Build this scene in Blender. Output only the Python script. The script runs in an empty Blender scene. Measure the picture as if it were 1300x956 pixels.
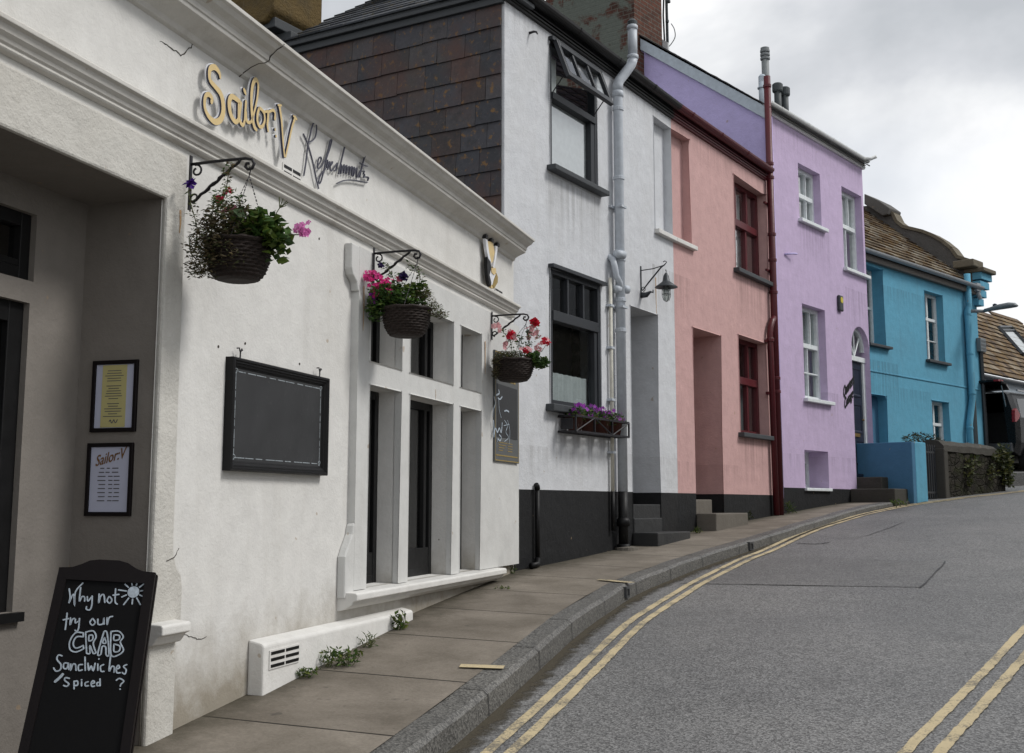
import bpy, math, random
from mathutils import Vector, Matrix, noise as mnoise

random.seed(7)
SC = bpy.context.scene
COL = SC.collection
sin, cos, tan, pi = math.sin, math.cos, math.tan, math.pi

# ------------------------------------------------------------------ survey
# The street was surveyed from the photograph: eye level is z = 0, the camera
# stands at the origin looking along +Y, pitched up about 8 degrees.
F, CX, CY, HY = 1500.0, 650.0, 433.5, 642.0
PITCH = math.atan((HY - CY) / F)
CP, SP = cos(PITCH), sin(PITCH)

def ray(x, y):
    dx = (x - CX) / F; dy = -(y - CY) / F
    return Vector((dx, CP - dy * SP, SP + dy * CP))

def at(x, y, Y):
    r = ray(x, y); return r * (Y / r.y)

class Fac:
    """A facade plane: x runs along the wall, y into the building, z up."""
    def __init__(s, P, ang):
        s.P = Vector((P[0], P[1])); s.a = ang
        s.d = Vector((sin(ang), cos(ang))); s.n = Vector((cos(ang), -sin(ang)))
        s.M = Matrix(((s.d.x, -s.n.x, 0, s.P.x), (s.d.y, -s.n.y, 0, s.P.y), (0, 0, 1, 0), (0, 0, 0, 1)))
    def hit(s, x, y, off=0.0):
        r = ray(x, y); r2 = Vector((r.x, r.y)); Q = s.P + s.n * off
        q = r * (Q.dot(s.n) / r2.dot(s.n))
        return (Vector((q.x, q.y)) - s.P).dot(s.d), q.z
    def u(s, x, y, off=0.0): return s.hit(x, y, off)[0]
    def z(s, x, y, off=0.0): return s.hit(x, y, off)[1]
    def side(s, x, y, u0=0.0):
        """meet the plane x = u0 (across the facade): returns (y, z)"""
        r = ray(x, y); r2 = Vector((r.x, r.y)); Q = s.P + s.d * u0
        q = r * (Q.dot(s.d) / r2.dot(s.d))
        return (Vector((q.x, q.y)) - Q).dot(-s.n), q.z
    def rect(s, xl, yt, xr, yb, off=0.0):
        ym = (yt + yb) / 2
        return s.u(xl, ym, off), s.u(xr, ym, off), s.z(xl, yb, off), s.z(xl, yt, off)
    def pt(s, u, y=0.0, z=0.0):
        v = s.M @ Vector((u, y, z)); return v

class WorldF:
    M = Matrix.Identity(4)
WORLD = WorldF()
def frame_at(P, ang):      # a free-standing frame, x along ang (azimuth from +Y)
    return Fac(P, ang)

shop = Fac((0.01414, 10.6), math.radians(16.83))
white = Fac((-0.070, 10.530), math.radians(30.47))
pink = Fac((1.944, 13.952), math.radians(31.96))
purple = Fac((3.731, 16.816), math.radians(37.92))
_a = math.radians(43.36)
blue = Fac((6.03 - cos(_a) * 0.95, 19.767 + sin(_a) * 0.95), _a)
WU, PU, VU = 3.971, 3.376, 3.741        # widths of white, pink, purple
LINE = [(-3.3, .2, -1.45), (-1.27, 6.346, -.935), (-.96, 7.378, -.80), (-.52, 8.84, -.69), (0.01, 10.6, -.58),
        (.70, 11.84, -.51), (1.08, 12.49, -.45), (2.04, 14.11, -.32), (2.87, 15.43, -.215), (3.71, 16.78, -.14),
        (4.63, 17.97, -.01), (5.48, 19.06, .06), (6.04, 19.78, .11), (7.23, 21.04, .20), (8.89, 22.8, .33),
        (14, 27.5, .80), (26, 37, 1.6)]
def chaikin(P):
    Q = [P[0]]
    for a, b in zip(P, P[1:]):
        Q.append(tuple(a[i] * .75 + b[i] * .25 for i in range(3))); Q.append(tuple(a[i] * .25 + b[i] * .75 for i in range(3)))
    return Q + [P[-1]]
LINE = chaikin(chaikin(chaikin(LINE)))
SL = [0.0]
for _i in range(len(LINE) - 1):
    SL.append(SL[-1] + math.hypot(LINE[_i + 1][0] - LINE[_i][0], LINE[_i + 1][1] - LINE[_i][1]))

def interp(x, xs, ys):
    if x <= xs[0]: return ys[0]
    for i in range(len(xs) - 1):
        if x <= xs[i + 1]:
            t = (x - xs[i]) / (xs[i + 1] - xs[i]); return ys[i] + (ys[i + 1] - ys[i]) * t
    return ys[-1]

def sw(x, y):
    best = (1e9, 0, 0)
    for i in range(len(LINE) - 1):
        ax, ay = LINE[i][:2]; bx, by = LINE[i + 1][:2]
        L = SL[i + 1] - SL[i]; dx, dy = (bx - ax) / L, (by - ay) / L
        t = (x - ax) * dx + (y - ay) * dy; t = max(0, min(L, t))
        rx, ry = x - ax - dx * t, y - ay - dy * t
        D = math.hypot(rx, ry)
        if D < best[0]:
            best = (D, SL[i] + t, D if rx * dy - ry * dx > 0 else -D)
    return best[1], best[2]
def zbase(s):   # smoothed
    zs = [p[2] for p in LINE]
    return sum(interp(s + k * .35, SL, zs) for k in (-2, -1, 0, 1, 2)) / 5
def xcross(s): return interp(s, [10, 17], [.035, 0.0])
def kerb_h(s): return interp(s, [10, 16, 20, 22.3, 23], [.13, .10, .08, .03, .02])
def pave_z(x, y):
    s, w = sw(x, y); return zbase(s) - xcross(s) * max(-.5, min(w, 1.2))
def road_z(x, y):
    s, w = sw(x, y); return zbase(s) - xcross(s) * max(-.5, min(w, 1.2)) - kerb_h(s)
def ground_hit(x, y, road=True):
    r = ray(x, y); f = road_z if road else pave_z
    t = 3.0; g = lambda t: (r * t).z - f((r * t).x, (r * t).y)
    while t < 60 and g(t) > 0: t += .2
    a, b = t - .2, t
    for _ in range(24):
        m = (a + b) / 2
        if g(m) > 0: a = m
        else: b = m
    return r * a

# ------------------------------------------------------------------ materials
MATS = {}
class NT:
    def __init__(s, name):
        s.m = bpy.data.materials.new(name); s.m.use_nodes = True
        s.t = s.m.node_tree; s.t.nodes.clear()
        s.out = s.t.nodes.new('ShaderNodeOutputMaterial')
    def n(s, typ, **kw):
        nd = s.t.nodes.new(typ)
        for k, v in kw.items():
            if k.startswith('_'): setattr(nd, k[1:], v)
            else:
                key = int(k[1:]) if k[0] == 'i' and k[1:].isdigit() else k.replace('__', ' ')
                nd.inputs[key].default_value = v
        return nd
    def l(s, a, b): s.t.links.new(a, b)
    def coord(s, scale=(1, 1, 1), src='Object'):
        c = s.n('ShaderNodeTexCoord'); mp = s.n('ShaderNodeMapping'); mp.inputs['Scale'].default_value = scale
        s.l(c.outputs[src], mp.inputs['Vector']); return mp.outputs['Vector']
    def noise(s, vec, scale, detail=4, rough=.55, dist=0.0):
        nd = s.n('ShaderNodeTexNoise'); nd.inputs['Scale'].default_value = scale
        nd.inputs['Detail'].default_value = detail; nd.inputs['Roughness'].default_value = rough
        nd.inputs['Distortion'].default_value = dist
        s.l(vec, nd.inputs['Vector']); return nd.outputs['Fac']
    def ramp(s, fac, p0, p1, c0=(0, 0, 0, 1), c1=(1, 1, 1, 1)):
        r = s.n('ShaderNodeValToRGB'); e = r.color_ramp.elements
        e[0].position = p0; e[1].position = p1; e[0].color = c0; e[1].color = c1
        s.l(fac, r.inputs['Fac']); return r.outputs['Color']
    def mix(s, fac, a, b, blend='MIX'):
        m = s.n('ShaderNodeMix', _data_type='RGBA', _blend_type=blend)
        for sock, v in ((m.inputs[0], fac), (m.inputs[6], a), (m.inputs[7], b)):
            if hasattr(v, 'links'): s.l(v, sock)
            elif isinstance(v, (int, float)): sock.default_value = v
            else: sock.default_value = (*v[:3], 1)
        return m.outputs[2]
    def math(s, op, a, b=None):
        m = s.n('ShaderNodeMath', _operation=op)
        for i, v in enumerate((a, b)):
            if v is None: continue
            if hasattr(v, 'links'): s.l(v, m.inputs[i])
            else: m.inputs[i].default_value = v
        return m.outputs[0]
    def bsdf(s, col, rough=.8, metal=0.0, bump=None, bstr=.3, bdist=.01, spec=.3, coat=0.0, sheen=0):
        b = s.n('ShaderNodeBsdfPrincipled')
        if hasattr(col, 'links'): s.l(col, b.inputs['Base Color'])
        else: b.inputs['Base Color'].default_value = (*col[:3], 1)
        if hasattr(rough, 'links'): s.l(rough, b.inputs['Roughness'])
        else: b.inputs['Roughness'].default_value = rough
        b.inputs['Metallic'].default_value = metal
        b.inputs['Specular IOR Level'].default_value = spec
        if coat: b.inputs['Coat Weight'].default_value = coat; b.inputs['Coat Roughness'].default_value = .08
        if bump is not None:
            bp = s.n('ShaderNodeBump'); bp.inputs['Strength'].default_value = bstr; bp.inputs['Distance'].default_value = bdist
            s.l(bump, bp.inputs['Height']); s.l(bp.outputs['Normal'], b.inputs['Normal'])
        s.l(b.outputs['BSDF'], s.out.inputs['Surface']); return b

def plaster(name, col, dirt=(.30, .27, .22), dirty=.35, bump=.35, scale=1.0, rough=.85, streak=.25, grime=None, drips=()):
    t = NT(name); v = t.coord(src='Object')
    big = t.noise(v, .9 * scale, 5, .6); mid = t.noise(v, 6 * scale, 5, .65); fine = t.noise(v, 55, 4, .7)
    vs = t.coord((4.2, 4.2, .35)); st = t.noise(vs, 1.6, 5, .6)
    c = t.mix(t.ramp(mid, .30, .72), tuple(x * .91 for x in col), tuple(min(1, x * 1.05) for x in col))
    c = t.mix(t.math('MULTIPLY', t.ramp(big, .48, .80), dirty), c, tuple(col[i] * .45 + dirt[i] * .55 for i in range(3)))
    c = t.mix(t.math('MULTIPLY', t.ramp(st, .55, .78), streak), c, tuple(col[i] * .5 + dirt[i] * .45 for i in range(3)))
    spots = t.noise(v, 9, 2, .5)
    c = t.mix(t.math('MULTIPLY', t.ramp(spots, .735, .76), .55), c, (.33, .24, .15))
    if grime: c = base_grime(t, c, *grime)
    if drips:
        sp = t.n('ShaderNodeSeparateXYZ'); t.l(v, sp.inputs[0]); run = t.noise(t.coord((16, 3, .55)), 1.0, 4, .6); tot = None
        for (x0, x1, zt, ln, amt) in drips:
            def sm(val, a, b_):
                m = t.n('ShaderNodeMapRange', _interpolation_type='SMOOTHSTEP'); t.l(val, m.inputs['Value']); m.inputs['From Min'].default_value = a; m.inputs['From Max'].default_value = b_; return m.outputs['Result']
            m = t.math('MULTIPLY', sm(sp.outputs[0], x0 - .04, x0 + .05), sm(sp.outputs[0], x1 + .04, x1 - .05))
            m = t.math('MULTIPLY', m, sm(sp.outputs[2], zt - ln, zt)); m = t.math('MULTIPLY', m, t.math('LESS_THAN', sp.outputs[2], zt + .002)); m = t.math('MULTIPLY', m, amt)
            tot = m if tot is None else t.math('MAXIMUM', tot, m)
        c = t.mix(t.math('MULTIPLY', tot, t.ramp(run, .38, .68)), c, tuple(col[i] * .42 + dirt[i] * .18 for i in range(3)))
    h = t.math('ADD', t.math('MULTIPLY', mid, 1.0), t.math('MULTIPLY', fine, .35))
    h = t.math('ADD', h, t.math('MULTIPLY', t.noise(v, 2.2, 3, .5), 1.4))
    t.bsdf(c, rough, bump=h, bstr=bump, bdist=.022, spec=.25)
    return t.m

def base_grime(t, c, x0, z0, slope, height, col, amt):
    v = t.n('ShaderNodeTexCoord').outputs['Object']; sp = t.n('ShaderNodeSeparateXYZ'); t.l(v, sp.inputs[0])
    h = t.math('SUBTRACT', sp.outputs[2], t.math('ADD', t.math('MULTIPLY', t.math('SUBTRACT', sp.outputs[0], x0), slope), z0))
    h = t.math('ADD', h, t.math('MULTIPLY', t.math('SUBTRACT', t.noise(v, 5, 6, .7), .5), -.55))
    return t.mix(t.math('MULTIPLY', t.ramp(h, 0, height, (1, 1, 1, 1), (0, 0, 0, 1)), amt), c, col)

def paint(name, col, rough=.45, var=.12, metal=0.0, bstr=.15, scale=14, wear=None, spec=.4):
    t = NT(name); v = t.coord(src='Object'); nz = t.noise(v, scale, 5, .6)
    c = t.mix(t.ramp(nz, .3, .75), tuple(x * (1 - var) for x in col), tuple(min(1, x * (1 + var)) for x in col))
    if wear:
        c = t.mix(t.math('MULTIPLY', t.ramp(t.noise(v, 30, 6, .7), .60, .72), .6), c, wear)
    r = t.math('ADD', t.math('MULTIPLY', nz, .25), rough - .12)
    t.bsdf(c, r, metal=metal, bump=t.noise(v, scale * 3, 3), bstr=bstr, bdist=.004, spec=spec)
    return t.m

def attr_mat(name, rough=.8, spec=.2, lichen=None, bstr=.3, trans=0.0, scale=30):
    """colour from a per-face colour attribute 'tint' with noise on top"""
    t = NT(name); v = t.coord(src='Object')
    a = t.n('ShaderNodeAttribute'); a.attribute_name = 'tint'
    nz = t.noise(v, scale, 5, .65)
    c = t.mix(t.ramp(nz, .25, .8), t.mix(1.0, a.outputs['Color'], (.70, .70, .70), 'MULTIPLY'), t.mix(1.0, a.outputs['Color'], (1.25, 1.25, 1.25), 'MULTIPLY'))
    if lichen:
        for (sc, lo, hi, col, amt) in lichen:
            c = t.mix(t.math('MULTIPLY', t.ramp(t.noise(v, sc, 4, .6), lo, hi), amt), c, col)
    b = t.bsdf(c, rough, bump=t.noise(v, scale * 1.5, 4), bstr=bstr, bdist=.008, spec=spec)
    if trans:
        tr = t.n('ShaderNodeBsdfTranslucent'); t.l(c, tr.inputs['Color'])
        ms = t.n('ShaderNodeMixShader'); ms.inputs[0].default_value = trans
        t.l(b.outputs[0], ms.inputs[1]); t.l(tr.outputs[0], ms.inputs[2]); t.l(ms.outputs[0], t.out.inputs['Surface'])
    return t.m

def glass_mat(name, r0=.16, tint=(.82, .86, .86), wob=.02):
    t = NT(name); v = t.coord(src='Object')
    bp = t.n('ShaderNodeBump'); bp.inputs['Strength'].default_value = wob; bp.inputs['Distance'].default_value = .05
    t.l(t.noise(v, 3.0, 2), bp.inputs['Height'])
    g = t.n('ShaderNodeBsdfGlossy'); g.inputs['Roughness'].default_value = .015; t.l(bp.outputs[0], g.inputs['Normal'])
    tr = t.n('ShaderNodeBsdfTransparent'); tr.inputs['Color'].default_value = (*tint, 1)
    ge = t.n('ShaderNodeNewGeometry'); dt = t.n('ShaderNodeVectorMath', _operation='DOT_PRODUCT')
    t.l(ge.outputs['Normal'], dt.inputs[0]); t.l(ge.outputs['Incoming'], dt.inputs[1])
    c = t.math('SUBTRACT', 1.0, t.math('ABSOLUTE', dt.outputs['Value']))
    fr = t.math('ADD', t.math('MULTIPLY', t.math('POWER', c, 4.0), 1 - r0), r0)     # reflection of a pane by angle
    ms = t.n('ShaderNodeMixShader'); t.l(fr, ms.inputs[0]); t.l(tr.outputs[0], ms.inputs[1]); t.l(g.outputs[0], ms.inputs[2])
    t.l(ms.outputs[0], t.out.inputs['Surface']); return t.m

def brick_mat(name, col1, col2, mortar, render_patch=None, size=(.22, .075)):
    t = NT(name); c = t.n('ShaderNodeTexCoord')
    v = c.outputs['UV']
    b = t.n('ShaderNodeTexBrick'); b.inputs['Scale'].default_value = 1.0
    b.inputs['Brick Width'].default_value = size[0]; b.inputs['Row Height'].default_value = size[1]
    b.inputs['Mortar Size'].default_value = .009; b.inputs['Mortar Smooth'].default_value = .3
    b.inputs['Color1'].default_value = (*col1, 1); b.inputs['Color2'].default_value = (*col2, 1); b.inputs['Mortar'].default_value = (*mortar, 1)
    t.l(v, b.inputs['Vector'])
    ob = c.outputs['Object']
    col = t.mix(t.ramp(t.noise(ob, 9, 5, .7), .35, .7), t.mix(1.0, b.outputs['Color'], (.55, .55, .55), 'MULTIPLY'), b.outputs['Color'])
    h = t.math('SUBTRACT', t.noise(ob, 30, 4), b.outputs['Fac'])
    if render_patch:
        f = t.ramp(t.noise(ob, 1.7, 6, .65, .4), .44, .50)
        col = t.mix(f, col, t.mix(t.noise(ob, 14, 5, .7), render_patch, tuple(x * 1.6 for x in render_patch)))
    t.bsdf(col, .9, bump=h, bstr=.6, bdist=.012, spec=.15)
    return t.m

def rubble_mat(name, k=1.0):
    t = NT(name); v = t.coord((1, 1, 1.9), 'Object')
    wv = t.mix(.10, v, t.noise(v, 4, 4, .7))
    vo = t.n('ShaderNodeTexVoronoi', _feature='DISTANCE_TO_EDGE'); vc = t.n('ShaderNodeTexVoronoi')
    for q in (vo, vc): q.inputs['Scale'].default_value = 5.6; q.inputs['Randomness'].default_value = 1.0; t.l(wv, q.inputs['Vector'])
    g = t.ramp(t.math('ADD', vo.outputs['Distance'], t.math('MULTIPLY', t.noise(v, 14, 4), .10)), .05, .17)
    sep = t.n('ShaderNodeSeparateColor'); t.l(vc.outputs['Color'], sep.inputs[0])
    c = t.mix(sep.outputs[0], (.050 * k, .045 * k, .038 * k), (.105 * k, .094 * k, .078 * k))
    c = t.mix(t.ramp(t.noise(v, 12, 6, .75), .3, .7), t.mix(1.0, c, (.45, .45, .45), 'MULTIPLY'), c)
    c = t.mix(g, (.030 * k, .028 * k, .023 * k), c)
    c = t.mix(t.math('MULTIPLY', t.ramp(t.noise(v, 2.6, 6, .65), .46, .66), .7), c, (.036, .042, .018))
    h = t.math('ADD', g, t.math('MULTIPLY', t.noise(v, 16, 5, .7), 1.1))
    t.bsdf(c, .95, bump=h, bstr=.9, bdist=.035, spec=.1)
    return t.m

def asphalt_mat(name, col, amp=.5, worn=True):
    t = NT(name); v = t.coord(src='Object')
    vo = t.n('ShaderNodeTexVoronoi'); vo.inputs['Scale'].default_value = 105; t.l(v, vo.inputs['Vector'])
    sep = t.n('ShaderNodeSeparateColor'); t.l(vo.outputs['Color'], sep.inputs[0])
    sp = t.ramp(sep.outputs[0], .12, .95, (*[x * (1 - amp) for x in col], 1), (*[min(1, x * (1 + amp * 2.1)) for x in col], 1))
    sp = t.mix(t.ramp(t.noise(v, 170, 2, .6), .35, .7), t.mix(1.0, sp, (.62, .62, .62), 'MULTIPLY'), sp)
    big = t.noise(v, .55, 5, .6, .3); mid = t.noise(v, 3.2, 5, .6)
    c = t.mix(t.math('MULTIPLY', t.ramp(big, .40, .64), .55), sp, t.mix(1.0, sp, (1.5, 1.48, 1.44), 'MULTIPLY'))
    c = t.mix(t.math('MULTIPLY', t.ramp(mid, .52, .75), .5), c, t.mix(1.0, c, (.6, .6, .6), 'MULTIPLY'))
    h = t.math('ADD', vo.outputs['Distance'], t.math('MULTIPLY', t.noise(v, 45, 4, .7), .8))
    t.bsdf(c, .62, bump=h, bstr=.38, bdist=.005, spec=.55)
    return t.m

def pave_mat(name):
    t = NT(name); c = t.n('ShaderNodeTexCoord'); ob = c.outputs['Object']
    b = t.n('ShaderNodeTexBrick', _offset=0.0, _squash=1.0)
    b.inputs['Scale'].default_value = 1.0; b.inputs['Brick Width'].default_value = .985; b.inputs['Row Height'].default_value = 3.0
    b.inputs['Mortar Size'].default_value = .009; b.inputs['Mortar Smooth'].default_value = .2; b.inputs['Bias'].default_value = 0
    b.inputs['Color1'].default_value = (.300, .264, .220, 1); b.inputs['Color2'].default_value = (.245, .214, .178, 1); b.inputs['Mortar'].default_value = (.035, .03, .025, 1)
    t.l(c.outputs['UV'], b.inputs['Vector'])
    col = t.mix(t.ramp(t.noise(ob, 2.2, 6, .65, .3), .32, .70), t.mix(1.0, b.outputs['Color'], (.58, .57, .55), 'MULTIPLY'), b.outputs['Color'])
    col = t.mix(t.ramp(t.noise(ob, 60, 4, .7), .3, .7), t.mix(1.0, col, (.74, .74, .74), 'MULTIPLY'), col)
    col = t.mix(t.math('MULTIPLY', t.ramp(t.noise(ob, 12, 3), .68, .74), .5), col, (.05, .045, .04))
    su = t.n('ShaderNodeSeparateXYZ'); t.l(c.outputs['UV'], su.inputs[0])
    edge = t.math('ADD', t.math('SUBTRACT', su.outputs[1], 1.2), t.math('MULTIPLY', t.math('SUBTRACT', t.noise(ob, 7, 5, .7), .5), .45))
    col = t.mix(t.math('MULTIPLY', t.ramp(edge, .0, .30, (1, 1, 1, 1), (0, 0, 0, 1)), .85), col, (.050, .044, .030))  # wall-foot band: dirt, with contact shade put into the same tone
    h = t.math('SUBTRACT', t.math('MULTIPLY', t.noise(ob, 40, 5, .7), .5), t.math('MULTIPLY', b.outputs['Fac'], 1.2))
    t.bsdf(col, .85, bump=h, bstr=.55, bdist=.01, spec=.25)
    return t.m

def line_mat(name, col, under):
    t = NT(name); v = t.coord(src='Object')
    f = t.ramp(t.math('ADD', t.math('MULTIPLY', t.noise(v, 55, 6, .8), .6), t.math('MULTIPLY', t.noise(v, 4, 3), .4)), .50, .58)
    f2 = t.ramp(t.noise(v, 5, 4, .6), .5, .75)
    c = t.mix(t.math('MULTIPLY', f2, .35), col, tuple(x * .55 for x in col))
    c = t.mix(t.math('MULTIPLY', f, .8), c, under)
    t.bsdf(c, .75, bump=t.noise(v, 90, 3), bstr=.4, bdist=.004)
    return t.m

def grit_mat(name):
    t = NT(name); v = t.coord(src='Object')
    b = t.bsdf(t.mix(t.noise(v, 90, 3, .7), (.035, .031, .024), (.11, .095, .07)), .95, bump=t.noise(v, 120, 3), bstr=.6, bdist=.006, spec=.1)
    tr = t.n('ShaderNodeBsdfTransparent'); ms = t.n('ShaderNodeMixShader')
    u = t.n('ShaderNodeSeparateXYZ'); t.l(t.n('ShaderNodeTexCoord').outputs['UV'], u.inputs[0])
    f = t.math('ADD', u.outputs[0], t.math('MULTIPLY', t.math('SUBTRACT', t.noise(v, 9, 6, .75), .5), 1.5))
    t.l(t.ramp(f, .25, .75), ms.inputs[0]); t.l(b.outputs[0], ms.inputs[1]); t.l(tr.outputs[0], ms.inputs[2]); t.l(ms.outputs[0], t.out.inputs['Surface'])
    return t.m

def M(name):
    if name in MATS: return MATS[name]
    MATS[name] = MAKE[name](); return MATS[name]

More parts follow.
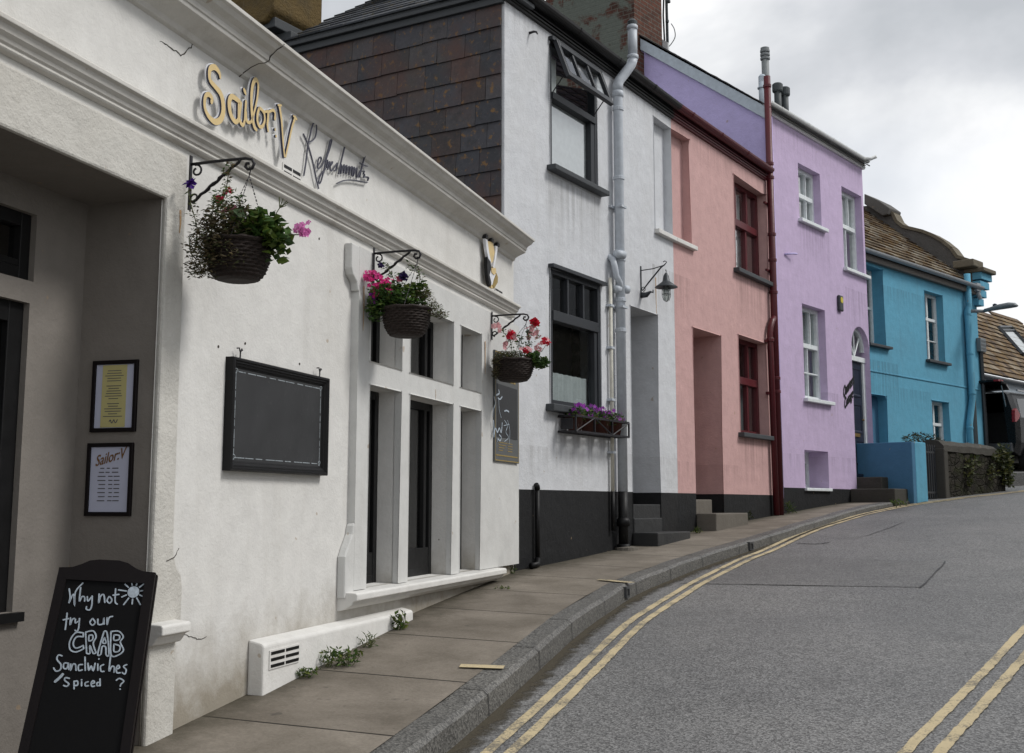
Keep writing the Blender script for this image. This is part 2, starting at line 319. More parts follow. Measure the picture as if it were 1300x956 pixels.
MAKE = {
 'shop_white': lambda: plaster('shop white render', (.675, .666, .642), dirt=(.31, .28, .22), dirty=.36, bump=.34, streak=.30, grime=(3.0, .42, .075, .42, (.20, .165, .11), .8)),
 'recess_shade': lambda: plaster('entrance wall with painted shade', (.215, .196, .176), dirt=(.10, .088, .076), dirty=.5, bump=.35),  # shade of the entrance recess put into the wall colour
 'shop_trim': lambda: plaster('shop cream trim', (.60, .585, .55), dirt=(.20, .165, .12), dirty=.6, bump=.3, streak=.45),
 'shop_surround': lambda: plaster('shop grey surround', (.56, .545, .505), dirt=(.27, .23, .17), dirty=.55, bump=.7, streak=.3),
 'surround_clean': lambda: plaster('window surround paint', (.60, .60, .585), dirt=(.3, .28, .24), dirty=.35, bump=.25),
 'sill_white': lambda: plaster('white sill paint', (.68, .67, .645), dirt=(.2, .17, .12), dirty=.4, bump=.3),
 'cottage_white': lambda: plaster('cottage white render', (.605, .618, .642), dirt=(.38, .35, .30), dirty=.36, bump=.55, streak=.32, drips=((-1.1, .12, 3.72, .8, .8), (-1.1, .16, 1.37, .7, .7), (1.35, 2.1, 3.27, .7, .7), (-1.9, 2.1, 5.18, .35, .5), (-1.9, 2.1, 1.05, .4, .5))),
 'pink': lambda: plaster('salmon pink render', (.57, .36, .345), dirt=(.44, .28, .26), dirty=.35, bump=.55, streak=.38, drips=((.35, 1.65, 3.37, 1.0, .75), (.35, 1.65, 1.12, .8, .7), (-1.7, -1.2, 2.97, .7, .7), (-1.7, 1.7, 4.86, .4, .5), (-1.7, 1.7, .72, .4, .45))),
 'pink_door': lambda: paint('brown painted door', (.17, .07, .055), .5),
 'purple': lambda: plaster('lilac render', (.54, .43, .61), dirt=(.40, .32, .46), dirty=.5, bump=.42, streak=.42, drips=((-.8, .35, 4.35, .9, .7), (.9, 1.95, 3.55, .9, .7), (-.8, .5, 1.75, .8, .7), (-1.9, 1.8, 5.7, .5, .5), (-1.9, 1.4, .75, .45, .45))),
 'violet': lambda: plaster('violet gable render', (.52, .455, .74), dirt=(.42, .37, .60), dirty=.3, bump=.5, streak=.1),
 'blue': lambda: plaster('teal blue render', (.118, .36, .505), dirt=(.11, .20, .26), dirty=.5, bump=.4, streak=.5, drips=((-.1, 1.1, 2.5, 1.0, .8), (-2, 2.5, 4.0, .5, .6), (-2, 2.5, 2.05, .6, .6))),
 'darker_blue': lambda: plaster('darker blue paint', (.065, .175, .29), dirt=(.05, .08, .1), dirty=.45, bump=.3, streak=.3),  # darker blue: the garden side wall's shade is in the colour
 'dado': lambda: plaster('black dado paint', (.013, .0135, .0145), dirt=(.045, .042, .038), dirty=.3, bump=.55, rough=.65, streak=.2),
 'black_paint': lambda: paint('black paint', (.006, .006, .0065), .5, spec=.25),
 'black_iron': lambda: paint('black iron', (.012, .011, .014), .5, metal=.0, bstr=.4),
 'frame_grey': lambda: paint('dark grey window paint', (.022, .025, .030), .45),
 'frame_dark': lambda: paint('black window paint', (.006, .006, .0065), .45, spec=.3),
 'frame_white': lambda: paint('white window paint', (.70, .74, .75), .5),
 'frame_red': lambda: paint('dark red window paint', (.10, .013, .018), .4),
 'red_pipe': lambda: paint('dark red pipe paint', (.085, .009, .014), .45, bstr=.4),
 'slate_sill': lambda: paint('slate sill', (.045, .05, .055), .6, bstr=.5),
 'pipe_grey': lambda: paint('pale blue grey pipe paint', (.47, .505, .55), .5, bstr=.3),
 'pipe_cream': lambda: paint('cream pipe paint', (.56, .54, .47), .5, bstr=.4, wear=(.25, .17, .1)),
 'gutter_black': lambda: paint('black gutter paint', (.008, .0075, .0075), .55, bstr=.3),
 'gutter_white': lambda: paint('white gutter paint', (.74, .75, .74), .5),
 'gutter_grey': lambda: paint('grey gutter', (.32, .34, .36), .5),
 'barge': lambda: paint('pale bargeboard paint', (.44, .50, .56), .55),
 'wood_soffit': lambda: paint('weathered eaves board', (.16, .145, .13), .8),
 'slates': lambda: attr_mat('slates', .62, .35, lichen=[(13, .58, .67, (.20, .10, .02), .75), (1.6, .46, .66, (.080, .036, .027), .8), (1.3, .54, .68, (.07, .058, .032), .35), (42, .62, .74, (.16, .15, .13), .5), (7, .56, .7, (.020, .020, .022), .6)]),
 'roof_slate': lambda: attr_mat('roof slates', .65, .3, lichen=[(9, .56, .66, (.14, .11, .05), .5)]),
 'brown_slates': lambda: attr_mat('brown roof slates', .85, .15, lichen=[(5, .48, .62, (.20, .13, .05), .75), (20, .55, .7, (.26, .21, .14), .6)]),
 'stone_grey': lambda: plaster('grey rendered parapet', (.105, .10, .095), dirt=(.05, .05, .04), dirty=.6, bump=.6),
 'coping': lambda: plaster('lichen coping stone', (.155, .135, .10), dirt=(.07, .06, .035), dirty=.6, bump=.8),
 'lichen_stone': lambda: plaster('ochre lichen stone', (.125, .085, .032), dirt=(.03, .035, .034), dirty=1.0, bump=1.0, scale=5),
 'concrete': lambda: plaster('concrete step', (.15, .135, .115), dirt=(.05, .05, .035), dirty=.7, bump=.6),
 'dark_concrete': lambda: plaster('dark stone step', (.062, .058, .050), dirt=(.025, .03, .018), dirty=.8, bump=.6),
 'black_step': lambda: plaster('black painted step', (.032, .033, .034), dirt=(.09, .085, .08), dirty=.5, bump=.5, rough=.6),
 'brick': lambda: brick_mat('old brick', (.155, .066, .045), (.10, .05, .038), (.15, .135, .115)),
 'brick_green': lambda: brick_mat('brick under worn green render', (.125, .055, .042), (.085, .045, .036), (.15, .135, .115), render_patch=(.095, .105, .092)),
 'rubble': lambda: rubble_mat('rubble stone wall', .75),
 'asphalt': lambda: asphalt_mat('asphalt', (.130, .129, .128), .46),
 'asphalt_patch': lambda: asphalt_mat('smoother asphalt patch', (.118, .117, .115), .42),
 'grit': lambda: grit_mat('gutter grit'),
 'tar': lambda: paint('tar seam', (.035, .035, .035), .6),
 'paving': lambda: pave_mat('paving slabs'),
 'kerb': lambda: asphalt_mat('granite kerb', (.100, .097, .090), .45),
 'yellow': lambda: line_mat('worn yellow road paint', (.52, .43, .265), (.10, .098, .095)),
 'ground': lambda: plaster('earth', (.07, .065, .045), bump=.5),
 'glass': lambda: glass_mat('window glass'),
 'glass_sky': lambda: glass_mat('bright reflecting glass', .42),
 'glass_shop': lambda: glass_mat('shop glass', .07, (.6, .62, .62)),
 'glass_lamp': lambda: glass_mat('lamp glass', .10, (.75, .78, .76), .3),
 'pane_backing': lambda: paint('white blind', (.80, .81, .82), .8),
 'curtain': lambda: paint('net curtain', (.55, .58, .58), .9),
 'curtain_dark': lambda: paint('grey lace curtain', (.22, .24, .25), .9),
 'interior': lambda: paint('dark interior', (.03, .027, .024), .9),
 'interior_warm': lambda: paint('brown room wall', (.06, .045, .035), .9),
 'cream_letter': lambda: paint('cream sign face', (.66, .50, .24), .5, var=.08),
 'navy_edge': lambda: paint('navy sign edge', (.05, .052, .085), .5),
 'thin_letter': lambda: paint('navy thin letter', (.075, .076, .105), .45),
 'white_edge': lambda: paint('white sign edge', (.74, .75, .78), .5),
 'gold': lambda: paint('olive gold paint', (.30, .21, .055), .5),
 'chalk_board': lambda: paint('grey chalkboard', (.030, .031, .033), .65, var=.25, scale=5, wear=(.06, .06, .062)),
 'dark_board': lambda: paint('black chalkboard', (.0035, .0035, .004), .7, spec=.15),
 'board_wood': lambda: paint('dark stained wood', (.0055, .0035, .004), .6, spec=.2),
 'chalk': lambda: paint('chalk', (.40, .46, .52), .95, var=.3, scale=60),
 'chalk_dim': lambda: paint('faint chalk', (.26, .29, .31), .95, var=.4, scale=60),
 'grey_board': lambda: paint('grey sign panel', (.10, .105, .105), .6),
 'paper_white': lambda: paint('white paper', (.48, .50, .62), .8, var=.04),
 'paper_yellow': lambda: paint('yellow paper', (.50, .45, .20), .8, var=.05),
 'ink': lambda: paint('grey ink', (.10, .10, .11), .8),
 'ink_gold': lambda: paint('brown gold ink', (.20, .10, .03), .8),
 'wicker': lambda: paint('dark wicker', (.022, .014, .011), .75, var=.45, scale=60, bstr=.8),
 'soil': lambda: paint('soil', (.02, .015, .01), .95),
 'leaf': lambda: attr_mat('leaves', .6, .3, trans=.30, scale=12),
 'petal': lambda: attr_mat('petals', .7, .2, trans=.30, scale=12),
 'stem': lambda: paint('stem', (.075, .09, .03), .7),
 'terracotta': lambda: paint('dark terracotta', (.085, .028, .02), .8, var=.25),
 'iron_grey': lambda: paint('grey iron gate', (.05, .052, .055), .6),
 'navy_door': lambda: paint('navy door', (.012, .020, .038), .4),
 'brass': lambda: paint('brass', (.30, .20, .07), .4, metal=.6),
 'lamp_metal': lambda: paint('grey galvanised lamp', (.05, .055, .06), .45, metal=.4),
 'street_lamp': lambda: paint('grey lamp housing', (.16, .18, .19), .5),
 'plastic_white': lambda: paint('white plastic', (.62, .63, .64), .4),
 'flue_grey': lambda: paint('grey flue pipe', (.20, .215, .22), .6, bstr=.4),
 'flue_dark': lambda: paint('dark flue', (.055, .065, .07), .6),
 'alarm_yellow': lambda: paint('yellow alarm dot', (.6, .5, .04), .5),
 'car_black': lambda: paint('black car paint', (.004, .0043, .005), .28, var=.0, bstr=0, spec=.25),
 'car_grey': lambda: paint('grey car trim', (.06, .065, .07), .4, bstr=0),
 'car_red': lambda: paint('red lamp lens', (.22, .008, .014), .25, bstr=0, spec=.6),
 'car_white': lambda: paint('clear lamp lens', (.55, .55, .57), .2, bstr=0, spec=.6),
 'tyre': lambda: paint('tyre', (.013, .013, .013), .85),
 'chrome': lambda: paint('silver trim', (.45, .46, .47), .3, metal=.7, bstr=0),
 'far_stone': lambda: rubble_mat('opposite house stone', 2.2),
 'crack': lambda: paint('dirt filled crack', (.05, .043, .035), .95),
 'rust': lambda: line_mat('rust stain', (.42, .26, .13), (.58, .56, .52)),
}

# ------------------------------------------------------------------ mesh builder
class MB:
    def __init__(s): s.v = []; s.f = []; s.m = []; s.c = []; s.uv = {}; s.tint = None
    def add(s, vs, fs, mi=0):
        o = len(s.v); s.v += [tuple(p) for p in vs]
        for f in fs: s.f.append(tuple(i + o for i in f)); s.m.append(mi); s.c.append(s.tint)
    def face(s, pts, mi=0, uv=None):
        if uv: s.uv[len(s.f)] = uv
        s.add(pts, [tuple(range(len(pts)))], mi)
    def box(s, x0, x1, y0, y1, z0, z1, mi=0):
        if x0 > x1: x0, x1 = x1, x0
        if y0 > y1: y0, y1 = y1, y0
        if z0 > z1: z0, z1 = z1, z0
        s.add([(x0, y0, z0), (x1, y0, z0), (x1, y1, z0), (x0, y1, z0), (x0, y0, z1), (x1, y0, z1), (x1, y1, z1), (x0, y1, z1)],
              [(0, 3, 2, 1), (4, 5, 6, 7), (0, 1, 5, 4), (1, 2, 6, 5), (2, 3, 7, 6), (3, 0, 4, 7)], mi)
    def prism(s, poly, d0, d1, axis='y', mi=0, cap=None):
        """poly in the two other axes (x,z) for y, (y,z) for x, (x,y) for z"""
        n = len(poly); area = sum(poly[i][0] * poly[(i + 1) % n][1] - poly[(i + 1) % n][0] * poly[i][1] for i in range(n))
        if area < 0: poly = poly[::-1]
        def P(p, d):
            return (p[0], d, p[1]) if axis == 'y' else (d, p[0], p[1]) if axis == 'x' else (p[0], p[1], d)
        vs = [P(p, d0) for p in poly] + [P(p, d1) for p in poly]
        fs = [(i, (i + 1) % n, n + (i + 1) % n, n + i) for i in range(n)]
        s.add(vs, fs, mi); o = len(s.v) - 2 * n; c = mi if cap is None else cap
        s.f.append(tuple(o + i for i in range(n - 1, -1, -1))); s.m.append(c); s.c.append(s.tint)
        s.f.append(tuple(o + n + i for i in range(n))); s.m.append(c); s.c.append(s.tint)
    def tube(s, pts, r, n=8, mi=0, cap=True):
        pts = [Vector(p) for p in pts]; k = len(pts)
        rs = r if isinstance(r, (list, tuple)) else [r] * k
        rings = []; prev = None
        for i, p in enumerate(pts):
            t = (pts[min(i + 1, k - 1)] - pts[max(i - 1, 0)])
            if t.length < 1e-9: t = Vector((0, 0, 1))
            t.normalize()
            if prev is None:
                up = Vector((0, 0, 1)) if abs(t.z) < .9 else Vector((1, 0, 0))
                a = t.cross(up).normalized()
            else:
                a = prev - t * prev.dot(t)
                a = a.normalized() if a.length > 1e-6 else t.orthogonal().normalized()
            prev = a; b = t.cross(a)
            rings.append([p + (a * cos(2 * pi * j / n) + b * sin(2 * pi * j / n)) * rs[i] for j in range(n)])
        vs = [q for rg in rings for q in rg]; fs = []
        for i in range(k - 1):
            for j in range(n):
                fs.append((i * n + j, i * n + (j + 1) % n, (i + 1) * n + (j + 1) % n, (i + 1) * n + j))
        if cap: fs += [tuple(range(n - 1, -1, -1)), tuple((k - 1) * n + j for j in range(n))]
        s.add(vs, fs, mi)
    def lathe(s, prof, c=(0, 0, 0), n=20, mi=0, axis='z', wob=None):
        vs = []; k = len(prof)
        for i, (r, h) in enumerate(prof):
            for j in range(n):
                a = 2 * pi * j / n; rr = r * (wob(i, j) if wob else 1)
                p = (rr * cos(a), rr * sin(a), h)
                if axis == 'y': p = (p[0], p[2], p[1])
                if axis == 'x': p = (p[2], p[0], p[1])
                vs.append((p[0] + c[0], p[1] + c[1], p[2] + c[2]))
        fs = [(i * n + j, i * n + (j + 1) % n, (i + 1) * n + (j + 1) % n, (i + 1) * n + j) for i in range(k - 1) for j in range(n)]
        if prof[0][0] > 1e-6: fs.append(tuple(range(n - 1, -1, -1)))
        if prof[-1][0] > 1e-6: fs.append(tuple((k - 1) * n + j for j in range(n)))
        s.add(vs, fs, mi)
    def ribbon(s, pts, w, y0, y1, mi=0, side=None, P=None, sub=4):
        """a pen stroke of varying width in the (x,z) plane, thick from y0 (front) to y1"""
        if side is None: side = mi
        ws = w if isinstance(w, (list, tuple)) else [w] * len(pts)
        pp = []; ww = []
        k = len(pts)
        def cr(a, b, c, d, t): return .5 * ((2 * b) + (-a + c) * t + (2 * a - 5 * b + 4 * c - d) * t * t + (-a + 3 * b - 3 * c + d) * t ** 3)
        for i in range(k - 1):
            a, b, c, d = pts[max(i - 1, 0)], pts[i], pts[i + 1], pts[min(i + 2, k - 1)]
            for q in range(sub if k > 2 else 1):
                t = q / (sub if k > 2 else 1)
                pp.append((cr(a[0], b[0], c[0], d[0], t), cr(a[1], b[1], c[1], d[1], t))); ww.append(ws[i] + (ws[i + 1] - ws[i]) * t)
        pp.append(pts[-1]); ww.append(ws[-1])
        # rounded ends
        def ext(a, b, wd):
            d = Vector((a[0] - b[0], a[1] - b[1])); d = d.normalized() if d.length > 1e-9 else Vector((1, 0))
            return (a[0] + d.x * wd * .35, a[1] + d.y * wd * .35)
        e0 = ext(pp[0], pp[1], ww[0]); e1 = ext(pp[-1], pp[-2], ww[-1])
        pp = [e0] + pp + [e1]; ww = [ww[0] * .45] + ww + [ww[-1] * .45]
        L = []; R_ = []
        for i in range(len(pp)):
            a, b = pp[max(i - 1, 0)], pp[min(i + 1, len(pp) - 1)]
            d = Vector((b[0] - a[0], b[1] - a[1])); d = d.normalized() if d.length > 1e-9 else Vector((1, 0))
            nx, nz = -d.y * ww[i] / 2, d.x * ww[i] / 2
            L.append((pp[i][0] + nx, pp[i][1] + nz)); R_.append((pp[i][0] - nx, pp[i][1] - nz))
        if P is None: P = lambda x, y, z: (x, y, z)
        for i in range(len(pp) - 1):
            q = [L[i], L[i + 1], R_[i + 1], R_[i]]
            s.add([P(a[0], y0, a[1]) for a in q], [(0, 1, 2, 3)], mi)
            s.add([P(L[i][0], y0, L[i][1]), P(L[i + 1][0], y0, L[i + 1][1]), P(L[i + 1][0], y1, L[i + 1][1]), P(L[i][0], y1, L[i][1])], [(0, 3, 2, 1)], side)
            s.add([P(R_[i][0], y0, R_[i][1]), P(R_[i + 1][0], y0, R_[i + 1][1]), P(R_[i + 1][0], y1, R_[i + 1][1]), P(R_[i][0], y1, R_[i][1])], [(0, 1, 2, 3)], side)
        for i in (0, -1):
            s.add([P(L[i][0], y0, L[i][1]), P(R_[i][0], y0, R_[i][1]), P(R_[i][0], y1, R_[i][1]), P(L[i][0], y1, L[i][1])], [(0, 1, 2, 3)], side)
    def wall(s, us, zs, y, openings, matf):
        """grid wall in (x,z) at depth y; openings (u0,u1,z0,z1,depth) get reveals"""
        us = sorted(set([round(u, 4) for u in us] + [round(q, 4) for o in openings for q in o[:2]]))
        zs = sorted(set([round(z, 4) for z in zs] + [round(q, 4) for o in openings for q in o[2:4]]))
        us = [u for u in us if us[0] <= u <= us[-1]]
        def op(u, z):
            for o in openings:
                if o[0] < u < o[1] and o[2] < z < o[3]: return o
            return None
        for i in range(len(us) - 1):
            for j in range(len(zs) - 1):
                a, b, c, d = us[i], us[i + 1], zs[j], zs[j + 1]
                uc, zc = (a + b) / 2, (c + d) / 2
                o = op(uc, zc)
                if o is None:
                    s.add([(a, y, c), (b, y, c), (b, y, d), (a, y, d)], [(0, 1, 2, 3)], matf(uc, zc))
                else:
                    D = y + o[4]
                    for (nu, nz, e) in ((a - .001, zc, [(a, y, c), (a, y, d), (a, D, d), (a, D, c)]), (b + .001, zc, [(b, y, d), (b, y, c), (b, D, c), (b, D, d)]),
                                        (uc, c - .001, [(b, y, c), (a, y, c), (a, D, c), (b, D, c)]), (uc, d + .001, [(a, y, d), (b, y, d), (b, D, d), (a, D, d)])):
                        if us[0] < nu < us[-1] and zs[0] < nz < zs[-1] and op(nu, nz) is None:
                            s.add(e, [(0, 1, 2, 3)], matf(nu, nz))
    def build(s, name, mats, thing=None, parent=None, smooth=False, bevel=0, org=None, uvs=False, weld=True, kind=None, sub=0):
        ms = mats if isinstance(mats, (list, tuple)) else [mats]
        me = bpy.data.meshes.new(name)
        o = Vector(org) if org is not None else (thing.org if thing else Vector((0, 0, 0)))
        me.from_pydata([(p[0] - o[0], p[1] - o[1], p[2] - o[2]) for p in s.v], [], s.f)
        for m in ms: me.materials.append(M(m) if isinstance(m, str) else m)
        for p, mi in zip(me.polygons, s.m): p.material_index = mi; p.use_smooth = smooth
        if s.uv:
            ul = me.uv_layers.new(name='UVMap')
            for fi, uv in s.uv.items():
                for li, c in zip(me.polygons[fi].loop_indices, uv): ul.data[li].uv = c
        if any(c is not None for c in s.c):
            at_ = me.color_attributes.new('tint', 'FLOAT_COLOR', 'CORNER')
            for p, c in zip(me.polygons, s.c):
                for li in p.loop_indices: at_.data[li].color = (*(c or (.1, .1, .1)), 1)
        if weld:
            import bmesh
            bm = bmesh.new(); bm.from_mesh(me); bmesh.ops.remove_doubles(bm, verts=bm.verts, dist=.0002)
            bmesh.ops.dissolve_degenerate(bm, dist=.0001, edges=bm.edges)
            bm.to_mesh(me); bm.free()
        me.update()
        ob = bpy.data.objects.new(name, me); COL.objects.link(ob)
        if bevel:
            b = ob.modifiers.new('bevel', 'BEVEL'); b.width = bevel; b.segments = 2; b.limit_method = 'ANGLE'; b.angle_limit = math.radians(35)
            b.harden_normals = False
        p = parent if parent is not None else (thing.o if thing else None)
        if p is not None: ob.parent = p
        if kind: ob['kind'] = kind
        return ob

class Thing:
    def __init__(s, name, label, cat, frame, org, group=None):
        s.o = bpy.data.objects.new(name, None); COL.objects.link(s.o)
        s.o.empty_display_size = .2
        s.org = Vector(org); s.F = frame
        s.o.matrix_world = frame.M @ Matrix.Translation(s.org)
        s.o['label'] = label; s.o['category'] = cat
        if group: s.o['group'] = group

def solo(mb, name, label, cat, mats, frame, org, group=None, **kw):
    ob = mb.build(name, mats, org=org, **kw)
    ob.matrix_world = frame.M @ Matrix.Translation(Vector(org))
    ob['label'] = label; ob['category'] = cat
    if group: ob['group'] = group
    return ob
def struct(mb, name, mats, **kw):
    ob = mb.build(name, mats, **kw); ob['kind'] = kw.get('kind') or 'structure'; return ob

def text_mesh(txt, size, shear=0.0, bold=0.0):
    cu = bpy.data.curves.new('t', 'FONT'); cu.body = txt; cu.size = size; cu.shear = shear; cu.offset = bold
    cu.align_x = 'CENTER'; cu.resolution_u = 3
    ob = bpy.data.objects.new('t', cu); COL.objects.link(ob)
    dg = bpy.context.evaluated_depsgraph_get(); me = ob.evaluated_get(dg).to_mesh()
    vs = [tuple(v.co) for v in me.vertices]; fs = [tuple(p.vertices) for p in me.polygons]
    ob.evaluated_get(dg).to_mesh_clear(); bpy.data.objects.remove(ob); bpy.data.curves.remove(cu)
    return vs, fs

# ------------------------------------------------------------------ building helpers
def window(T, u0, u1, z0, z1, y, fm, bars=(), fw=.05, fd=.06, glass='glass', sill=None, curtain=None, name='window', over=.02, backing=None, label=None, gtop=None):
    b = MB()
    b.box(u0 - over, u0 + fw, y, y + fd, z0 - over, z1 + over); b.box(u1 - fw, u1 + over, y, y + fd, z0 - over, z1 + over)
    b.box(u0 + fw, u1 - fw, y + .001, y + fd, z0 - over, z0 + fw); b.box(u0 + fw, u1 - fw, y + .001, y + fd, z1 - fw, z1 + over)
    for q in bars:
        if q[0] == 'h': b.box(u0 + fw, u1 - fw, y + .004 - (q[3] if len(q) > 3 else 0), y + fd - .005, q[1] - q[2] / 2, q[1] + q[2] / 2)
        else: b.box(q[1] - q[4] / 2, q[1] + q[4] / 2, y + .006, y + fd - .008, q[2], q[3])
    w = b.build(name, fm, T, bevel=.004)
    if label: w['label'] = label
    g = MB(); yg = y + fd * .55; gt = gtop if gtop is not None else z1 - fw * .5
    g.face([(u0 + fw * .5, yg, z0 + fw * .5), (u1 - fw * .5, yg, z0 + fw * .5), (u1 - fw * .5, yg, gt), (u0 + fw * .5, yg, gt)])
    g.build('glass', glass, T, parent=w)
    if curtain:
        for (ca, cb, cz0, cz1, mat, yoff) in curtain:
            c = MB(); n = 28
            for i in range(n):
                a, d = ca + (cb - ca) * i / n, ca + (cb - ca) * (i + 1) / n
                f = lambda k: yg + yoff + .012 * sin(k * 2.1) + .006 * sin(k * 5.3)
                c.add([(a, f(i), cz0), (d, f(i + 1), cz0), (d, f(i + 1), cz1), (a, f(i), cz1)], [(0, 1, 2, 3)])
            c.build('curtain', mat, T, parent=w, smooth=True)
    if backing:
        c = MB(); d, mat = backing
        c.box(u0 - .02, u1 + .02, yg + d, yg + d + .02, z0 - .02, z1 + .02)
        c.build('pane_backing', mat, T, parent=w)
    if sill:
        (sa, sb, st, sz, sy0, sy1, sm) = sill
        c = MB(); c.box(sa, sb, sy0, sy1, sz - st, sz); so = c.build('sill', sm, T, parent=w, bevel=.008)
    return w

def shell(T, u0, u1, D, z0, z1, mat, roof=True, left=True, right=True, name='rear_walls'):
    b = MB()
    e = .004
    if left: b.face([(u0 + e, D, z0), (u0 + e, 0, z0), (u0 + e, 0, z1), (u0 + e, D, z1)])
    if right: b.face([(u1 - e, 0, z0), (u1 - e, D, z0), (u1 - e, D, z1), (u1 - e, 0, z1)])
    b.face([(u1, D, z0), (u0, D, z0), (u0, D, z1), (u1, D, z1)])
    if roof: b.face([(u0, 0, z1), (u1, 0, z1), (u1, D, z1), (u0, D, z1)])
    return b.build(name, mat, T)

def slate_field(b, P, L, H, sw_, sh, tints, stag=.5, thick=.012, lap=.03, rnd=None, tilt=.012, top=None):
    """courses of slates: P(a, h, out) maps along, up-slope and outward to 3D"""
    rnd = rnd or random.Random(3); rows = int(math.ceil(H / sh))
    for r in range(rows):
        h0 = r * sh; h1 = min(H, h0 + sh + lap)
        a = -sw_ * (stag if r % 2 else 0) - rnd.uniform(0, sw_ * .2)
        while a < L:
            w = sw_ * rnd.uniform(.86, 1.12); a0, a1 = max(0, a + .002), min(L, a + w - .002)
            if a1 - a0 > .01 and (top is None or h1 < top((a0 + a1) / 2)):
                o1 = thick * .4; o0 = thick * .4 + tilt + rnd.uniform(-.003, .004); j = rnd.uniform(-.006, .006)
                b.tint = rnd.choice(tints); k = rnd.uniform(.75, 1.25); b.tint = tuple(x * k for x in b.tint)
                vs = [P(a0, h0 + j, 0), P(a1, h0 + j, 0), P(a1, h1, 0), P(a0, h1, 0), P(a0, h0 + j, o0), P(a1, h0 + j, o0), P(a1, h1, o1), P(a0, h1, o1)]
                b.add(vs, [(4, 5, 6, 7), (0, 1, 5, 4), (1, 2, 6, 5), (3, 0, 4, 7)])
            a += w
    b.tint = None

def leaf(b, c, size, rnd, tint, up=.4, narrow=.45):
    d = Vector((rnd.uniform(-1, 1), rnd.uniform(-1, 1), rnd.uniform(-.6, 1) * up + .1)).normalized()
    n = Vector((rnd.uniform(-1, 1), rnd.uniform(-1, 1), rnd.uniform(.2, 1))).normalized()
    s_ = d.cross(n); s_ = s_.normalized() if s_.length > 1e-4 else Vector((1, 0, 0)); n = s_.cross(d)
    L = size * rnd.uniform(.6, 1.25); w = L * narrow
    p = Vector(c); b.tint = tint
    b.add([p, p + d * L * .45 + s_ * w * .5 + n * L * .05, p + d * L + n * -L * .12, p + d * L * .45 - s_ * w * .5 + n * L * .05], [(0, 1, 2), (0, 2, 3)])
    b.tint = None

def clump(b, c, rad, n, size, rnd, tints, narrow=.45, up=.4):
    for _ in range(n):
        while True:
            q = Vector((rnd.uniform(-1, 1), rnd.uniform(-1, 1), rnd.uniform(-1, 1)))
            if q.length < 1: break
        q = Vector((q.x * rad[0], q.y * rad[1], q.z * rad[2]))
        t = rnd.choice(tints); k = rnd.uniform(.7, 1.3)
        leaf(b, Vector(c) + q, size, rnd, tuple(x * k for x in t), up, narrow)

def blossom(b, c, r, rnd, tint, petals=5, centre=None):
    ax = Vector((rnd.uniform(-.6, .6), rnd.uniform(-1, -.2), rnd.uniform(-.2, .7))).normalized()
    a = ax.orthogonal().normalized(); e = ax.cross(a); c = Vector(c)
    for i in range(petals):
        t = 2 * pi * i / petals + rnd.uniform(-.2, .2); d = a * cos(t) + e * sin(t); s_ = ax.cross(d)
        k = rnd.uniform(.75, 1.25); b.tint = tuple(min(1, x * k) for x in tint)
        b.add([c, c + d * r * .6 + s_ * r * .42 + ax * r * .25, c + d * r + ax * r * .15, c + d * r * .6 - s_ * r * .42 + ax * r * .25], [(0, 1, 2), (0, 2, 3)])
    b.tint = None

GREEN = [(.045, .095, .022), (.065, .13, .028), (.034, .068, .02), (.10, .145, .032)]
LIME = [(.10, .15, .025), (.14, .17, .03), (.07, .12, .022)]
BROWN = [(.085, .066, .034), (.13, .10, .05), (.055, .045, .025), (.075, .085, .034)]

# ================================================================== SETTING
def catmull(pts, n=6):
    out = []
    for i in range(len(pts) - 1):
        p = [Vector(pts[max(i - 1, 0)]), Vector(pts[i]), Vector(pts[i + 1]), Vector(pts[min(i + 2, len(pts) - 1)])]
        for q in range(n):
            t = q / n
            out.append(.5 * ((2 * p[1]) + (p[2] - p[0]) * t + (2 * p[0] - 5 * p[1] + 4 * p[2] - p[3]) * t * t + (3 * p[1] - p[0] - 3 * p[2] + p[3]) * t ** 3))
    out.append(Vector(pts[-1])); return out
def offset(pts, w):
    out = []
    for i, p in enumerate(pts):
        d = pts[min(i + 1, len(pts) - 1)] - pts[max(i - 1, 0)]; d.normalize()
        out.append(p + Vector((d.y, -d.x)) * w)
    return out

KERB = catmull([(-2.3, -1.0), (-1.35, 2.0), (-.62, 4.6), (-.075, 6.42), (.19, 7.34), (.533, 8.6), (.98, 9.98), (1.44, 10.98), (1.97, 12.0), (3.27, 14.19),
                (4.41, 16.3), (5.43, 17.89), (6.05, 18.66), (6.62, 19.2)], 8)
# road sheet
b = MB()
NX, NY = 90, 130
gx = [-9 + 45 * (i / NX) ** 1.25 for i in range(NX + 1)]; gy = [-6 + 62 * (j / NY) ** 1.15 for j in range(NY + 1)]
vs = [(x, y, road_z(x, y)) for y in gy for x in gx]
b.add(vs, [(j * (NX + 1) + i, j * (NX + 1) + i + 1, (j + 1) * (NX + 1) + i + 1, (j + 1) * (NX + 1) + i) for j in range(NY) for i in range(NX)])
struct(b, 'road', 'asphalt', smooth=True, weld=False)
b = MB(); b.face([(-400, -300, -2.6), (400, -300, -2.6), (400, 500, -2.6), (-400, 500, -2.6)])
struct(b, 'ground', 'ground', weld=False)

